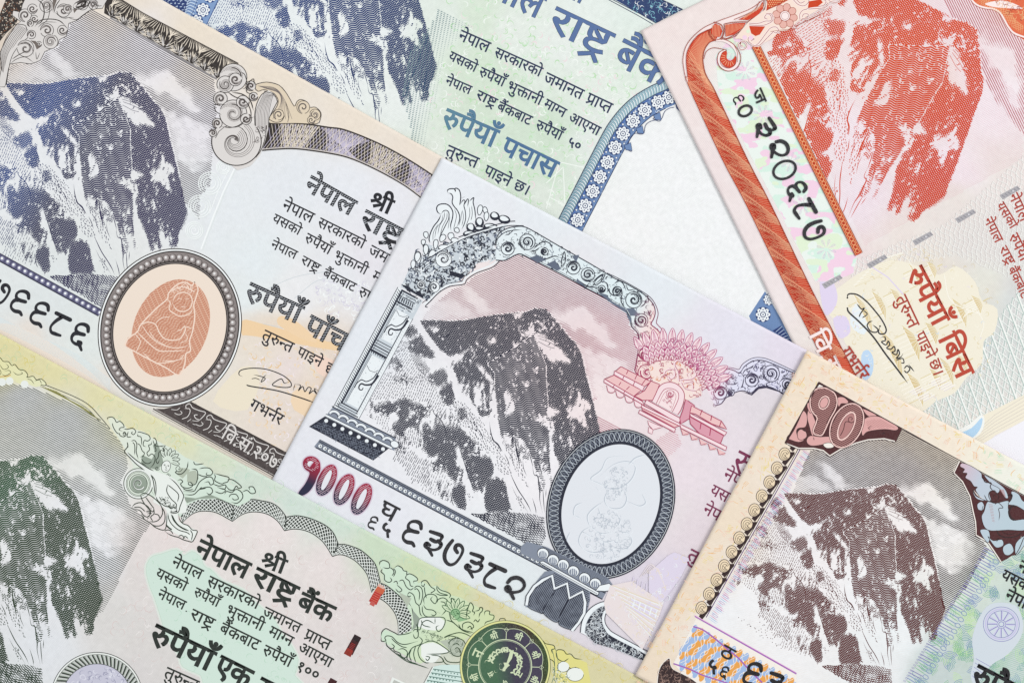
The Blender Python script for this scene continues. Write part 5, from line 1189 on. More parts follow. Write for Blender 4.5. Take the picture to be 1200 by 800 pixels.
for x, y, r, st, d in ((600, 105, 62, 200, 1), (640, 90, 40, 0, -1), (445, 290, 62, 180, 1), (590, 290, 46, 0, 1), (480, 395, 68, 300, -1), (240, 150, 60, 90, 1), (325, 185, 36, 0, 1), (290, 225, 30, 100, 1), (245, 460, 78, 200, 1), (440, 60, 62, 30, -1), (310, 90, 46, 0, 1), (300, 330, 40, 150, 1), (780, 50, 50, 180, 1), (880, 50, 45, 0, -1), (370, 420, 26, 0, 1)):
    shade(k, x / 8, y / 8, r / 8, st, d, bwhite, brown, bgrey, .6, 1.4, 4)
for s_, w in (("330,260 380,200 470,185 560,200 620,250", 1.1), ("360,265 420,215 540,215", .6), ("350,240 400,200 420,120 400,40 350,0", 1.2), ("380,250 450,190 470,100 460,20", .7), ("510,130 530,60 570,0", 1.0), ("690,60 720,30 780,10 850,20 820,60 760,90 700,85 690,60", 1.1), ("715,65 760,30 810,25 780,60 730,75 715,65", 2.2),
              ("120,560 180,520 260,480", .9), ("105,600 160,560 240,540 320,590", .7), ("860,20 920,60 960,60", .8), ("640,170 720,190 780,150 860,90", .7), ("600,170 700,170", .6), ("340,490 350,560 380,500", .7), ("180,420 250,410 300,440 320,520", .7), ("150,230 240,245 260,300", .8), ("860,100 880,60 900,30", .7), ("520,120 580,170 640,180", .6)):
    k.use(brown).line(sm(A(s_, *j8), 5), w, taper=.15)
k.use(ink('ink_5_midbrown', '#6e655f')).fill(A("290,385 340,390 380,450 350,470 330,420", *j8)); k.fill(A("500,0 540,0 520,60 500,120", *j8)); k.fill(A("690,90 730,95 700,130", *j8))
k.build('corner_acanthus_print')
k = Ink(N); u8 = (235, 70, 8); w8 = (235, 120, 8)
# trailing leaf over the arch
lf = A("510,245 620,215 740,245 815,330 880,440 905,400 940,378 1000,400 1025,450 1080,450 1130,500 1125,560 1090,605 900,600 660,600 640,560 680,500 720,440 730,380 690,320 600,285 540,300", *u8)
k.use(ink('ink_5_leaf', '#dfd0b8', mottle=0)).fill(lf); k.use(brown).line(sm(lf, 3, True), .8)
for j in range(7): k.use(bgrey).line(sm(A(f"{540+j*12},{250+j*4} {700+j*6},{270+j*8} {790-j*6},{380+j*6} {860-j*30},{560}", *u8), 5), .45)
for x, y, r, st, d in ((965, 450, 60, 100, 1), (1075, 520, 52, 200, -1), (1040, 570, 36, 0, 1), (735, 520, 50, 120, 1)): shade(k, 235 + x / 8, 70 + y / 8, r / 8, st, d, ink('ink_5_leaf', None), brown, bgrey, .55, 1.3, 3)
k.use(brown).line(sm(A("640,560 700,590 760,580 790,530", *u8), 4), .8); k.line(sm(A("800,400 830,520 820,590", *u8), 4), .6)
stem = A("520,620 515,520 530,420 570,340 640,290 700,330 720,400 680,470 650,540 640,640 610,760 560,900 470,1000 350,1040 300,1000 400,900 480,780", *u8)
k.use(bwhite).fill(stem)
for j in range(10): k.use(brown if j % 3 == 0 else bgrey).line(sm(A(f"{520+j*13},{640+j*2} {522+j*14},{500-j*2} {560+j*14},{400-j*8} {610+j*10},{300+j*6}", *u8), 5), .5)
k.use(brown).line(sm(A("515,640 512,520 530,420 570,340 620,300", *u8), 4), .9); k.line(sm(A("640,640 645,560 680,480 722,400", *u8), 4), .9)
k.line(sm(A("600,300 690,330 725,400", *u8), 4), .8)
big = ellipse(235 + 340 / 8, 120 + 370 / 8, 29, 28, 0, 40)
k.use(bwhite).fill(big)
for j in range(9): k.use(bgrey if j % 2 else brown).line(spiral(235 + 330 / 8 - j * .25, 120 + 375 / 8 - j * .3, 25.5 - j * 2.2, -60, 1.15, 1, .12, 34), .5)
k.use(brown).line(ellipse(235 + 340 / 8, 120 + 370 / 8, 29, 28, 0, 40, -35, 225), 1.2); k.use(bwhite).line(spiral(235 + 320 / 8, 120 + 370 / 8, 24, 190, 1.25, 1, .15), 2.0); k.use(brown).line(spiral(235 + 320 / 8, 120 + 370 / 8, 22.5, 190, 1.25, 1, .15), .7)
for x, y, r, st, d, o in ((310, 170, 128, 200, 1, u8), (235, 235, 78, 150, -1, u8), (190, 370, 64, 90, 1, u8), (310, 510, 128, 200, 1, u8), (400, 400, 60, 0, 1, u8), (160, 600, 46, 90, 1, u8), (120, 690, 34, 180, 1, u8), (330, 190, 60, 0, 1, u8), (430, 560, 52, 300, 1, u8), (500, 350, 40, 0, 1, u8), (475, 250, 46, 60, 1, u8)):
    shade(k, o[0] + x / 8, o[1] + y / 8, r / 8, st, d, bwhite, brown, bgrey, .7, 1.5, 5)
for s_, w in (("300,310 400,330 470,390 500,480", 1.2), ("240,290 320,350 420,390 470,470 480,560", 1.0), ("120,430 180,420 240,430", .9), ("130,440 150,490 200,520", .8), ("200,630 280,640 360,620 440,560 510,540", .9), ("430,260 440,310 500,330", .8), ("440,300 450,230 500,185 505,260", .9), ("380,120 420,150 440,250 400,280", .9)):
    k.use(brown).line(sm(A(s_, *u8), 5), w, taper=.15)
k.use(brown).line(sm(A("620,220 610,330 570,450 520,520", *w8), 5), .9); crumble(k, A("520,240 610,240 590,340 500,400", *w8), 22, 2.4, [brown, bgrey], .6, 9)
k.build('scroll_print')
# beaded strip and serial number
k = Ink(N)
pur = ink('ink_5_violet', '#50506f')
q0, q1 = np.array([-60, 268.]), np.array([118, 366.5]); qx = (q1 - q0) / np.hypot(*(q1 - q0)); qn = np.array([-qx[1], qx[0]]); QL = np.hypot(*(q1 - q0))
k.use(pur).fill([q0 - qn * 4, q1 - qn * 4, q1 + qn * 4, q0 + qn * 4]); k.use(ink('ink_5_violet_dark', '#2d2c45')).line([q0 - qn * 4, q1 - qn * 4], .9); k.line([q0 + qn * 4.2, q1 + qn * 4.2], 1.4)
bb = np.array([q0 + qx * u for u in np.arange(3, QL, 7.7)])
k.use(ink('ink_5_violet_mid', '#8d8da8')).dots(bb, 2.8, 12); k.use(f1).dots(bb - [.3, .3], 1.5, 8); k.build('beaded_strip_print')
serial(N, [], [("७", (2, 343), 27, 0), ("६", (23.5, 355), 28, 0), ("६", (46.5, 369), 28, 0), ("८", (71, 380), 27, 0), ("९", (93.5, 394), 29, 0)], 29, text5, 2.3)
# medallion
k = Ink(N); mc = (199.5, 384.)
M_ = lambda a, b, n=90: ellipse(mc[0], mc[1], a, b, 20, n)
k.use(brown).line(M_(82.5, 93.5), 1.3, True); k.use(f1).fill(M_(82, 93)); k.use(brown).fill(M_(80.3, 91.3)); k.use(ink('ink_5_ring', '#8a8280')).fill(M_(78.8, 89.8))
bp = along(M_(72.6, 83.6, 200), 7.75, True)[:-1]
k.use(ink('ink_5_bead_dark', '#6d6563')).dots(bp, 4.3, 14); k.use(ink('ink_5_bead', '#a39b99')).dots(bp - [.4, .4], 3.2, 12); k.use(ink('ink_5_bead_mid', '#cdc8c6')).dots(bp - [.7, .7], 1.9, 10); k.use(f1).dots(bp - [.8, .8], .8, 7)
k.use(brown).line(M_(67.6, 78.6), 1.5, True)
for r in (-.9, .9):
    P_ = along(M_(77.2, 88.2, 200), 3.9, True)
k.dots(along(M_(68.8, 79.8, 200), 5.2, True), 1.0, 6)
k.build('medallion_frame')
k = Ink(N)
k.use(brown).fill(M_(66.2, 77.2)); k.use(ink('ink_5_medal_cream', '#eedfd0', mottle=.03)).fill(M_(64.8, 75.8))
ora = ink('ink_5_medal_orange', '#d8a48a'); orl = ink('ink_5_medal_line', '#f3dccb', mottle=0)
MO = ellipse(200.5, 384.5, 43, 59.5, 24, 60); k.use(ora).fill(MO)
wz = lambda u, v: .9 * np.sin(u / 2.2)
k.use(ink('ink_5_medal_rust', '#bf7c60')).engrave(MO, -24, 2.6, lambda x, y: x * 0 + .38, 1.2, wz); k.use(ink('ink_5_medal_blush', '#ddb49c', mottle=0)).engrave(MO, 66, 5.2, lambda x, y: x * 0 + .18, 2)
k.build('medallion_field')
k = Ink(N); z4 = (100, 280, 4)
sil = A("190,500 205,465 245,435 265,398 330,330 385,282 392,255 430,215 470,203 500,218 515,203 530,235 522,270 510,310 515,360 505,430 490,480 495,522 472,540 468,585 440,637 380,603 300,563 240,530", *z4)
k.use(ora).fill(sil); k.use(ink('ink_5_medal_rust', None)).engrave(sil, 10, 2.0, lambda x, y: .3 + .4 * vnoise(x / 4, y / 4), 1.0, wz); k.use(ink('ink_5_medal_blush', None)).engrave(sil, -50, 3.4, lambda x, y: .1 + .4 * vnoise(x / 3, y / 3), 1.0, wz)
crumble(k, sil, 150, 2.0, [ink('ink_5_medal_rust', None)], .5, 44); k.use(orl).line(sm(sil, 4, True), 1.5)
for s_, w in (("410,300 425,265 460,250 492,262 503,292 492,325 460,340 428,330 410,300", 1.2), ("400,250 425,232 460,225 500,240 515,250", 1.1), ("430,215 440,235 470,210 490,235 500,218", .8), ("385,282 400,300 395,330 420,350 450,362 490,350 505,330", 1.2), ("250,410 290,390 330,400 350,440 380,470 440,470 470,430 465,400", 1.3),
              ("330,395 360,370 400,365", .9), ("430,430 450,425 470,410 500,420", 1.0), ("245,435 280,470 340,520 400,525 470,522", 1.2), ("265,400 300,450 350,490 420,510 490,500", 1.0), ("240,530 260,480 235,445", 1.0), ("270,530 330,580 400,575 460,560", 1.1), ("300,430 330,470 380,500", .8), ("465,540 450,560 420,570 360,570", .9), ("430,285 445,278 456,285", .6), ("468,285 480,278 490,285", .6), ("450,315 462,320 475,315", .7), ("460,290 458,305", .5), ("340,410 345,440", .7), ("470,440 480,470 440,490", .8)):
    k.line(sm(A(s_, *z4), 4), w, taper=.1)
crumble(k, A("430,225 500,215 515,245 400,255", *z4), 26, 1.8, [orl], .6, 3)
k.build('medallion_figure')
# bottom band with the year
k = Ink(N); b8 = (180, 460, 8)
bpoly = A("100,150 350,90 1260,570 1260,840 1150,780 0,150", *b8)
k.use(ink('ink_5_band', '#4a4140')).fill(bpoly); k.use(bpale).line(A("0,155 1250,850", *b8) + [0, -1.6], .9); k.use(brown).line(A("0,150 1250,845", *b8), 1.3); k.line(A("0,150 1250,845", *b8) + [-.6, 2.2], .4); k.line(A("350,85 1260,568", *b8), 1.2); k.line(A("350,85 1260,568", *b8) + [0, 1.4], .5)
crumble(k, bpoly, 120, 1.8, [brown, bgrey], .7, 21)
for i in range(6):
    o = (180 + i * 24.6, 460 + i * 13.0, 8)
    for s_, w in (("300,150 310,115 345,105 370,140 430,165 490,185 460,230 430,250 400,240 385,210 415,205", 1.3), ("270,245 320,225 345,180 340,150 310,145 305,120", 1.2), ("370,290 400,300 440,305 465,290", .9), ("170,155 220,160 250,140", .9), ("320,270 355,245", .9), ("200,190 240,205 270,190 255,170", 1.1)):
        k.use(brown).line(sm(A(s_, *o), 4), w + .9); k.use(bwhite).line(sm(A(s_, *o), 4), w * .8)
k.build('year_band_print')
k = Ink(N)
k.use(brown); word(k, "वि.सं.२०७३", (265.5, 500), (338, 543), 1.15, 2.0)
k.use(bwhite); word(k, "वि.सं.२०७३", (265.5, 500), (338, 543), 1.15, .55)
k.build('year_lettering')
# lettering
k = Ink(N); strp = text5
lineA = [("नेपाल", (335, 234), (370, 251)), ("सरकारको", (376, 255), (430, 282)), ("जमानत", (436, 287), (479, 310)), ("प्राप्त", (484, 314), (514, 330)), ("यसको", (323, 250.5), (355, 267)), ("रुपैयाँ", (361, 273), (391, 289)), ("भुक्तानी", (395, 293), (433, 313)), ("माग्न", (440, 317), (466, 331)),
         ("नेपाल", (321, 281), (350, 295)), ("राष्ट्र", (356, 299.5), (377, 311)), ("बैंकबाट", (382, 314.5), (419, 333)), ("रुपैयाँ", (424, 336), (454, 352)), ("तुरुन्त", (311, 386), (346, 402.5)), ("पाइने", (352, 406), (380, 420.5)), ("छ।", (385, 424), (402, 433)), ("गभर्नर", (297, 467), (334, 487))]
k.use(text5)
for w, a, b in lineA: word(k, w, a, b, 1.05, .45)
k.build('promise_lettering')
k = Ink(N).use(text5)
for w, a, b, st, bd in (("श्री", (438, 225), (463, 236), 1.0, 1.8), ("नेपाल", (365, 206), (419.5, 237), 1.0, 1.8), ("राष्ट्र", (429, 246), (475, 270), 1.05, 1.8), ("रुपैयाँ", (294, 331), (357.5, 360), 1.0, 1.8), ("पाँच", (365, 369), (411, 393), 1.0, 1.8)):
    word(k, w, a, b, st, bd)
# white hatching that runs through the large letters
k.build('title_lettering')
k = Ink(N).use(ink('clear_5_blue', '#e3e9f0', mottle=0))
for i in range(-30, 160):
    pass
st = []
for w, a, b, s_, bd in (("नेपाल", (365, 206), (419.5, 237), 1.0, 0), ("राष्ट्र", (429, 246), (475, 270), 1.05, 0), ("रुपैयाँ", (294, 331), (357.5, 360), 1.0, 0), ("पाँच", (365, 369), (411, 393), 1.0, 0)):
    kk = Ink(_Scratch()); word(kk, w, a, b, s_, 0)
    a_, b_ = np.array(a, float), np.array(b, float)
    adv, gl = WORDS[w]; d = b_ - a_; sc = np.hypot(*d) / adv; t = d / np.hypot(*d); n = np.array([-t[1], t[0]])
    for g_, gx in gl:
        cs = GLYPH[g_]
        if not cs: continue
        P = [a_ + ((c[:, 0] + gx) * sc)[:, None] * t + ((622 - c[:, 1]) * sc * s_)[:, None] * n for c in cs]
        bigp = max(P, key=lambda q: abs(area2(q)))
        for q in P:
            if q is bigp or not inside(q[:1, 0], q[:1, 1], bigp)[0]:
                k.engrave(q, -22, 2.2, lambda x, y: x * 0 + .2, .5, maxw=.5, holes=[h for h in P if h is not q and inside(h[:1, 0], h[:1, 1], q)[0]])
k.build('title_hatching')
# signature
def signature(note, o, name='signature'):
    k = Ink(note).use(black)
    return k
k = Ink(N).use(ink('ink_5_sign', '#1f1f24'))
g4 = (100, 420, 4)
for s_, w in (("740,85 722,75 730,55 780,45 850,50 920,75 960,105 965,130 930,135 880,125 890,110 920,95 935,115 960,105", 1.2), ("755,122 780,130 900,150 1000,180 1080,208", 1.5), ("790,75 830,85 845,95 825,110 835,90 850,75", 1.0), ("780,95 800,92 820,100", .9), ("985,115 975,150", 1.0), ("985,120 1010,125 1000,150 1020,130 1030,155 1045,135 1060,140 1050,165 1070,150 1085,165 1075,140 1100,155", 1.2)):
    k.line(sm(A(s_, *g4), 5), w, taper=.1)
k.build('signature')
# ================================================================== fifty rupee note
N = N50
blue = ink('ink_50_blue', None, [(0, '#0f2c60'), (150, '#123c80'), (300, '#102f68'), (420, '#0f2c5a')], (1, 0)); bluem = ink('ink_50_mid', '#7f9cc6'); bluep = ink('ink_50_pale', '#c3d6ea', mottle=0); bw = ink('clear_50', '#eff4f6', mottle=0)
tblue = ink('ink_50_text', '#233052'); tealb = ink('ink_50_value', None, [(0, '#3d5f96'), (330, '#4a6a92'), (420, '#5d8a99'), (520, '#4a6f96')], (1, 0))
PM50 = paper_mat('paper_50', amount=0.07, wave=.10, wave_scale=.9, wave_rot=30, wave_col='#a8c7a4', distort=10)
green50 = [(210, 10, '#cfdff0', 2), (300, 20, '#eaf1f5', 3), (400, 60, '#eef3f5', 3), (450, 20, '#e9f0f3', 3), (470, 110, '#eaf1ee', 2), (520, 30, '#e2eee4', 2), (560, 20, '#d9ecd4', 2), (600, 40, '#e6efe6', 2), (560, 80, '#d5ead0', 3), (620, 60, '#e3eee4', 2),
  (660, 50, '#e7efe9', 3), (600, 110, '#d4e9d0', 3), (640, 90, '#e0ede0', 2), (560, 130, '#d3e8ce', 3), (540, 160, '#d9ead6', 2), (640, 150, '#cfe7cc', 3), (600, 190, '#d0e8cd', 3), (640, 200, '#d4e8d2', 2), (520, 180, '#e3ecdf', 2), (640, 235, '#dfeadd', 2), (700, 100, '#e4efe4', 2),
  (690, 20, '#e5f0ea', 3), (740, 20, '#e0eee6', 2), (740, 80, '#dfeee0', 2), (690, 160, '#e3ece6', 1), (760, 180, '#f2f3f6', 6), (800, 250, '#f2f3f6', 6), (750, 280, '#f3f3f5', 6), (860, 330, '#f2f3f6', 6), (780, 150, '#f1f2f5', 5), (720, 260, '#f3f3f5', 5), (880, 300, '#f2f3f6', 5), (830, 220, '#f2f3f6', 5)]
N.paper(1000, 520, PM50, green50)
put_peak(N, '50', blue, np.array([[256, -20], [241, 31], [300, 110], [520, 200], [560, -60]], float))
# underprint of the text field
k = Ink(N); c1 = ink('tint_50_green', '#b9ddb2', mottle=0); c2 = ink('tint_50_white', '#eef4ee', mottle=0); c3 = ink('tint_50_rose', '#ead9dc', mottle=0); c4 = ink('tint_50_mint', '#cbe6cb', mottle=0)
field = A("520,-40 740,60 770,100 700,150 665,245 610,240 510,190 500,120 530,30")
for i, n_ in enumerate((230, 230, 90, 160)): crumble(k, field, n_, 4.2, [(c1, c2, c3, c4)[i]], 1.0, 200 + i)
fld2 = A("720,60 780,80 740,150 700,190 672,240 640,240 690,140")
crumble(k, fld2, 60, 4, [c2, c4], .8, 209)
for s_ in ("640,215 660,196 662,240 645,232", "655,190 700,200", "640,245 655,192"): k.use(c2).line(A(s_), 1.0)
k.build('underprint')
# broken screen of dashes to the right of the peak
k = Ink(N); dsh = ink('ink_50_screen', '#5f7f86')
g = np.random.default_rng(2); a_ = math.radians(27); AA = []; BB = []; W_ = []
for r in np.arange(0, 82):
    for c in np.arange(0, 26):
        x = 470 + c * 4.0 * math.cos(a_) - r * 1.0 * 2.1 * math.sin(a_) * .4; y = -10 + c * 4.0 * math.sin(a_) + r * 2.1
        x0 = np.interp(y, [-10, 20, 60, 110, 150], [516, 510, 480, 470, 480]); x1 = np.interp(y, [-10, 20, 60, 110, 150], [585, 565, 522, 512, 500])
        if not (x0 < x < x1): continue
        f = 1 - (x - x0) / (x1 - x0)
        l = 2.6 * (.4 + .6 * f); AA.append((x, y)); BB.append((x + l * math.cos(a_), y + l * math.sin(a_))); W_.append(.35 + .75 * f)
k.use(dsh).dashes(AA, BB, np.array(W_)); k.build('screen_print')
# left: dark netted corner, rope and flowers
def flower(k, c, r, face, edge, n=8, w=.55, rot=0):
    k.use(edge).fill(ellipse(c[0], c[1], r * 1.06, r * 1.06, 0, 16))
    for j in range(n):
        a = 2 * np.pi * j / n + rot
        p = ellipse(c[0] + r * .68 * math.cos(a), c[1] + r * .68 * math.sin(a), r * .34, r * .27, math.degrees(a), 9)
        k.use(face).fill(p); k.use(edge).dots([[c[0] + r * .66 * math.cos(a), c[1] + r * .66 * math.sin(a)]], r * .11, 5)
    k.use(edge).fill(ellipse(c[0], c[1], r * .40, r * .40, 0, 12)); k.use(face).fill(ellipse(c[0], c[1], r * .29, r * .29, 0, 10)); k.use(edge).dots([c], r * .12, 6)
k = Ink(N); l8 = (130, 0, 8)
corner = A("250,-100 480,0 690,130 760,-60 760,-200", *l8)
k.use(ink('ink_50_deep', '#253a72')).fill(corner); 
k.use(bluep).engrave(corner, 22, 2.6, lambda x, y: .25 + .2 * np.sin(x * 1.3 + y), 1.2, lambda u, v: 1.0 * np.sin(u / 1.7 + v * 1.6)); k.use(blue).line(A("760,-40 690,130", *l8), 1.0)
rope = A("690,130 780,-60 1060,-60 1010,0 900,235", *l8); k.use(bluem).fill(rope)
for i in range(-4, 8): k.use(bluep).line(sm(A(f"{700+i*6},{100-i*26} {730+i*8},{80-i*26} {790+i*8},{110-i*30}", *l8), 4), 1.3); k.use(blue).line(sm(A(f"{705+i*6},{112-i*26} {740+i*8},{92-i*26} {790+i*8},{122-i*30}", *l8), 4), .4)
k.use(blue).line(A("1010,0 900,235", *l8), .8); k.line(A("820,-20 775,110 745,165", *l8), .5)
for c in ((238.3, 12.3), (230, 26), (246.5, -4.5)): flower(k, c, 8.0, bw, blue)
k.build('corner_print')
# floral band round the clear window
k = Ink(N); o4 = (600, 100, 4)
fc = sm(A("760,45 735,58 685,80 622,118 567,168 520,228 483,293 447,362 412,430 378,497 343,565 308,632 280,690", *o4), 6)
n_, _ = normals(fc)
innerE = fc + n_ * -10.6 if False else off(fc, 10.5); outerE = off(fc, -9.5); ropeE = off(fc, -20.5)
if innerE[0, 1] < outerE[0, 1]: innerE, outerE, ropeE = off(fc, -10.5), off(fc, 9.5), off(fc, 20.5)
k.use(ink('ink_50_band', '#6b88b4')).fill(np.vstack([outerE, innerE[::-1]])); k.use(ink('ink_50_rope', '#9dbdc6')).fill(np.vstack([ropeE, outerE[::-1]]))
k.use(ink('ink_50_band_shade', '#4f72b0')).line((outerE * .86 + fc * .14), 3.2)
pr = along(ropeE, 3.6); po = along(outerE, np.sum(np.hypot(*(outerE[1:] - outerE[:-1]).T)) / (len(pr) - 1))
for i in range(len(pr) - 2):
    j = min(i + 2, len(po) - 1)
    a, b = pr[i], po[min(i + 1, len(po) - 1)]
    m = (a + b) / 2
    p = sm(np.array([a, m + [1.0, -1.6], b + [0, -1]]), 4)
    k.use(ink('ink_50_rope_dark', '#3d5c80')).line(p, .9, taper=.2); k.use(bw).line(p + [.8, 1.1], .9, taper=.3); k.use(ink('ink_50_rope_mid', '#7d9fae')).line(p + [.2, 2.0], .6)
k.use(tblue).line(ropeE, .9); k.line(outerE, .7); k.line(innerE[10:], .9)
crumble(k, np.vstack([outerE, innerE[::-1]]), 160, 1.5, [ink('ink_50_band_shade', None), bw], .6, 17)
fl_ = along(fc, 19.4); 
pos = A("735,58 685,80 622,118 567,168 520,228 483,293 447,362 412,430 378,497 343,565 308,632", *o4)
for c in pos: flower(k, c, 8.2, bw, ink('ink_50_flower', '#23386a'), rot=.2)
mid = (pos[1:] + pos[:-1]) / 2
k.use(bw); 
for m_ in mid: 
    for d in (-7.5, 7.5): k.use(bw).dots([m_ + np.array([d * .8, d * .45])], 1.1, 6); k.use(ink('ink_50_flower', None)).line(ellipse(m_[0] + d * .8, m_[1] + d * .45, 1.2, 1.2, 0, 8), .3, True)
for s_ in ("760,105 740,108 715,125 700,160 680,150 660,158 690,170 697,160 690,140", "697,160 650,170 625,190 618,225 600,230 580,226 560,240 545,280 562,310 545,305 535,290"): 
    k.use(ink('ink_50_flower', None)).line(sm(A(s_, *o4), 3), .7)
for c in ((685, 150), (603, 213), (548, 292)): k.use(ink('ink_50_band', None)).fill(A(f"{c[0]-22},{c[1]-8} {c[0]+8},{c[1]-22} {c[0]+14},{c[1]+14} {c[0]-14},{c[1]+12}", *o4)); k.use(ink('ink_50_flower', None)).line(A(f"{c[0]-22},{c[1]-8} {c[0]+8},{c[1]-22} {c[0]+14},{c[1]+14} {c[0]-14},{c[1]+12}", *o4), .6, True)
k.use(ink('ink_50_deep', None)).fill(A("760,60 785,60 792,130 770,110", *o4)); 
# far end of the same band
k.use(ink('ink_50_band', None)).fill(A("665,5 590,120 600,145 780,245 800,240", 730, 340, 4))
flower(k, (894, 368.5), 8.5, bw, ink('ink_50_flower', None)); flower(k, (901, 351), 6.5, bw, ink('ink_50_flower', None)); k.use(ink('ink_50_deep', None)).fill(A("700,190 740,165 790,245 778,240", 730, 340, 4)); k.use(bluep)
for i in range(5): k.line(A(f"{715+i*12},{196+i*8} {745+i*9},{170+i*14}", 730, 340, 4), .6)
k.build('floral_band_print')
# upper right border
k = Ink(N); v8 = (650, 0, 8)
bp_ = A("300,-140 560,0 800,135 950,220 1200,95 1000,0 800,-100", *v8)
k.use(ink('ink_50_border', None, [(300, '#2d5d90'), (500, '#2c6f94'), (560, '#29406e'), (640, '#253763')], (1, 0))).fill(bp_); k.use(tblue).line(A("1200,95 1000,0 800,-100", *v8), 1.2)
crumble(k, bp_, 90, 2.6, [ink('ink_50_cyan', '#8fcbd8', mottle=0), bw], .6, 61)
for s_, w in (("540,0 800,135 950,222 1000,200", .9), ("500,0 780,150 920,232", .9)): k.use(tblue).line(A(s_, *v8), w)
k.build('border_print')
# lettering
k = Ink(N).use(tblue)
for w, a, b in (("नेपाल", (541, 35.5), (576, 51)), ("सरकारको", (582.5, 56), (637, 80.5)), ("जमानत", (641, 85), (685.5, 106.5)), ("प्राप्त", (690.5, 109), (719, 122.5)), ("यसको", (529, 60.5), (561, 76)), ("रुपैयाँ", (564.5, 79), (594, 92.5)), ("भुक्तानी", (597.5, 95), (637.5, 114)),
                ("माग्न", (641, 116), (665, 129)), ("आएमा", (670, 132), (705, 150)), ("नेपाल", (525, 89.5), (554, 102)), ("राष्ट्र", (561, 106), (584, 117)), ("बैंकबाट", (586, 119), (625, 137.5)), ("रुपैयाँ", (631, 141), (661, 155)), ("तुरुन्त", (526, 170), (562.5, 186)), ("पाइने", (571, 193.5), (601, 208.5)), ("छ।", (606, 210.5), (623, 219))):
    word(k, w, a, b, 1.08, .6)
word(k, "५०", (668, 161), (683, 168.5), 1.0, .9)
k.build('promise_lettering')
k = Ink(N)
for w, a, b, st in (("श्री", (666, -24), (690, -12), 1.15), ("नेपाल", (565, -37), (641, -1), 1.05), ("राष्ट्र", (652, 8.5), (721, 41), 1.02), ("बैंक", (731, 46), (790, 76), 1.02)):
    k.use(tblue); word(k, w, a, b, st, 1.7); k.use(ink('ink_50_title', '#56709f')); word(k, w, a, b, st, .7)
k.build('title_lettering')
k = Ink(N)
for w, a, b, st in (("रुपैयाँ", (524, 127.5), (586, 154), 1.02), ("पचास", (594, 161), (656, 191), 1.02)):
    k.use(ink('ink_50_value_edge', '#335282')); word(k, w, a, b, st, 1.5); k.use(tealb); word(k, w, a, b, st, .7)
k.build('value_lettering')
# ================================================================== twenty rupee note
N = N20
red = ink('ink_20_red', None, [(0, '#c43408'), (150, '#cf4410'), (300, '#c83608'), (500, '#be2f0c')], (1, 0)); rdark = ink('ink_20_dark', '#9c3a22'); rpale = ink('ink_20_pale', '#efc9b4', mottle=0); rw = ink('clear_20', '#f4e4e2', mottle=0); rgold = ink('ink_20_gold', '#e9b480', mottle=0); rtext = ink('ink_20_text', '#a8382a')
PM20 = paper_mat('paper_20', amount=0.05, wave=.20, wave_scale=1.0, wave_rot=78, wave_col='#cfa0a4', distort=2.5)
N.paper(900, 440, PM20, [(770, 40, '#f3e4df', 4), (820, 10, '#f3e3de', 4), (800, 110, '#f3e5e1', 4), (840, 190, '#f2e3e2', 4), (880, 270, '#f2e5e4', 4), (910, 330, '#f2e6e5', 4), (860, 100, '#eef0ea', 2), (900, 170, '#ecefe8', 2), (950, 270, '#edeee6', 2), (930, 300, '#efe6e2', 2),
  (950, 60, '#f3e2e0', 3), (1000, 60, '#f4e6e4', 3), (1000, 160, '#f3e9f1', 3), (1010, 240, '#f0e6f2', 3), (1040, 100, '#f2dcd6', 2), (1100, 100, '#f3dcd4', 2), (1120, 200, '#f2e8f1', 2), (1160, 120, '#f2e8f0', 3), (1170, 60, '#f1dfe4', 3), (1120, 10, '#f0dfe4', 2), (1190, 20, '#efc9b8', 1),
  (1010, 300, '#eedfdc', 2), (1060, 270, '#ece3da', 3), (1120, 240, '#e9e2da', 3), (1180, 210, '#ebe2dc', 3), (1190, 290, '#dfe2dd', 3), (1150, 280, '#e2dfd9', 3), (1060, 330, '#ebe4c9', 3), (1020, 350, '#ece6c8', 2), (1100, 360, '#eae2c6', 3), (1040, 400, '#ece4ca', 3), (1090, 420, '#ebe1c8', 3),
  (1000, 400, '#efe6d8', 1), (1150, 340, '#e2e6d6', 2), (1130, 420, '#d3dfd9', 2), (1170, 400, '#cfdcd8', 4), (1190, 350, '#d3dedb', 4), (1130, 460, '#d2ddd3', 3), (1100, 480, '#d8dfd2', 2), (1040, 450, '#eeebda', 2), (1190, 440, '#d8e0d9', 2), (1150, 490, '#e9e6d8', 3), (1195, 480, '#efe9dc', 3), (1180, 520, '#eeecf2', 4), (1200, 540, '#edecf3', 4), (1120, 515, '#ece6d8', 2), (980, 390, '#efe5e0', 2)])
# fine parallel lines over the picture ground, then sky
k = Ink(N)
k.use(ink('ink_20_fine', '#d9a9b4', mottle=0)).engrave(A("895,50 1010,-40 1110,0 1200,120 1200,185 1010,290"), -25.5, 1.9, lambda x, y: x * 0 + .14, 4)
k.build('fine_line_print')
put_sky(N, '20', ink('ink_20_sky', '#b5626c'), rect((1085, -30), (1137, -12), (1150, 6), (1172, 14), (1182, 36), (1200, 48), (1230, 50), (1230, 190), (1170, 130), (1140, 60)), 64, 2.5, .8)
k = Ink(N)
peakclip = rect((905, 60), (905, 38), (965, 12), (1000, -6), (1200, -60), (1250, 100), (1120, 290), (1040, 276), (1006, 290), (898, 62))
put_peak(N, '20', red, peakclip)
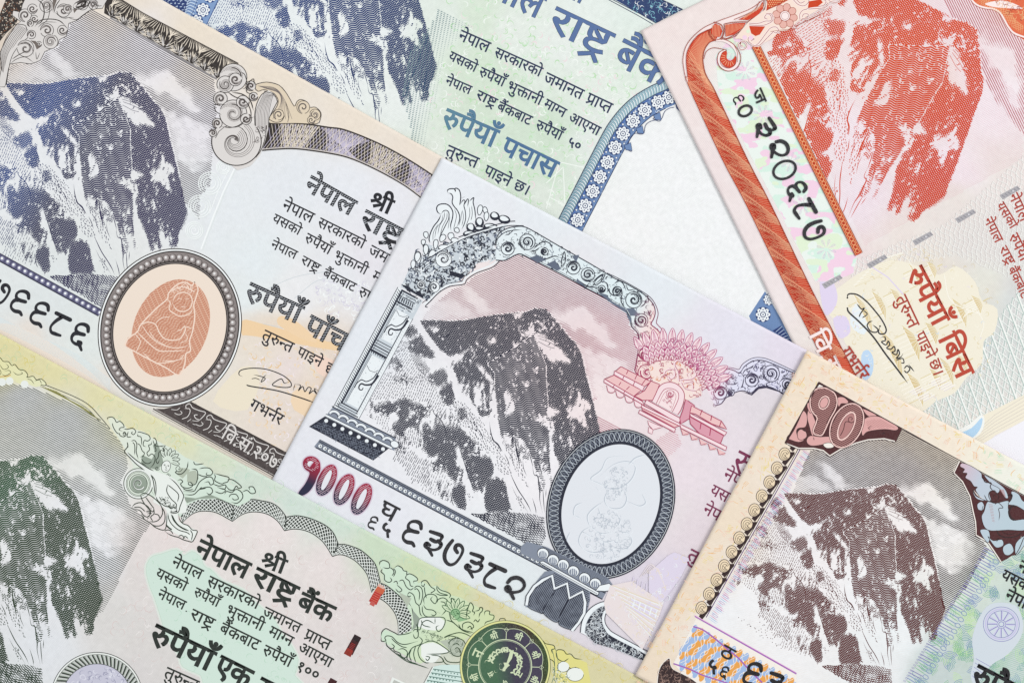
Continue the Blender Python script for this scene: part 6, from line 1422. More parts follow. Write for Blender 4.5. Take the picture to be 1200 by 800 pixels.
# ground: interlaced lozenges, woven in relief lines
k = Ink(N)
loz = A("1012,300 1040,288 1105,262 1130,240 1200,180 1230,190 1230,470 1150,500 1115,520 1060,480 1130,430 1180,380 1190,330 1120,300 1050,310 1000,330 985,305")
lc = ink('relief_20_grey', '#bdb5b4', mottle=0); lg = ink('relief_20_green', '#a9bdb7', mottle=0); lw = ink('relief_20_white', '#eef0ec', mottle=0)
for an, off_ in ((95, 0), (35, 0)):
    k.use(lc).engrave(loz, an, 5.5, lambda x, y: x * 0 + .08, 2, lambda u, v: 0.9 * np.sin(u / 3), cut=.01)
    k.use(lw).engrave(loz + [1.2, .3], an, 5.5, lambda x, y: x * 0 + .10, 2, lambda u, v: 0.9 * np.sin(u / 3), cut=.01)
greenz = A("1150,395 1200,330 1230,330 1230,470 1150,500 1115,518 1068,485 1120,455 1145,440")
for an in (100, 38, 69):
    k.use(lg).engrave(greenz, an, 7.5 if an != 69 else 15, lambda x, y: x * 0 + .10, 2, None, cut=.01); k.use(lw).engrave(greenz + [1.3, .3], an, 7.5 if an != 69 else 15, lambda x, y: x * 0 + .12, 2, None, cut=.01)
k.use(ink('tint_20_cream', '#ece5d2', mottle=.02)).fill(A("1230,440 1200,462 1150,487 1115,520 1140,535 1165,510 1200,492 1230,480"))
for i in range(6): k.use(lc).line(A(f"1230,{446+i*5} 1165,{486+i*4} 1128,{518+i*2}"), .35)
k.use(ink('clear_20_window', '#edecf2', mottle=0)).fill(A("1240,476 1200,492 1150,520 1160,540 1240,560"))
k.use(lw).fill(sm(A("1115,508 1135,497 1148,486 1153,490 1151,503 1143,512 1130,517"), 3, True)); k.use(ink('tint_20_blue', '#b3d3ec', mottle=0)).fill(sm(A("1124,508 1138,501 1150,489 1149,500 1141,511 1131,513"), 3, True))
k.build('woven_underprint')
# temple underprint
k = Ink(N); y1 = ink('tint_20_straw', '#ddcfa0', mottle=0); y2 = ink('tint_20_light', '#f3efe2', mottle=0); y3 = ink('tint_20_ochre', '#d9c596', mottle=0); y4 = ink('tint_20_lilac', '#ddd2ea', mottle=0); y5 = ink('tint_20_sky', '#bdd6ee', mottle=0)
k.use(ink('tint_20_ground', '#ece6d4', mottle=.03)).fill(sm(A("985,335 1010,318 1045,305 1075,312 1100,322 1120,312 1142,330 1150,352 1168,362 1165,388 1152,400 1150,425 1132,442 1118,460 1096,470 1080,482 1060,478 1040,462 1018,448 1008,425 990,402 982,380 966,362 972,345"), 3, True))
for s_, c in (("960,330 973,326 981,346 977,362 966,368", y4), ("976,373 991,371 996,389 983,396", y4), ("1009,416 1017,410 1023,421 1021,439 1011,444", y5), ("1002,356 1018,371 1012,392 996,380", ink('tint_20_pale_blue', '#e4ecf0', mottle=0))):
    k.use(c).fill(sm(A(s_), 3, True))
# three tiered temples in light line: each is a stack of roofs leaning with the note
d_ = np.array([math.cos(math.radians(64)), math.sin(math.radians(64))]); up_ = np.array([d_[1], -d_[0]])
def temple(base, w, h, tiers):
    base = np.array(base, float)
    for t in range(tiers):
        ww = w * (1 - t / (tiers + .6)); y0 = h * t / tiers; y1_ = h * (t + .55) / tiers
        a, b = base + up_ * y0 - d_ * ww * .32, base + up_ * y0 + d_ * ww * .32
        k.use(y1).line([a, a + up_ * (y1_ - y0)], .8); k.line([b, b + up_ * (y1_ - y0)], .8)
        for q in np.linspace(-.24, .24, 5): k.use(y2).line([base + up_ * y0 + d_ * ww * q, base + up_ * y1_ + d_ * ww * q], .9)
        c1, c2 = base + up_ * y1_ - d_ * ww * .56, base + up_ * y1_ + d_ * ww * .56
        ap1, ap2 = base + up_ * (y1_ + h * .3 / tiers) - d_ * ww * .2, base + up_ * (y1_ + h * .3 / tiers) + d_ * ww * .2
        k.use(y3).fill([c1, c2, ap2, ap1]); k.use(y2).line([c1, c2], 1.0); k.use(y1).line([c1, ap1, ap2, c2], .6)
        for q in np.linspace(.1, .9, 7): k.use(y2).line([c1 * (1 - q) + c2 * q, ap1 * (1 - q) + ap2 * q], .45)
    k.use(y1).line([base + up_ * h, base + up_ * (h * 1.16)], 1.2)
for b_, w_, h_, t_ in (((1000, 372), 46, 62, 3), ((1030, 420), 58, 78, 3), ((1058, 462), 40, 52, 2), ((1062, 330), 30, 40, 2), ((1112, 372), 34, 44, 2), ((1098, 440), 34, 40, 2)):
    temple(b_, w_, h_, t_)
for i in range(9): k.use(y2).line(A(f"{1000+i*3.4},{334-i*3.6} {1030+i*3.4},{322-i*3.2}"), 1.4); k.use(y1).line(A(f"{1001+i*3.4},{336-i*3.6} {1031+i*3.4},{324-i*3.2}"), .4)
k.use(y2).line(sm(A("1106,322 1112,350 1130,362 1150,368"), 5), 1.2); k.line(sm(A("1128,372 1140,362 1152,378 1148,395"), 5), 1.2); k.line(A("1062,302 1080,330 1100,340"), .9); k.use(y4).line(A("1020,312 1040,325 1058,345"), 1.4)
for x, y in ((1070, 455), (1080, 462), (1093, 445), (1104, 450)):
    for j in range(3): k.use(y2).line([[x + j * 3.4 - 6, y + j * 1.5 + 4], [x + j * 3.4 + 8, y + j * 1.5 - 3]], 1.5); k.use(y4).line([[x + j * 3.4 - 5, y + j * 1.5 + 5], [x + j * 3.4 + 8, y + j * 1.5 - 1.8]], .4)
tp = A("985,325 1060,290 1130,300 1172,350 1165,420 1120,470 1080,495 1010,455 960,370")
crumble(k, tp, 260, 2.6, [y1, y2, y3, y2], .5, 73); crumble(k, tp, 40, 2.4, [y4, y5], .6, 74)
k.build('temple_underprint')
# serial panel: pastel camouflage
k = Ink(N)
panel = A("838,66 860,40 884,58 1004,300 1000,320 975,330 955,330 842,110")
k.use(ink('tint_20_panel', '#e6efe9', mottle=0)).fill(panel)
mint = ink('tint_20_green', '#d3ecdf', mottle=.02); pnk = ink('tint_20_pink', '#efcfe2', mottle=.02)
def camo(th, sd):
    return lambda x, y: np.where(fbm(x / 14 + sd, y / 9 + sd * 2, 2) > th, 1.0, 0)
k.use(mint).engrave(panel, -26, .8, camo(.52, 3), .8, maxw=1.0); k.use(pnk).engrave(panel, -26, .8, camo(.56, 11), .8, maxw=1.0)
k.use(ink('tint_20_lime', '#deedd2', mottle=0)).engrave(panel, -26, .8, camo(.64, 23), .8, maxw=1.0)
for x, y in ((873, 84), (894, 135), (926, 190), (940, 240), (968, 292), (858, 60)):
    for j in range(8):
        a = j * np.pi / 4 + .3; k.use(ink('tint_20_grey', '#cfc4d4', mottle=0)).line([[x + 3 * math.cos(a), y + 3 * math.sin(a)], [x + 12 * math.cos(a), y + 12 * math.sin(a)]], .5); k.use(ink('tint_20_grey', None)).line(ellipse(x + 9 * math.cos(a), y + 9 * math.sin(a), 2.8, 1.3, math.degrees(a), 10), .4, True)
        k.use(rw).line([[x + 3 * math.cos(a + .2), y + 3 * math.sin(a + .2)], [x + 12 * math.cos(a + .2), y + 12 * math.sin(a + .2)]], .5)
k.build('serial_panel_print')
# red guilloche band
k = Ink(N); c8 = (790, 0, 8)
left = np.vstack([A("860,0 840,0 720,85 560,150 400,208 270,270 165,360 105,450 80,560 90,660 110,760", *c8), rect((804, 100), (845, 185), (874, 240), (922, 339), (962, 417), (995, 482))])
right = np.vstack([A("400,380 330,405 285,470 268,560 290,690 350,800", *c8), rect((840, 112), (877, 190), (903, 240), (951, 340), (1000, 435), (1025, 485))])
edge2 = np.vstack([A("200,350 130,450 108,560 118,680 130,760", *c8), rect((808, 100), (846, 182))])
k.use(rw).fill(np.vstack([A("840,0 560,148 270,268 100,450 78,600 110,760", *c8), A("140,780 115,600 140,450 250,320 400,245 600,190 860,0", *c8)]))
core = np.vstack([A("400,250 320,285 230,330 160,410 118,500 112,600 125,720", *c8), rect((806, 100), (845, 185), (874, 240), (922, 339), (962, 417), (995, 482))])
k.use(ink('ink_20_band', '#cb3c1c')).fill(np.vstack([core, right[::-1]]))
rc = sm(right, 4); lc_ = sm(core, 4)
Lr = along(lc_, 1.0); Rr = along(rc, np.sum(np.hypot(*(rc[1:] - rc[:-1]).T)) / (len(Lr) - 1)); m_ = min(len(Lr), len(Rr))
def bx(i, f): i = int(np.clip(i, 0, m_ - 1)); return Lr[i] * (1 - f) + Rr[i] * f
peachl = ink('ink_20_band_line', '#efb08a', mottle=0)
for i in range(0, 70, 2): k.use(peachl).line([bx(i, .1), bx(i + 3, .95)], .55)
for blk in range(52, m_, 36):
    for j in range(13): k.use(peachl).line([bx(blk + j * 3.1 - 8, .02), bx(blk + 16 + j * .9, .98)], .36)
    for j in range(13): k.line([bx(blk + j * 3.1 + 8, .98), bx(blk + 34 + j * .9, .02)], .36)
    for j in range(9): k.use(ink('ink_20_band_deep', '#a82c18')).line([bx(blk + j * 3.6, .1), bx(blk + j * 3.6 + 9, .6)], .5)
k.use(rdark).line(lc_, .7); k.line(rc, .9); k.line(sm(left[:11], 5), .7)
# hook
ring = sm(A("520,370 580,430 620,520 610,600 560,655 490,672 430,630 405,560 420,500 470,470 490,478 480,540 500,590 550,575 560,520 540,460 500,410 440,385", *c8), 4)
k.use(rw).line(sm(A("390,382 460,385 540,430 590,510 590,600 530,655 460,640 420,580 430,510 480,480", *c8), 5), 3.0)
k.use(ink('ink_20_band', None)).fill(sm(A("490,485 440,510 430,570 460,620 520,640 570,600 575,530 550,560 520,575 490,550", *c8), 3, True))
for j in range(8):
    a = math.radians(60 + j * 20); k.use(peachl).line([[790 + 515 / 8 + 5 * math.cos(a), 545 / 8 + 5 * math.sin(a)], [790 + 515 / 8 + 10 * math.cos(a), 545 / 8 + 10 * math.sin(a)]], .6)
k.use(rdark)
for s_, w in (("380,382 460,375 545,415 605,490 622,560 590,640 510,672 430,640 402,570 420,500 470,470", .8), ("560,430 590,500 592,590", .6), ("490,480 450,500 428,560 445,620 510,645 570,610 580,540", .7), ("275,560 300,490 360,455 430,462 490,475", .7), ("320,290 330,330 360,370 400,380 440,360 460,300 440,240 370,212", .9), ("240,325 320,285 330,320", .7),
              ("465,230 470,290 455,350 440,380", .7), ("470,230 560,215 690,215 660,260 600,310 500,365 450,360", .9), ("690,215 640,290 560,350 480,375", .8), ("840,0 835,60 790,130 690,210", .9), ("800,20 760,90 700,130 560,190", .7), ("850,0 865,20 850,80 800,150 700,212", .8)):
    k.line(sm(A(s_, *c8), 5), w)
k.use(ink('ink_20_band', None)).fill(A("340,290 380,225 430,250 450,300 430,350 380,355 345,320", *c8)); k.fill(A("475,240 560,225 670,220 640,270 560,330 480,350", *c8)); k.fill(A("830,20 780,100 700,140 600,190 690,195 780,150 830,90", *c8))
for i in range(14): k.use(peachl).line(A(f"{480+i*13},{232} {490+i*11},{345-i*6}", *c8), .45)
for i in range(14): k.line(A(f"{640+i*14},{190-i*9} {660+i*13},{160-i*9}", *c8), .5)
for i in range(6): k.line(A(f"{360+i*14},{240} {360+i*12},{350}", *c8), .5)
k.build('guilloche_band_print')
# chain strip and top ornaments
k = Ink(N)
s0, s1 = np.array([885., 54.]), np.array([1006., 298.]); sx = (s1 - s0) / np.hypot(*(s1 - s0)); sn = np.array([-sx[1], sx[0]]); SL = np.hypot(*(s1 - s0))
k.use(red).fill([s0 + sn * 4.6, s0 - sn * 4.6, s1 - sn * 4.6, s1 + sn * 4.6])
zz = [s0 + sx * u for u in np.arange(3, SL, 5.2)]
for i, c in enumerate(zz):
    k.use(rgold).line(ellipse(c[0], c[1], 2.5, 2.2, 60, 9), .7, True); k.use(rdark).dots([c], .9, 6)
k.use(rgold).line([s0 - sn * 3.6, s1 - sn * 3.6], .5); k.line([s0 + sn * 3.6, s1 + sn * 3.6], .5); k.use(rdark).line([s0 + sn * 4.6, s1 + sn * 4.6], .7); k.line([s0 - sn * 4.6, s1 - sn * 4.6], .5)
k.build('chain_strip_print')
k = Ink(N)
orn = A("850,95 870,-20 1060,-80 1400,-80 1500,0 1400,60 1330,110 1150,210 1060,290 980,300 930,360 820,420 740,440 690,400 620,370 560,370 690,215", *c8)
k.use(ink('ink_20_ornament', '#f2ddd0', mottle=0)).fill(orn)
k.use(red).fill(A("865,0 1080,0 1000,45 860,105 870,40", *c8)); k.use(rgold).dots(A(" ".join(f"{880+(i%9)*20+(i//9%2)*10},{12+(i//9)*18}" for i in range(36) if (i % 9) * 20 < 175 - (i // 9) * 40), *c8), .8, 6)
def rose20(c, r): 
    for j in range(8):
        a = j * np.pi / 4 + .2; p = ellipse(c[0] + r * .7 * math.cos(a), c[1] + r * .7 * math.sin(a), r * .32, r * .30, math.degrees(a), 10); k.use(ink('ink_20_petal', '#e3b0a4')).fill(p); k.use(rdark).line(p, .55, True)
    k.use(rw).fill(ellipse(c[0], c[1], r * .42, r * .42)); k.use(rdark).line(ellipse(c[0], c[1], r * .42, r * .42, 0, 14), .6, True); k.line(ellipse(c[0], c[1], r * .3, r * .3, 0, 12), .4, True)
rose20((919.5, 19.5), 14.5)
for s_, o in (("700,225 790,225 850,205 905,200 900,150 860,145 845,175 870,185", c8), ("700,240 780,245 850,240 920,200 910,140 860,135", c8), ("740,430 700,400 690,370 710,350 740,370 720,390", c8), ("720,430 780,420 850,330 900,270 950,260 975,290 950,315 920,300", c8), ("745,435 800,430 870,360 930,300", c8), ("620,400 600,430 620,470 660,465 680,430 660,400 630,395 620,430 645,440", c8),
              ("150,0 200,50 260,60 300,20 290,0", (910, 0, 8)), ("180,0 220,35 260,20", (910, 0, 8)), ("215,190 215,140 250,100 330,90 440,80 480,50 450,20", (910, 0, 8)), ("235,180 300,180 290,140 250,140 240,165", (910, 0, 8)), ("290,180 380,140 480,80", (910, 0, 8)), ("280,90 320,75 430,60 460,20 430,0", (910, 0, 8)), ("480,0 500,20 560,30 600,0", (910, 0, 8))):
    p = sm(A(s_, *o), 5); k.use(rw).line(p, 2.2); k.use(rdark).line(p, .6); 
k.use(red).fill(A("700,250 850,255 800,330 760,345 720,320", *c8)); k.fill(A("300,20 410,0 430,30 380,70 290,80", 910, 0, 8))
k.use(rdark).line(A("860,105 1080,-10", *c8), .8); k.line(A("900,230 1010,215 1150,200", *c8) + [0, 9], .5); k.line(A("170,255 420,135", 910, 0, 8), .8)
k.use(ink('tint_20_pink', None)).dots(A("658,358 718,360", *c8), 2.8, 10); k.use(ink('tint_20_lime', None)).dots(A("690,300", *c8), 2.2, 10)
k.build('top_ornament_print')
k = Ink(N); d8 = (1050, 0, 8)
co = sm(A("690,-60 710,10 760,55 830,78 910,90 970,125 1010,190 1050,260 1110,320 1250,370 1250,-100", *d8), 3)
k.use(ink('ink_20_corner', '#d9653f')).fill(co); k.use(rw).line(sm(A("690,-60 710,10 760,55 830,78 910,90 970,125 1010,190 1050,260 1110,320 1250,370", *d8), 5), 2.0); k.use(rdark).line(sm(A("680,-50 700,18 755,66 830,90 905,100 962,135 1000,195 1042,268 1105,332 1250,385", *d8), 5), .6)
lattice(k, A("760,0 900,60 1010,110 1090,220 1200,300", *d8), 9, rgold, 2.6, .5, .7); k.use(rw).fill(sm(A("830,40 980,10 1100,40 1180,90 1000,80 900,70", *d8), 3, True)); crumble(k, A("900,0 1200,0 1200,200 1080,180", *d8), 50, 2.5, [rgold, rdark], .6, 2)
k.build('corner_ornament_print')
# security thread flashes
k = Ink(N); gm = ink('thread_20', '#a9a7ab', rough=.3)
for x, y in ((975, 330), (1027.5, 306.5), (1081, 279.5), (1131, 253.5), (1183, 226)):
    u = np.array([math.cos(math.radians(-27)), math.sin(math.radians(-27))]); n2 = np.array([-u[1], u[0]]); c = np.array([x, y])
    k.use(gm).fill([c - u * 12.5 - n2 * 3, c + u * 11.5 - n2 * 3.4, c + u * 12.5 + n2 * 2, c - u * 11.5 + n2 * 3.6])
    for j in range(6): k.use(ink('thread_20_dark', '#85838b')).line([c - u * (10 - j * 4) - n2 * 1.6, c - u * (8 - j * 4) + n2 * 1.8], .9)
    k.use(ink('thread_20_light', '#cfcfd4')).dots([c + u * 4], 1.2, 6)
k.build('security_thread')
# lettering
k = Ink(N).use(rtext)
for w, a, b in (("तुरुन्त", (1060, 344), (1077, 380)), ("पाइने", (1081.5, 387), (1096, 416)), ("छ।", (1099, 419), (1105.5, 437)), ("गभर्नर", (994.5, 405), (1018.5, 439)), ("नेपाल", (1191, 225), (1206, 256)), ("यसको", (1175, 236), (1192, 264)), ("रुपैयाँ", (1191, 272), (1206, 302)), ("नेपाल", (1161, 253.5), (1175, 281)), ("राष्ट्र", (1178, 287), (1189, 307)), ("बैंकबाट", (1189, 311), (1206, 346))):
    word(k, w, a, b, 1.1, .55)
k.build('promise_lettering')
k = Ink(N).use(ink('ink_20_value', '#b8432f'))
word(k, "रुपैयाँ", (1079, 310), (1112.5, 374), .95, 1.6); word(k, "बिस", (1117.5, 387), (1141, 436), .98, 1.6)
k.build('value_lettering')
k = Ink(N).use(rw); word(k, "वि.स.", (962, 384), (992, 444), .85, 1.0); k.build('year_lettering')
serial(N, [("ज", (891, 103), (898, 119))], [("६", (864.5, 117.5), 13, 0), ("०", (873, 130.5), 17, 0), ("३", (896, 151), 27, 0), ("२", (911.5, 176), 27, 0), ("०", (919, 199.5), 29, 0), ("९", (931.5, 223.5), 25, 0), ("८", (943.5, 246), 26, 0), ("७", (954.5, 271), 27, 0)], 65, black, 2.4)
k = Ink(N).use(black); s7 = (980, 320, 5.714)
for s_, w in (("72,168 75,145 100,138 145,148 200,190 250,245 300,310 330,370 325,400 300,408 280,395 290,355", 1.7), ("72,232 82,262 150,325 240,420 330,545 400,635 475,735", 2.0), ("135,205 165,240 185,235 160,270 150,295", 1.4), ("180,250 205,275 170,300", 1.2), ("240,320 215,330 205,355 230,390 265,395 275,375 240,345", 1.5), ("265,395 290,385", 1.2),
              ("285,435 320,425 325,450 300,460 330,480 345,455 355,480 335,500 360,510 385,490 390,520 370,530 400,545 410,510 420,540 400,570 430,560 445,535", 1.5), ("395,585 440,570 450,600 430,600", 1.3), ("450,640 470,620 490,640 470,665 450,650", 1.5), ("480,610 520,660", 1.4), ("470,615 500,600", 1.1)):
    k.line(sm(A(s_, *s7), 5), w, taper=.08)
k.dots(A("290,355 72,165 72,235", *s7), 1.1, 8)
k.build('signature')
# ================================================================== one hundred rupee note
N = N100
gd = ink('ink_100_dark', '#262f28'); gmid = ink('ink_100_mid', '#93a092'); gpale = ink('ink_100_pale', '#cfdad0', mottle=0); gw = ink('clear_100', '#e9eee9', mottle=0); gline = ink('ink_100_line', None, [(100, '#57592a'), (280, '#2c3828'), (690, '#28342b'), (750, '#284a2f'), (830, '#3b4522')], (1, 0))
face = ink('ink_100_ornament', None, [(100, '#e6df9a'), (230, '#e4e7c6'), (330, '#dfe7da'), (440, '#d3e4d6'), (700, '#cde2cc'), (800, '#cfdcac'), (880, '#ded887')], (1, 0), mottle=.03)
gtext = ink('ink_100_text', '#222a25')
PM100 = paper_mat('paper_100', amount=0.06, wave=.10, wave_scale=.95, wave_rot=10, wave_col='#b9a8a2', distort=9)
N.paper(1000, 470, PM100, [(0, 395, '#ece38e', 3), (60, 430, '#ece496', 3), (120, 460, '#ebe59f', 3), (30, 430, '#ece390', 2), (170, 490, '#e9e7a8', 3), (220, 515, '#e2e8b4', 2), (250, 530, '#d8e8c4', 3), (300, 560, '#d0e7d2', 4), (350, 585, '#cfe7d8', 4), (400, 610, '#cfe8d4', 4), (450, 640, '#cbe6c0', 4), (490, 665, '#cfe5ae', 3),
  (530, 690, '#dae39c', 3), (580, 705, '#dfd998', 3), (640, 740, '#e0d88f', 4), (700, 770, '#e1d994', 4), (740, 790, '#e1d996', 3), (660, 790, '#dcd98c', 2), (30, 470, '#e3e6e6', 3), (80, 500, '#e2e6e6', 3), (20, 600, '#e9edef', 3), (100, 600, '#eceff3', 4), (110, 650, '#eaeef4', 3), (130, 560, '#e8ecea', 2), (60, 700, '#e6eaf0', 3),
  (50, 760, '#e2e8ee', 2), (20, 790, '#dde4e6', 2), (130, 720, '#dedcd8', 2), (160, 680, '#e3dcd8', 2), (170, 740, '#dedad6', 2), (175, 640, '#e8dedb', 3), (200, 620, '#ecdfdc', 3), (250, 620, '#eee1de', 4), (320, 620, '#eee2df', 4), (380, 660, '#ebdfdc', 4), (410, 720, '#e6dad8', 4), (430, 770, '#dfd9d6', 3), (220, 760, '#dcd8d4', 2),
  (200, 640, '#ecdfdb', 2), (480, 780, '#d8d8cf', 3), (450, 790, '#dbd8d4', 2), (400, 790, '#e2dad8', 3), (340, 700, '#e8dedb', 2), (350, 750, '#e6dcda', 2), (160, 790, '#dcd8d6', 1), (520, 740, '#cfdcc4', 2), (550, 720, '#d3deb0', 2), (250, 590, '#d6dfd0', 1), (230, 570, '#d7e0c8', 1)])
# fine guilloche on the margins, map-shaped tint under the promise
k = Ink(N); u1 = ink('tint_100_green_line', '#b5d3ab', mottle=0); u2 = ink('tint_100_yellow_line', '#d6c868', mottle=0); u3 = ink('tint_100_rose_line', '#d8c3c0', mottle=0); u4 = ink('tint_100_white_line', '#f0ecea', mottle=0)
mg = A("0,392 200,497 420,612 745,790 745,830 640,800 560,740 430,640 300,580 130,480 40,445 -20,430")
crumble(k, A("0,392 180,487 230,520 200,530 110,475 30,440 -20,430"), 90, 5, [u2, u1], .45, 2)
crumble(k, A("180,487 420,612 560,700 480,690 400,640 300,585 200,520"), 170, 5, [u1, ink('tint_100_mint_line', '#b3d8c4', mottle=0)], .45, 3)
crumble(k, A("520,665 745,790 745,830 650,800 560,720"), 120, 5, [u2, ink('tint_100_gold_line', '#cfc05f', mottle=0)], .45, 4)
crumble(k, A("215,615 330,625 390,660 440,700 470,760 460,800 180,800 130,740 165,640"), 420, 5.5, [u3, u4], .45, 5)
k.build('underprint')
k = Ink(N); mapi = ink('tint_100_map', '#d0e4d8', mottle=.04)
mp = A("172,665 178,652 190,648 208,643 216,650 226,645 236,652 240,662 250,668 262,680 285,690 300,705 320,722 330,740 340,752 350,772 346,790 352,806 250,806 236,790 215,780 210,765 196,745 190,725 182,700 176,685")
k.use(ink('tint_100_map_soft', '#dce4dc', mottle=0)).line(sm(mp, 3, True), 5.0, True); k.use(mapi).fill(sm(mp, 3, True)); k.use(ink('tint_100_map_edge', '#b8d4c0', mottle=0)).line(sm(mp, 3, True), .4, True)
crumble(k, mp, 150, 4, [ink('tint_100_map_line', '#b4d6bf', mottle=0), ink('tint_100_map_light', '#d2e6da', mottle=0)], .5, 6)
k.build('map_underprint')
skyp = rect((-60, 420), (0, 446), (42, 455), (105, 480), (124, 496), (146, 522), (152, 545), (143, 565), (155, 592), (178, 612), (150, 660), (132, 700), (118, 722), (95, 640), (-60, 640))
put_sky(N, '100', ink('ink_100_sky', '#4b524d'), skyp, 28.2, 2.3, .82)
put_peak(N, '100', ink('ink_100_peak', None, [(0, '#10301a'), (150, '#0f401e'), (210, '#1f3410'), (270, '#0f4a24'), (330, '#173414'), (390, '#1c3518'), (500, '#12301a')], (.9, -.43)), rect((-80, 500), (200, 500), (200, 770), (55, 835), (-80, 770)))
k = Ink(N)
for s_ in ("55,451 85,463 105,474 120,490 130,502", "56,455 84,467 103,478 118,494"): k.use(gd).line(sm(A(s_), 5), .9 if s_[1] == '5' and s_[3:6] == '451' else .6)
for i in range(7): k.use(ink('ink_100_olive', '#7f7f36')).line(A(f"{48+i*3},{452+i*.4} {100+i*3},{477+i*2}") + [0, i * .5], .5)
k.build('frame_rule'); k = Ink(N); k.use(gd).line(A("0,776 12,782 40,800"), .6); k.line(A("0,772 45,798"), .6); k.line(A("0,784 25,800"), .5)
k.build('picture_foot_rule')
# cloud scrolls upper left
k = Ink(N); z8 = (0, 400, 8)
cl = A("-160,60 0,145 60,185 100,200 130,215 180,260 230,270 268,310 265,330 320,325 350,355 400,350 440,390 430,410 340,425 280,400 240,430 205,400 160,380 150,350 120,400 80,400 60,365 0,370 -160,340", *z8)
k.use(face).fill(cl); k.use(gw).dots(A("100,370 240,400 30,380", *z8), 4.6, 12); k.use(gline).line(sm(A("-160,60 0,145 40,185 90,190 120,225 150,215 190,262 240,272 270,312 262,335 320,325 350,358 395,350 440,390 430,412 390,405", *z8), 4), .9)
for s_ in ("0,200 40,260 90,240 60,200", "20,300 60,320 110,290 90,270 50,280", "130,280 170,310 220,300 200,280", "260,350 300,360 330,400", "280,330 300,350", "330,370 380,360 400,400", "0,250 20,290 0,320"): k.line(sm(A(s_, *z8), 5), .7, taper=.2)
k.use(ink('ink_100_ochre', '#c99a3f')).line(A("0,330 80,325 110,310", *z8), .9)
k.build('cloud_scroll_print')
# lattice arches
k = Ink(N)
arches = [("211,595 218,590 227,586 240,582.5 250,583 259,585 267,588 274,592", "214,612 220,606 227,601 234,598.5 242,598 251,599 259,602 266,606 273,610"),
          ("274,592 281,588 290,585 298,584.5 307,586 317,588 325,592 331,598 336,605", "273,610 281,604 290,600 301,599 312,601 320,605 327,611 334,621"),
          ("336,605 342,604 350,603.5 362,606 375,611 385,617 392,625 397,637", "334,621 344,619 355,620 366,624 377,632 384,641 390,651"),
          ("397,637 404,637 412,639 422,643 430,649 438,657 442,665 446,681", "390,651 397,649 405,650 415,655 422,661 428,668 432,676 436,693"),
          ("446,682 453,685 460,690 468,697 475,705 481,714 484,722 485,732 483,742", "437,697 447,701 455,707 461,714 465,722 467,732 467,744")]
for o_, i_ in arches:
    o_, i_ = sm(A(o_), 4), sm(A(i_), 4)
    k.use(gd).fill(np.vstack([o_, i_[::-1]]))
    a_ = along(o_, .7); b_ = along(i_, np.sum(np.hypot(*(i_[1:] - i_[:-1]).T)) / (len(a_) - 1)); n_ = min(len(a_), len(b_))
    for off_ in range(-28, n_ + 28, 7):
        for sg in (1, -1):
            pts = []
            for t in np.linspace(0, 1, 9):
                j = off_ + sg * t * 24
                if 0 <= j < n_: pts.append(a_[int(j)] * (1 - t) + b_[int(j)] * t)
            if len(pts) > 2: k.use(gw).line(np.array(pts), .8)
    k.use(gd).line(o_, 1.1); k.line(i_, 1.0); k.use(gw).line(off(i_, 1.1) if False else i_ * 1.0 + [.3, -1.1], .45)
k.build('lattice_arch_print')
# celestial figure at the left end of the arches
k = Ink(N); f8 = (120, 480, 8); c8 = (140, 540, 8)
back = A("60,95 90,65 130,80 200,120 240,180 310,180 400,205 480,265 600,330 690,370 780,440 920,500 1010,545 1040,590 1180,640 1200,690 1300,760 1350,740 1400,720 1450,760 1380,850 1280,900 1200,870 1100,830 900,840 780,900 740,1000 600,900 500,820 260,740 200,660 300,530 240,400 150,250 100,180", *f8)
k.use(face).fill(back)
k.use(gmid).fill(A("380,420 470,460 500,400 480,330 520,300 560,400 580,500 520,560 440,540 370,500", *f8)); k.fill(A("560,770 620,740 700,770 780,860 740,900 640,860", *f8)); k.fill(A("600,330 720,345 860,310 1000,370 900,345 750,350 640,390", *c8)); k.fill(A("250,100 340,170 310,280 350,340 290,260", *c8)); 
k.use(ink('ink_100_shadow', '#b3bdac')).fill(A("460,220 500,250 560,300 545,400 500,340 450,290", *c8)); k.fill(A("640,100 720,80 750,160 700,220 640,190", *c8)); k.fill(A("830,560 760,640 700,600 740,540 800,545", *f8))
def C(s_, o, w=.75, m=None, t=.1): k.use(m or gline).line(sm(A(s_, *o), 4), w * 1.35, taper=t)
# wheel behind the figure
for r, w in ((17, .9), (14, .6), (12.6, .5), (10.6, .8)): k.use(gw if r > 16 else face).fill(ellipse(163, 566, r, r * 1.04)) if r > 13 else None
for r, w in ((17, .9), (14.2, .6), (12.8, .5), (10.4, .8)): k.use(gline).line(ellipse(163, 566, r, r * 1.04), w, True)
k.use(gmid).fill(ellipse(163.5, 566.5, 9.6, 10)); k.use(gw).line(spiral(163, 566, 7.6, 30, 1.3, 1), 1.5); k.use(gline).line(spiral(163, 566, 6.6, 30, 1.3, 1), .6); k.line(spiral(163, 566, 8.8, 30, 1.1, 1), .5)
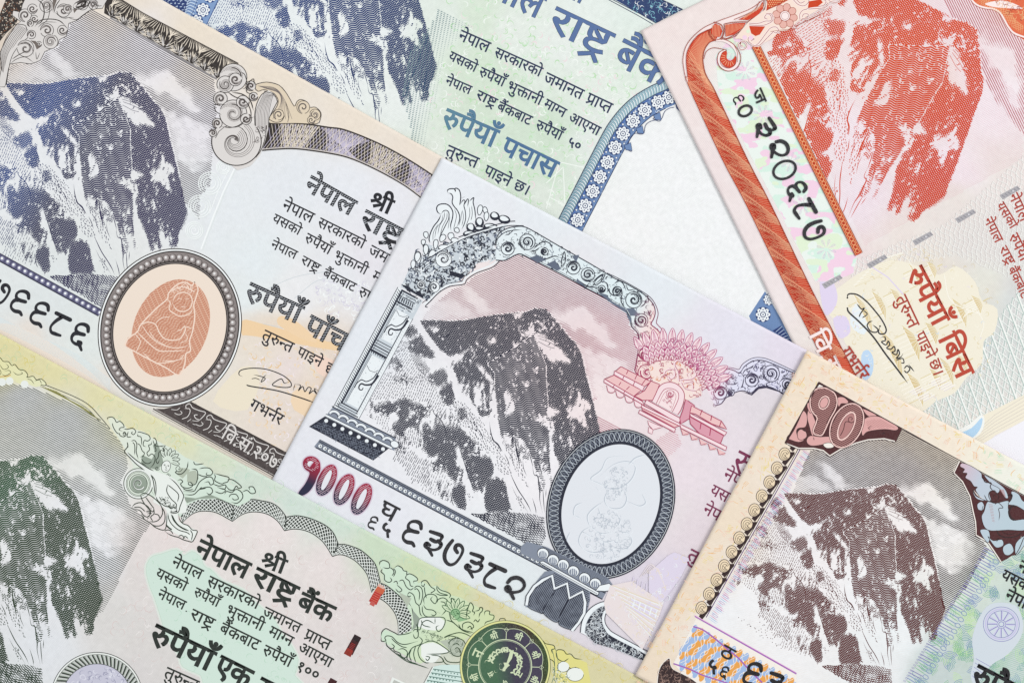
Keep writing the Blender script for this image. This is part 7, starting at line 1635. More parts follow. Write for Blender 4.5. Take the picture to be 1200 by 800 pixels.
# leaves and scrolls behind
for s_ in ("60,95 55,75 90,65 120,80 140,115 170,105 200,130 210,160 180,165 165,185 200,200", "100,120 110,160 140,210 170,225", "165,210 175,240 210,250 230,230 215,205 195,225", "205,175 240,180 290,170 320,200 300,230 280,215 295,200", "250,200 240,250 280,250", "275,290 310,285 330,320 325,390 345,460", "290,300 310,330 310,420",
           "335,215 350,205 390,215 440,235 455,270 430,290 400,285 390,330 420,345", "340,225 340,245 370,255 375,330", "480,265 500,265 515,300 505,330 540,340 600,330", "470,290 465,320 440,330 450,370 425,400 440,430 470,410 500,440 490,500 440,560", "480,280 500,340 510,380 490,390", "330,310 360,330 380,380 400,400 390,430 360,440",
           "560,340 580,380 540,390 530,440 510,470 525,500 545,460", "600,330 580,360 590,400 570,420", "370,450 400,490 440,500 470,480", "370,490 420,520"): C(s_, f8, .75)
for x, y, r in ((720, 545, 36), (520, 545, 22), (215, 225, 18), (625, 605, 20)): k.use(gline).line(spiral(120 + x / 8, 480 + y / 8, r / 8, 0, 1.4, 1), .7)
# head-dress
for i in range(7):
    a = math.radians(-125 + i * 24); c = np.array([120 + 620 / 8, 480 + 470 / 8]); u = np.array([math.cos(a), math.sin(a)]); v = np.array([-u[1], u[0]])
    p = np.array([c + u * 5 - v * 1.8, c + u * 10 - v * 2.3, c + u * 14.5, c + u * 10 + v * 2.3, c + u * 5 + v * 1.8]); k.use(face).fill(p); k.use(gline).line(sm(p, 3), .75)
    k.line([c + u * 6, c + u * 11], .4)
# body
for s_, f in (("240,395 290,440 340,480 430,540 500,570 560,590 620,610 690,650 760,740 770,800 800,900 790,960 700,970 560,900 480,860 500,800 470,640 400,560 290,490 215,370", gw),): k.use(f).fill(A(s_, *f8))
k.use(gw).fill(A("310,130 400,120 470,150 540,210 600,300 600,340 560,470 480,480 540,460 540,400 500,340 450,280 440,330 450,400 540,400 560,560 700,630 735,650 690,750 640,720 560,690 470,640 440,560 450,470 380,360 350,330 300,200", *c8))
headc = (120 + 603 / 8, 480 + 528 / 8)
k.use(gw).fill(ellipse(headc[0], headc[1], 5.2, 7, 18)); k.use(gline).line(ellipse(headc[0], headc[1], 5.2, 7, 18), .6, True)
for s_ in ("580,515 590,510 600,514", "615,520 625,518 634,524", "605,520 602,540 610,544", "592,555 604,560 616,556"): C(s_, f8, .5)
k.use(gd).dots(A("591,519 625,527", *f8), .5, 6)
for s_ in ("240,395 290,440 340,480 430,540 490,570", "215,370 220,400 260,440 330,510 400,560", "215,380 245,340 240,300", "460,600 480,650 490,700 500,790"): C(s_, f8, .85)
k.use(gd).dots([(120 + 245 / 8, 480 + 343 / 8)], .9, 7)
for s_ in ("310,130 340,180 350,250 345,330", "470,150 540,210 600,300 605,340 575,420 560,470 520,485 480,480", "460,215 450,280 490,350 540,400 530,450", "460,220 500,250 560,310 550,380", "350,330 370,370 440,420 490,410", "380,330 400,360 420,350 440,380", "470,430 490,440 510,430 530,440",
           "205,310 235,295 300,320 360,370 400,420 410,490 370,550 320,565 290,555", "205,310 220,360 260,420 320,470 330,430", "250,330 300,400 330,440", "330,440 330,490 300,520 320,560", "330,490 370,500 385,530", "120,435 150,400 200,385 240,400 280,430 300,480 270,520 230,500 200,460 120,435", "140,430 200,430 250,470", "210,490 240,540 300,580 350,620 430,640 450,560 450,480",
           "290,570 330,600 390,600 430,560 430,480 400,420", "460,480 470,540 500,590 560,640 640,665 670,690", "490,490 520,560 580,610 660,650", "560,480 570,540 600,580 650,600 690,640 735,650 720,700 690,750 650,745 600,730 560,710 520,700 470,680 430,650", "590,560 600,575", "670,640 690,680 680,740", "430,650 460,640 490,650 510,680", "560,700 590,690 620,720", "600,730 620,700 650,720"): C(s_, c8, .8)
for s_ in ("500,500 515,540 550,590 600,625 660,650", "440,590 470,620 500,640"): C(s_, c8, 1.3)
crumble(k, A("380,340 460,330 500,440 420,400", *c8), 26, 1.5, [gline], .5, 4); crumble(k, A("250,450 300,440 320,500 280,540", *c8), 20, 1.3, [gline], .5, 5); crumble(k, A("460,400 540,400 520,470 470,470", *c8), 20, 1.3, [gline], .5, 6)
# scroll train to the right
for s_ in ("650,0 640,60 600,110 560,120 530,100 560,90", "680,70 730,80 740,140 720,210 660,220 650,190", "550,180 580,170 600,190 580,210 600,240 650,250 690,230 680,200 650,195", "600,280 700,280 730,240 760,190 820,150 870,150 890,200 860,220 840,190 800,200", "610,310 700,310 760,260 850,240 880,280 850,310 820,290",
           "750,70 800,60 850,65 880,100 860,130 820,125 830,100", "740,120 790,140 830,140", "890,110 960,130 1030,150 1020,190 990,200 960,210 900,180 905,140 890,115", "880,210 940,230 1000,220 990,260 920,240", "900,280 960,300 1000,270 960,250", "1010,170 1060,170 1110,200 1150,240 1120,250 1100,230 1070,270 1030,260 1000,220",
           "990,310 1010,280 1060,290 1100,260 1150,290 1160,340 1110,390 1050,380", "1030,340 1050,310 1100,310 1120,350 1080,360 1060,340", "1150,290 1200,270 1240,300 1280,290 1260,240 1220,240 1230,270", "780,240 760,260 820,250", "700,0 720,30 800,20", "600,250 640,270 700,260"): C(s_, c8, .8)
k.build('celestial_figure_print')
# right hand ornament
k = Ink(N); r8 = (430, 650, 8); t8 = (440, 700, 8)
backR = A("120,90 150,45 210,70 240,130 290,95 380,150 470,200 480,260 520,240 600,290 660,280 790,370 880,390 960,440 1060,490 1140,520 1200,560 1200,700 1000,720 900,800 760,900 500,1010 300,900 150,800 130,740 170,690 300,745 420,700 420,560 330,390 200,280 160,240 150,140", *r8)
k.use(face).fill(backR)
k.use(gmid).fill(A("340,380 420,480 440,640 420,700 480,660 500,590 440,520 400,440", *r8)); k.use(ink('ink_100_shadow', None)).fill(A("300,340 420,400 380,480 330,400", *r8)); k.fill(A("440,260 480,210 560,200 580,250 470,290", *t8)); k.fill(A("600,400 700,380 780,360 840,420 800,540 720,540 680,470", *t8))
k.use(ink('ink_100_green_in', '#8fb98a')).fill(A("780,440 860,420 930,520 940,600 860,620 780,540", *r8)); k.use(gw).fill(A("420,180 600,175 650,210 640,280 560,300 470,290 400,260", *t8)); k.fill(A("430,430 540,410 640,450 690,500 620,520 560,600 480,600 430,540", *t8))
for s_ in ("120,90 125,60 160,45 205,65 215,110 190,120 150,110", "150,120 135,150 165,180 170,230 210,250 235,230 215,200", "215,110 245,130 255,160 235,190", "255,120 290,95 330,115 345,140 375,150 375,180 400,170 440,185 475,215 470,235 440,240 445,265", "250,120 270,150 250,200", "375,180 365,210 400,240 410,280 440,290", "300,240 340,230 370,290 410,320 440,300",
           "510,270 520,240 560,235 600,290 640,320 600,350 620,340", "510,270 530,290 545,260", "540,290 545,340 560,400", "655,280 660,320 690,350 760,370 690,370 640,350", "655,280 690,320 760,345 785,370 770,400", "440,310 470,285 510,300 525,360 510,440 490,470", "445,320 470,310 495,350 490,420", "380,370 400,345 440,370 460,440 490,470 500,540 520,570",
           "380,370 395,385 415,375", "540,460 535,400 570,365 630,365 660,400 640,450 600,410 620,380", "530,460 560,500 620,510 650,540 630,560 600,550", "520,470 525,530 560,570 640,570", "660,440 670,410 720,395 760,430 750,500 700,560", "690,430 730,440 740,480", "770,520 790,600 830,640", "460,640 480,670 470,720", "640,520 690,540", "280,270 330,320 300,340 270,310", "250,250 280,240 290,270"): C(s_, r8, .8)
for i in range(8):
    a = math.radians(-150 + i * 24); c = np.array([430 + 830 / 8, 650 + 540 / 8]); u = np.array([math.cos(a), math.sin(a)]); v = np.array([-u[1], u[0]])
    p = np.array([c + u * 6 - v * 2, c + u * 12 - v * 2.6, c + u * 18, c + u * 12 + v * 2.6, c + u * 6 + v * 2]); k.use(face).fill(p); k.use(ink('ink_100_green_dark', '#2f5f38')).line(sm(p, 3), .9); k.line([c + u * 7, c + u * 13], .4)
k.line(ellipse(430 + 830 / 8, 650 + 550 / 8, 5.5, 6, 0), .6, True); crumble(k, ellipse(430 + 830 / 8, 650 + 550 / 8, 5, 6), 14, 1.2, [ink('ink_100_green_dark', None)], .5, 8)
for s_ in ("930,600 940,520 970,440 1000,480 990,520 1010,530 1000,560", "1010,520 1050,510 1060,485 1085,490 1080,520 1060,540 1050,580", "1100,560 1110,520 1150,520 1150,550 1190,560 1180,600 1120,620 1100,650", "900,690 900,640 950,620 990,640 1000,670 960,690", "940,680 970,660 990,700", "1000,620 1020,600 1040,620 1060,590", "860,640 880,680 920,700 1000,720", "830,410 790,400 800,440"): C(s_, r8, .8)
for s_ in ("55,360 65,310 100,282 140,300 190,325 220,340 300,330 350,310", "55,360 60,400 100,395 90,370 110,350 160,360 210,410 280,430 400,400", "100,395 110,440 150,470 180,450 150,420", "170,450 180,490 230,510 250,550 290,550 300,500 260,470 210,480", "150,370 190,410 250,450 300,460", "400,210 440,180 560,175 640,180 655,220 630,280 590,310 570,270 600,250", "400,210 395,280 420,290 440,230 490,205 560,240",
           "355,310 370,290 400,300 400,360 370,370 355,330", "400,350 440,390 420,430 350,460 310,520 300,570 350,600 400,610", "470,410 420,440 400,490 420,560 470,600 510,600", "340,470 320,530 340,590", "380,440 360,520 380,600", "430,430 500,400 560,405 620,440 690,495 640,515 560,520 480,520", "470,540 510,550 490,580 470,560", "520,530 600,540 640,590 540,600",
           "660,200 720,220 760,250 820,300 900,330", "650,360 700,340 780,320 840,330 900,360", "640,370 700,350 790,370", "690,440 700,400 750,370 820,390 850,440", "700,480 730,530 790,540 800,500 770,460 740,480", "720,440 760,420 790,440", "640,540 680,590 760,600 800,590", "620,550 660,610 740,630 800,630", "590,380 640,370", "100,440 200,520 300,590 400,620 500,655", "200,510 300,580", "430,200 450,250 520,270", "560,180 560,240"): C(s_, t8, .8)
k.use(ink('ink_100_teal', '#cfe4de', mottle=0)).fill(A("540,640 620,620 800,620 800,900 400,900", *t8))
for i in range(8): k.use(ink('ink_100_teal_dark', '#3f6b60')).line(A(f"{540-i*22},{660+i*34} {830},{700+i*40}", *t8), .9); k.dots(A(" ".join(f"{560-i*22+j*30},{672+i*34+j*5}" for j in range(8)), *t8), .8, 6)
k.use(gw).line(A("545,640 460,800", *t8), 1.2); k.use(gd).line(A("535,640 450,800", *t8), .5)
crumble(k, A("440,290 560,320 660,360 600,400 480,400", *t8), 40, 1.6, [gline], .45, 14); crumble(k, A("640,380 800,340 840,520 700,520", *t8), 40, 1.6, [gline, gmid], .5, 15)
k.build('right_scroll_print')
# cloud trail right of the seal
k = Ink(N); s8 = (530, 700, 8)
k.use(face).fill(A("850,390 900,430 960,450 970,480 1060,490 1100,530 1160,560 1260,600 1300,800 1000,800 940,600", *s8))
for s_ in ("850,390 870,420 910,430 950,440 960,470 930,480 940,520", "970,500 990,480 1040,485 1070,520 1110,520 1150,560 1220,570", "970,500 985,560 1040,590 1090,560", "1050,620 1080,690 1150,730 1220,680", "900,560 950,590 960,640", "1080,640 1130,660 1160,640", "440,210 450,190 490,190 500,210"): C(s_, s8, .75)
k.use(gw).fill(ellipse(530 + 1040 / 8, 700 + 640 / 8, 7, 6)); k.use(gline).line(ellipse(530 + 1040 / 8, 700 + 640 / 8, 7, 6, 0, 20, 0, 250), .6); k.use(gw).fill(ellipse(530 + 1150 / 8, 700 + 710 / 8, 10, 8)); k.use(gline).line(ellipse(530 + 1150 / 8, 700 + 710 / 8, 10, 8, 0, 20, 0, 300), .6)
k.use(ink('ink_100_teal_dark', None)).line(ellipse(592, 779, 58, 58, 0, 60, -20, 60), .6); k.line(ellipse(592, 779, 62, 62, 0, 60, -20, 60), .5); crumble(k, A("930,620 1080,700 1100,800 950,800", *s8), 40, 2, [ink('ink_100_teal_dark', None), gw], .6, 3)
k.build('trail_print')
# seal
k = Ink(N); sc_ = (592.0, 779.0)
seal = ink('ink_100_seal', None, [(555, '#3c5a44'), (608, '#3a5a42'), (632, '#33302f'), (650, '#3b2c20'), (670, '#2c4a26')], (.78, .63)); seal2 = ink('ink_100_seal_mid', None, [(560, '#45694e'), (604, '#41664a'), (626, '#3a3648'), (660, '#403a50')], (.78, .63))
sl = ink('ink_100_seal_line', '#cfdcb8', mottle=0)
k.use(ink('ink_100_seal_rim', '#55591f')).fill(ellipse(*sc_, 53.2, 53.2, 0, 90)); k.use(ink('ink_100_seal_rim_light', '#dfe09a', mottle=0)).fill(ellipse(*sc_, 52.6, 52.6, 0, 90)); k.use(seal).fill(ellipse(*sc_, 50.6, 50.6, 0, 90))
g = np.random.default_rng(8); a_ = g.random(700) * 2 * np.pi; r_ = 45 + g.random(700) * 5; k.use(ink('ink_100_seal_dot', '#7c8c60')).dots(np.stack([sc_[0] + r_ * np.cos(a_), sc_[1] + r_ * np.sin(a_)], 1), .28, 4)
pet = []
for j in range(8):
    a0_ = math.radians(-88 + j * 45)
    for t in np.linspace(0, 1, 9)[:-1]:
        a = a0_ + t * math.radians(45); r = 42.5 + 3.2 * math.sin(math.pi * t) * 1.0 - (2.4 if False else 0); pet.append([sc_[0] + r * math.cos(a), sc_[1] + r * math.sin(a)])
k.use(seal2).fill(np.array(pet)); k.use(sl).line(np.array(pet), .6, True)
for j in range(8):
    a = math.radians(-88 + j * 45); u = np.array([math.cos(a), math.sin(a)]); v = np.array([-u[1], u[0]]); c = np.array(sc_)
    k.line([c + u * 39.5, c + u * 31], .8); k.line(np.array([c + u * 45, c + u * 42.3 + v * 2.4, c + u * 39.5, c + u * 42.3 - v * 2.4]), .6, True)
k.line(ellipse(*sc_, 31, 31, 0, 60), 1.0, True); k.line(ellipse(*sc_, 29.6, 29.6, 0, 60), .35, True)
for j in range(8):
    a = math.radians(-65.5 + j * 45); u = np.array([math.cos(a), math.sin(a)]); t = np.array([-u[1], u[0]]); c = np.array(sc_) + u * 40.5
    word(k, ("श्री", "श्री", "श्री", "न", "य", "श्री", "न", "श्री")[j], c - t * 4.6, c + t * 4.6, 1.15, .5)
k.use(sl); crumble(k, ellipse(*sc_, 26, 26, 0, 30)[10:], 6, 2, [sl], .5, 3)
for j in range(6):
    a = math.radians(-150 + j * 60); u = np.array([math.cos(a), math.sin(a)]); t = np.array([-u[1], u[0]]); c = np.array(sc_) + u * 22
    word(k, ("य", "स", "घ", "न", "ज", "स")[j], c - t * 3, c + t * 3, 1.1, .35)
wre = [(sc_[0] + 17 * math.cos(math.radians(a)) + q, sc_[1] - 4 + 15 * math.sin(math.radians(a)) + q * .5) for a in range(-175, 60, 11) for q in (-1.6, 1.8)]
for i, (x, y) in enumerate(wre): leaf(k, x, y, 2.0, .9, i * 47, sl, sl, .2)
k.use(sl).fill(A("545,480 575,495 560,560 525,610 540,625 520,640 500,665 495,680 470,680 475,655 490,630 480,600 510,600 530,540", 530, 700, 8))
k.build('seal_print')
# small rope-edged ring at the lower left
k = Ink(N); rc_ = (114.5, 817.)
k.use(gd).line(ellipse(*rc_, 54, 54, 0, 80), .8, True); k.use(gw).fill(ellipse(*rc_, 53.4, 53.4, 0, 80)); k.use(gd).line(ellipse(*rc_, 51.5, 51.5, 0, 80), .6, True); k.use(ink('ink_100_rope', '#c9cdc9', mottle=0)).fill(ellipse(*rc_, 51, 51, 0, 80))
for j in range(60):
    a = math.radians(j * 6); a2 = a + .10
    k.use(gd).line([[rc_[0] + 51 * math.cos(a), rc_[1] + 51 * math.sin(a)], [rc_[0] + 41 * math.cos(a2), rc_[1] + 41 * math.sin(a2)]], 1.7); k.use(gmid).line([[rc_[0] + 51 * math.cos(a + .03), rc_[1] + 51 * math.sin(a + .03)], [rc_[0] + 41 * math.cos(a2 + .03), rc_[1] + 41 * math.sin(a2 + .03)]], .8)
k.use(ink('ink_100_lilac', '#c6c6d6')).fill(ellipse(*rc_, 40.6, 40.6, 0, 60)); k.use(gd).line(ellipse(*rc_, 40.6, 40.6, 0, 60), .7, True)
crumble(k, A("85,800 100,785 130,780 150,795 160,830 80,830"), 120, 3, [ink('ink_100_lilac_dark', '#9fa0b6'), ink('ink_100_lilac_light', '#dcdde8', mottle=0)], 1.0, 7)
k.build('rope_ring_print')
# red-flecked security thread
k = Ink(N)
tr = ink('thread_100_red', '#b62a22', rough=.35); td = ink('thread_100_dark', '#3c1418', rough=.3); tg = ink('thread_100_shadow', '#5c4a48')
u = np.array([.47, -.88]); v = np.array([.88, .47])
def bar(c, l, w, m): c = np.array(c); k.use(m).fill([c - u * l - v * w, c - u * l + v * w, c + u * l + v * w * .9, c + u * l - v * w * .9])
bar((441, 698), 8.5, 5, tr); bar((446, 690), 3.5, 5.2, ink('thread_100_orange', '#c9603f', rough=.35)); bar((437, 706), 2.5, 3, ink('thread_100_pink', '#c2574f'))
for j in range(5): k.use(ink('thread_100_highlight', '#e08a72', mottle=0)).line([np.array((441, 698)) - u * (5 - j * 2.6) - v * 4, np.array((441, 698)) - u * (5 - j * 2.6) + v * 4], .4)
bar((414.5, 754), 11.5, 5, td); bar((409, 763), 4, 4.6, ink('thread_100_glow', '#8a2a1c')); bar((418, 747), 3, 4.2, ink('thread_100_black', '#1f1215'))
for j in range(6): k.use(tr).line([np.array((413, 757)) - u * (5 - j * 1.8) - v * 3.4, np.array((413, 757)) - u * (5 - j * 1.8) + v * 2.4], .5)
bar((389, 800), 6, 5, td); bar((447, 686), 1.6, 4.2, ink('thread_100_pale', '#d9b5a8'))
k.use(ink('ghost_100', '#cdd0c8', mottle=0)).line(A("474,796 470,808"), 1.4); k.use(gw).fill(A("460,792 482,802 478,812 455,806")); k.use(ink('ghost_100_grey', '#b9bcb6')).fill(A("462,795 479,803 476,810 458,804"))
k.build('security_thread')
k = Ink(N).use(gtext)
for w, a, b in (("नेपाल", (206, 651), (240, 667.5)), ("सरकारको", (247, 673.5), (307, 702)), ("जमानत", (312, 709.5), (355, 730.5)), ("प्राप्त", (361, 735.5), (390, 750)), ("यसको", (187, 664.5), (222, 682)), ("रुपैयाँ", (231, 687), (260, 701)), ("भुक्तानी", (269, 707), (312, 728)), ("माग्न", (319, 732), (346, 746)), ("आएमा", (354, 751), (392, 771)),
                ("नेपाल", (189, 689), (220, 704)), ("राष्ट्र", (227, 712), (254, 725)), ("बैंकबाट", (262, 728), (307, 750)), ("रुपैयाँ", (312, 754), (345, 770)), ("तुरुन्त", (197, 780), (235, 797))):
    word(k, w, a, b, 1.05, .6)
word(k, "१००", (351, 773), (377, 786), 1.0, .9); k.dots([(219, 715)], .9, 7)
k.build('promise_lettering')
k = Ink(N).use(gtext)
for w, a, b, st, bd in (("श्री", (310, 645.5), (338, 656), .9, 1.6), ("नेपाल", (236, 631), (296, 660), 1.0, 1.9), ("राष्ट्र", (302, 663.5), (352, 687.5), .98, 1.9), ("बैंक", (355, 692.5), (395, 711), .98, 1.8), ("रुपैयाँ", (184, 730), (255, 764), .98, 2.2), ("एक", (260, 766.5), (299, 786), 1.0, 2.2), ("सय", (307, 792), (345, 811), 1.0, 2.2)):
    word(k, w, a, b, st, bd)
k.build('title_lettering')
# ================================================================== ten rupee note
N = N10
mar = ink('ink_10_maroon', '#4a1f22'); mark = ink('ink_10_dark', '#2e1a1b'); pk = ink('ink_10_pink', '#d9a5a2'); pkd = ink('ink_10_pink_mid', '#b07c7a'); ew = ink('clear_10', '#f0eae2', mottle=0)
PM10 = paper_mat('paper_10', amount=0.05, wave=.08, wave_scale=.8, wave_rot=50, wave_col='#e0b07c', distort=12)
N.paper(900, 430, PM10, [(945, 430, '#f5e0c2', 4), (900, 510, '#f4dfc0', 4), (850, 600, '#f4deBE'.lower(), 4), (800, 690, '#f3dcbc', 4), (760, 770, '#f2dcbd', 4), (1000, 460, '#f6e2c8', 4), (1060, 490, '#f6e3ca', 4), (1110, 515, '#f5e6cd', 4), (1150, 535, '#f1ead3', 3), (1190, 560, '#ecefdf', 4), (1200, 580, '#eaf0e6', 3),
  (940, 480, '#f5e0c2', 3), (820, 670, '#f3dcbc', 3), (970, 560, '#eceaf0', 2), (940, 620, '#edecf2', 3), (880, 700, '#eef0f4', 3), (850, 720, '#ecf0f4', 3), (920, 740, '#eef0f4', 3), (960, 680, '#f0edf0', 3), (1000, 560, '#ece9ec', 3), (1050, 560, '#e9e2e2', 3), (1060, 620, '#f1ecec', 3), (1010, 700, '#eef0f4', 3), (1050, 740, '#e8f0f4', 3),
  (1110, 620, '#edecec', 4), (1110, 660, '#eeeceb', 3), (1130, 650, '#edece8', 2), (1100, 700, '#e8ecea', 1), (1150, 680, '#c9dfd2', 3), (1180, 660, '#c6ded0', 3), (1190, 700, '#bfd9d0', 3), (1130, 720, '#c3dad2', 2), (1130, 760, '#b9d3cc', 3), (1170, 770, '#b2d0c2', 3), (1090, 790, '#bcd2d2', 2), (1190, 780, '#c5d4d8', 2), (1030, 790, '#e6ecf0', 2)])
# margin marks
k = Ink(N); om = ink('tint_10_orange', '#e9bb86', mottle=0); oy = ink('tint_10_yellow', '#e8d48e', mottle=0); orr = ink('tint_10_rose', '#ecc4b0', mottle=0); og = ink('tint_10_green', '#bcdcc0', mottle=0)
g = np.random.default_rng(12)
mgn = A("945,412 1200,547 1200,578 958,446 815,722 785,780 760,800 742,800 745,790")
n0 = 0
while n0 < 330:
    x, y = g.random() * 460 + 742, g.random() * 390 + 412
    if not inside(np.array([x]), np.array([y]), mgn)[0]: continue
    a = math.radians(g.choice([0, 90, 45, -45, 28, 118])); l = 3 + g.random() * 6; m = og if x > 1150 and g.random() < .6 else (om, oy, orr)[g.integers(3)]
    u = np.array([math.cos(a), math.sin(a)]); c = np.array([x, y]); v = np.array([-u[1], u[0]])
    k.use(m).line(sm([c - u * l / 2, c + v * (g.random() - .5) * 1.5, c + u * l / 2], 3), .55 + .4 * g.random(), taper=.2)
    if g.random() < .3:
        for q in (1.8, 3.6): k.line([c - u * l / 2 + v * q, c + u * l / 2 + v * q], .5)
    n0 += 1
k.build('margin_marks')
# sky and peak
skyp = rect((947, 527), (960, 525), (972, 533), (984, 524), (1004, 514), (1025, 512), (1046, 516), (1054, 501), (1122, 538), (1117, 552), (1128, 566), (1136, 585), (1141, 606), (1143, 625), (1158, 642), (1148, 660), (1130, 690), (1107, 722), (1080, 640), (925, 580))
put_sky(N, '10', ink('ink_10_sky', '#3b3032'), skyp, 27.9, 2.0, 1.12)
put_peak(N, '10', ink('ink_10_peak', '#52100f'), rect((928, 545), (1120, 545), (1135, 700), (1060, 860), (1000, 838), (818, 738)))
k = Ink(N)
g = np.random.default_rng(3); q = g.random((260, 2)) * [90, 60] + [860, 700]; q = q[inside(q[:, 0], q[:, 1], A("858,718 900,730 950,760 975,790 940,775 890,745"))]; k.use(mar).dots(q, .55, 5)
k.build('snow_stipple')
# underprint at right: woven guilloche
k = Ink(N)
gz = A("1157,642 1200,640 1240,640 1240,860 1040,860 1060,800 1100,730 1130,685")
cols = [ink('tint_10_leaf', '#86ba92', mottle=0), ink('tint_10_teal', '#6c9ea0', mottle=0), ink('tint_10_blue', '#7a90bc', mottle=0), ink('tint_10_lime', '#bfe0a4', mottle=0)]
for i in range(190):
    x, y = g.random() * 140 + 1070, g.random() * 180 + 640
    if not inside(np.array([x]), np.array([y]), gz)[0]: continue
    a0_ = g.random() * 360
    for j in range(5):
        p = ellipse(x, y, 4 + j * 1.9, 4 + j * 1.9, 0, 9, a0_, a0_ + 110)
        if inside(p[:, 0], p[:, 1], gz).all(): k.use(cols[i % 4]).line(p, .6)
k.use(ink('tint_10_green_field', '#9fc9b2', mottle=0)).engrave(A("1240,720 1190,745 1150,790 1130,860 1240,860"), -20, 2.2, lambda x, y: x * 0 + .3, 2)
tk = A("1160,645 1148,668 1136,688 1122,708 1110,730 1096,752 1080,778 1066,800")
for c in along(sm(tk, 4), 3.6):
    i = int(c[1] * 7) % 3; k.use((ink('tint_10_purple', '#7f78b0', mottle=0), cols[2], cols[0])[i]).line([c + [-9 + (i * 1.5), -5.2], c + [8, 4.2]], .9, taper=.2); k.use(ink('tint_10_purple', None)).line(ellipse(c[0] - 7, c[1] - 3.6, 1.7, .8, 28, 8), .35, True)
for c in along(sm(tk, 4) + [9, 5], 8): k.use(cols[2]).line(ellipse(c[0], c[1], 3.5, 2.4, 30, 12), .7, True)
k.build('woven_underprint')
k = Ink(N); wc = (1172., 730.); wl = ink('ink_10_wheel', '#c5c0e2', mottle=0); wd = ink('ink_10_wheel_line', '#7a76b4', mottle=0)
k.use(ink('ink_10_wheel_ground', '#cdd6de', mottle=0)).fill(sm(A("1140,770 1138,745 1150,715 1165,705 1188,708 1197,725 1195,745 1180,765 1160,778 1142,800 1136,790"), 3, True))
for r, w in ((21, .6), (18.5, 1.6), (16.4, .6), (5, .6), (3, .8)): k.use(wd if w < 1 else wl).line(ellipse(*wc, r, r * .96), w, True)
for j in range(12):
    a = j * np.pi / 6; k.use(wd).line([[wc[0] + 5 * math.cos(a), wc[1] + 5 * math.sin(a)], [wc[0] + 16 * math.cos(a), wc[1] + 15.5 * math.sin(a)]], .8); k.use(wl).line([[wc[0] + 5 * math.cos(a + .12), wc[1] + 5 * math.sin(a + .12)], [wc[0] + 16 * math.cos(a + .1), wc[1] + 15.5 * math.sin(a + .1)]], .9)
for i in range(5): k.use(wd).line([[1142 - i, 770 + i * 5], [1160 - i * 3, 780 + i * 5]], .5)
k.build('wheel_underprint')
# left rail: ticks, purple rule and scallop chain
k = Ink(N)
e0, e1 = np.array([939., 522.]), np.array([827., 722.]); ex = (e1 - e0) / np.hypot(*(e1 - e0)); en = np.array([-ex[1], ex[0]]) * -1; EL = np.hypot(*(e1 - e0))
for i, u_ in enumerate(np.arange(4, EL, 2.1)):
    c = e0 + ex * u_
    m = (ink('tint_10_tick_rose', '#cf9ac0', mottle=0), ink('tint_10_tick_blue', '#a3bfe0', mottle=0), ink('tint_10_tick_pale', '#c3d3ec', mottle=0))[i % 3 if i % 7 else 0]
    k.use(m).line([c + en * 1.6, c + en * (13 + 2.5 * math.sin(i * .9)) + ex * 1.5], .9, taper=.15)
    if i % 4 == 0: k.use(ink('tint_10_tick_purple', '#a070b8', mottle=0)).line(ellipse(*(c + en * 8), 4, 1.1, 30, 10), .35, True)
k.use(ink('ink_10_violet', '#5b3a78')).line([e0, e1], 1.0); k.use(ew).line([e0 - en * 1.2, e1 - en * 1.2], 1.0); k.use(mark).line([e0 - en * 2.2, e1 - en * 2.2], .9)
n_s = 12
cs = [np.array([918.5, 531.5]) + (np.array([821.5, 711.]) - np.array([918.5, 531.5])) * i / (n_s - 1) for i in range(n_s)]
cs = [np.array([927.5, 515.])] + cs
for c in cs:
    k.use(mark).fill([c - ex * 5 + en * 4, c + ex * 6 - en * .5 + en * 3, c + ex * 10 + en * 2, c + ex * 11.5 + en * 7.4, c - ex * 6 + en * 10.3, c - ex * 8 + en * 9])
    k.use(ink('ink_10_scale', '#ecd8b8')).fill(ellipse(c[0], c[1], 7.6, 6.6, 100, 18)); 
    for r in (1, .72, .45): k.use(mark).line(ellipse(c[0] + (1 - r) * 1.5, c[1] + (1 - r) * 2.5, 7.6 * r, 6.6 * r, 100, 16, -60, 250), .75 if r == 1 else .55)
    k.line([c + [-1, 0], c + [2.2, 3.8]], .55); k.line([c + [2.8, -1.2], c + [0, 4]], .5)
k.build('scallop_chain_print')
# corner ornament with the value
k = Ink(N); v8 = (910, 440, 8)
tri = A("390,68 1160,500 1100,607 1000,582 850,592 740,622 660,655 590,682 492,742 430,692 340,672 200,672 82,628", *v8)
k.use(ew).line(tri, 2.6, True); k.use(mar).line(tri, 3.6, True); k.use(mar).fill(tri); k.use(ew).line(A("1100,612 1000,588 850,598 740,628 660,661 590,688 492,748 430,698 340,678 200,678 90,636", *v8), 1.4); k.use(mark).line(A("1165,500 1108,620 1000,598 850,606 742,636 662,670 592,698 492,762 425,706 338,688 200,688 70,630", *v8), .7)
k.use(ew).fill(A("392,80 430,100 350,145", *v8)); k.use(mark).line(A("395,75 350,140 430,105", *v8), .8)
def lobe(s_, m=None, w=.6): p = sm(A(s_, *v8), 4, True); k.use(m or pk).fill(p); k.use(mark).line(p, w, True)
for s_ in ("240,330 275,360 280,430 260,480 200,490 180,520 200,580 250,600 200,620 130,600 110,585 150,520 200,420", "190,530 220,500 265,520 275,570 230,600 195,585", "300,300 340,380 370,480 330,560 300,470 280,380", "275,600 310,560 400,570 500,570 520,620 440,640 340,655 290,640", "560,210 620,200 665,240 650,260 600,260 575,290", "800,310 860,330 930,370 900,390 840,370",
           "820,400 950,380 1120,470 1110,510 1000,500 850,520 800,560 790,500", "290,250 330,300 310,350 280,290"): lobe(s_)
lobe("430,640 480,625 530,640 520,670 460,675", ew)
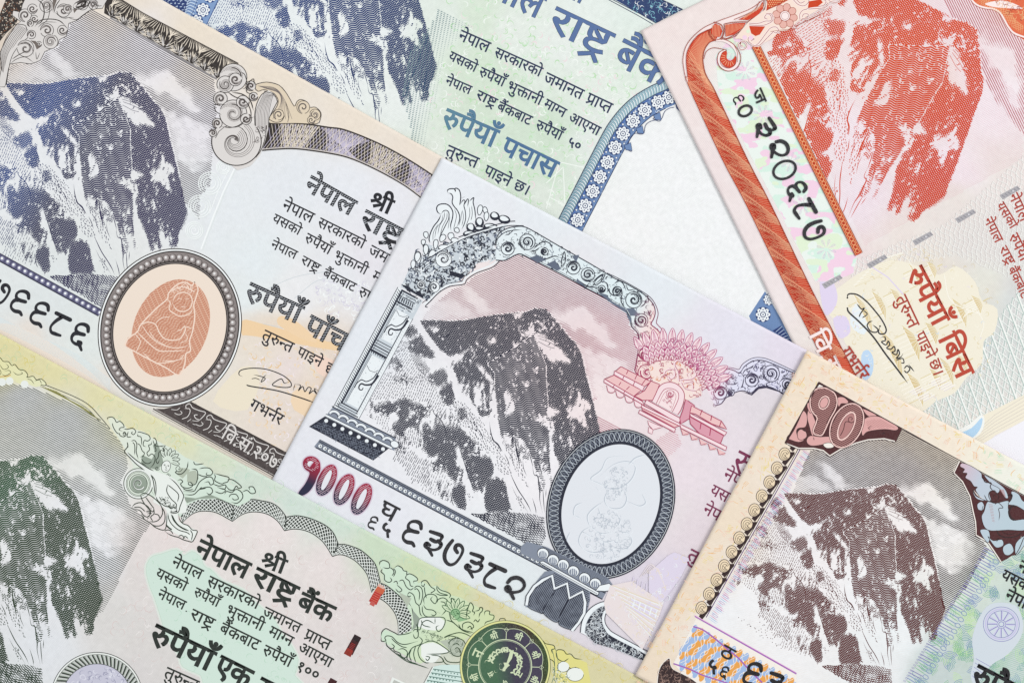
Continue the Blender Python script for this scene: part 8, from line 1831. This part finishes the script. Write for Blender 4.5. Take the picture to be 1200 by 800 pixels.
for s_ in ("190,560 185,520 215,495 260,520", "345,600 340,575", "870,500 850,490 880,470", "985,550 995,530 1010,545"): k.use(mark).line(sm(A(s_, *v8), 4), .7)
k.use(pkd).engrave(A("820,420 950,400 1110,490 1000,490 850,510", *v8), 30, 1.8, lambda x, y: x * 0 + .3, 2)
k.build('corner_ornament_print')
k = Ink(N)
def tube(loopo, loopi, ang=28):
    k.use(mar).line(loopo, 3.8, True); k.use(ink('ink_10_value_edge', '#efcbc4', mottle=0)).line(loopo, 2.6, True); k.use(mar).fill(loopo, loopi[::-1] if loopi is not None else loopo[:0]) if loopi is not None else k.use(mar).fill(loopo)
    k.use(ink('ink_10_value_stripe', '#bb8a86', mottle=0)).engrave(loopo * 1.0, ang, 2.1, lambda x, y: x * 0 + .46, 1.5, holes=[loopi] if loopi is not None else ())
    if loopi is not None: k.use(ink('ink_10_value_edge', None)).line(loopi, 1.8, True); k.use(mar).line(loopi + (loopi.mean(0) - loopi) * .12, .9, True)
one = sm(A("410,120 470,125 530,165 555,235 540,310 490,400 430,530 400,552 340,525 380,400 330,330 312,250 325,180 360,135", *v8), 3, True)
onei = ellipse(910 + 438 / 8, 440 + 252 / 8, 5.2, 7.6, 25, 24)
tube(one, onei); k.use(pk).fill(ellipse(910 + 438 / 8, 440 + 252 / 8, 4.2, 6.4, 25, 20))
zo = ellipse(910 + 650 / 8, 440 + 465 / 8, 17, 26.5, 26, 50); zi_ = ellipse(910 + 648 / 8, 440 + 470 / 8, 7.6, 17.5, 26, 36)
tube(zo, zi_); k.use(pkd).fill(ellipse(910 + 648 / 8, 440 + 470 / 8, 6.6, 16, 26, 30)); k.use(mar).line(spiral(910 + 690 / 8, 440 + 405 / 8, 4.5, 30, 1.2, 1), .8); k.line(sm(A("590,560 620,500 640,430 700,440", *v8), 4), .9)
k.build('value_numerals')
k = Ink(N); k.use(mark).line(A("958,448 1055,501 1107,530 1240,602"), 1.0); k.line(A("958,448 920,518"), 1.0); k.build('frame_rule')
# ornament at the right edge
k = Ink(N); x10 = (1080, 530, 10); y8 = (1050, 620, 8)
ro = np.vstack([A("435,100 1400,620", *x10), A("1230,100 1160,60 1110,235 1075,240 1030,270 975,298 900,185 850,115 742,50 740,0", *y8), A("620,800 595,690 560,510 470,335 368,232", *x10)])
k.use(mar).fill(ro); k.use(ew).line(np.vstack([A("975,300 900,185 850,112 740,48 740,0", *y8), A("618,800 592,690 555,510 466,335 366,234 430,100", *x10)]), 1.2); k.use(mark).line(np.vstack([A("970,306 893,190 845,120 733,54 733,0", *y8), A("606,800 580,690 545,512 460,345 354,236 420,92", *x10)]), .6)
lob = ink('ink_10_lobe', None, [(190, '#d8aaa8'), (225, '#cdb8c4'), (250, '#bcc6d4'), (300, '#b6c8d2')], (1, 0))
for s_, o in (("460,120 560,150 680,230 700,300 790,360 900,400 880,470 820,440 780,480 800,560 700,540 620,440 640,400 600,390 560,330 500,290 520,240 470,230 490,190 440,160", x10), ("720,260 850,330 960,420 1000,520 960,520 900,420 800,360", x10), ("590,430 620,500 700,540 720,560 640,540 600,490", x10), ("640,600 690,570 720,620 700,670 650,660", x10),
              ("760,570 850,590 1000,560 1000,650 1060,780 1200,780 1200,900 1000,900 760,900 690,760 720,680", x10), ("1040,450 1120,480 1170,560 1250,600 1250,700 1100,620 1000,600 1040,540", x10), ("780,0 800,60 850,120 870,60 850,0", y8), ("850,60 900,100 980,90 995,140 950,165 910,150", y8), ("1000,150 1050,125 1080,150 1090,200 1050,235 1010,230 990,190", y8), ("1110,130 1180,60 1240,60 1150,200 1110,230", y8)):
    p = sm(A(s_, *o), 4, True); k.use(lob).fill(p); k.use(mark).line(p, .6, True)
for s_, o, w in (("870,470 840,440 790,450 770,500 800,560 850,570 890,520 870,480 830,500 840,530", x10, .8), ("720,490 760,560 830,580", x10, .8), ("840,610 880,580 940,640 890,650 900,720 890,790", x10, .8), ("1095,635 1050,620 1010,680 1030,760 1090,790", x10, 2.4), ("690,700 700,640 710,620", x10, .6), ("700,270 730,340 800,350 790,400 820,440", x10, 1.1), ("990,500 1040,490 1030,540 1000,550", x10, 2.2),
                 ("930,0 960,50 1030,70 1110,60 1180,20", y8, 1.4), ("980,0 1000,30 1060,40 1130,20", y8, .7), ("920,100 950,80 930,110", y8, .8), ("1060,200 1085,180", y8, .8), ("1105,240 1150,160 1190,60", y8, .9)):
    k.use(mark).line(sm(A(s_, *o), 5), w, taper=.1)
for i in range(12): k.use(pkd).line(A(f"{770+i*4},{600+i*18} {820+i*2},{606+i*18}", *x10), .4); k.line(A(f"{900+i*5},{430+i*7} {950+i*2},{430+i*8}", *x10), .4)
for i in range(6): k.use(ew).line(sm(A(f"{600+i*12},{440+i*14} {640+i*14},{500+i*8}", *x10), 2), .4)
k.build('right_ornament_print')
# lattice strip with the serial number
k = Ink(N); b8 = (770, 700, 8)
stp = A("360,190 1300,705 1300,900 400,900 150,605", *b8)
k.use(ew).fill(stp)
cell_o = ink('ink_10_strip_orange', '#e6a24c'); cell_b = ink('ink_10_strip_blue', '#9db8e0')
sx_ = np.array([math.cos(math.radians(28.6)), math.sin(math.radians(28.6))]); sy_ = np.array([-sx_[1], sx_[0]]); so = np.array([770 + 350 / 8, 700 + 175 / 8])
for i in range(-3, 16):
    for j in range(0, 5):
        m = cell_o if (i + (j // 2)) % 2 == 0 else cell_b
        c = so + sx_ * (i * 8.6 + 8 - j * 2.0 + 4) + sy_ * (j * 11.5 + 6)
        p = ellipse(c[0], c[1], 7.6, 3.6, 118, 16)
        if inside(p[:, 0], p[:, 1], stp).mean() > .7: k.use(m).fill(p)
for i in range(-3, 18):
    for j in range(0, 6):
        m = cell_b if (i + (j // 2)) % 2 == 0 else cell_o
        c = so + sx_ * (i * 8.6 + 4 - j * 2.0 + 4) + sy_ * (j * 11.5 + 0.5)
        p = ellipse(c[0], c[1], 5.2, 2.8, 118, 14)
        if inside(p[:, 0], p[:, 1], stp).mean() > .8: k.use(m).fill(p)
for i in range(-4, 18):
    for ph in (0, 1.6):
        pts = np.array([so + sx_ * (i * 8.6 + 3.0 * math.sin(t * .27 + ph) + 4) + sy_ * t for t in np.arange(1, 58, 3)])
        pts = pts[inside(pts[:, 0], pts[:, 1], stp)]
        if len(pts) > 3: k.use(ew).line(sm(pts, 2), .6)
vi = ink('ink_10_strip_violet', '#a05fb4')
k.use(vi).line(A("350,165 1300,705", *b8), 1.5); k.use(ink('ink_10_strip_rose', '#e6b8d8', mottle=0)).line(A("345,155 1300,693", *b8), .7); k.use(vi).line(sm(A("335,262 420,290 520,360 640,460 760,560 870,680 980,785", *b8), 5), 1.7); k.line(sm(A("150,608 300,660 420,715 560,760 680,800", *b8), 5), 1.6)
k.build('lattice_strip_print')
k = Ink(N)
hk = sm(A("112,560 120,620 150,665 230,705 330,760 400,830 380,900 60,900 5,840 8,720 30,640 70,590", *b8), 3, True)
k.use(ew).line(hk, 2.0, True); k.use(mark).fill(hk); crumble(k, hk, 90, 3, [ink('ink_10_hook_line', '#a88a7e', mottle=0)], .42, 6); k.build('hook_print')
serial(N, [("ठ", (848.5, 753.5), (862.5, 761.5))], [("५", (835, 780), 14.5, 0, 1.2), ("९", (848, 787), 14, 0), ("६", (880.5, 790), 28, 0), ("३", (906.5, 800), 28, 0)], 28, ink('ink_10_black', '#17161b'), 2.6)
k = Ink(N).use(ink('ink_10_black', None))
for w, a, b in (("नेपाल", (1196, 655), (1232, 674)), ("यसको", (1176, 666), (1211, 684)), ("नेपाल", (1181, 689), (1216, 707))): word(k, w, a, b, 1.08, .9)
k.build('promise_lettering')
k = Ink(N); k.use(ink('ink_10_black', None)); word(k, "रुपैयाँ", (1145, 777), (1212, 812), 1.0, 2.2); k.build('value_lettering')
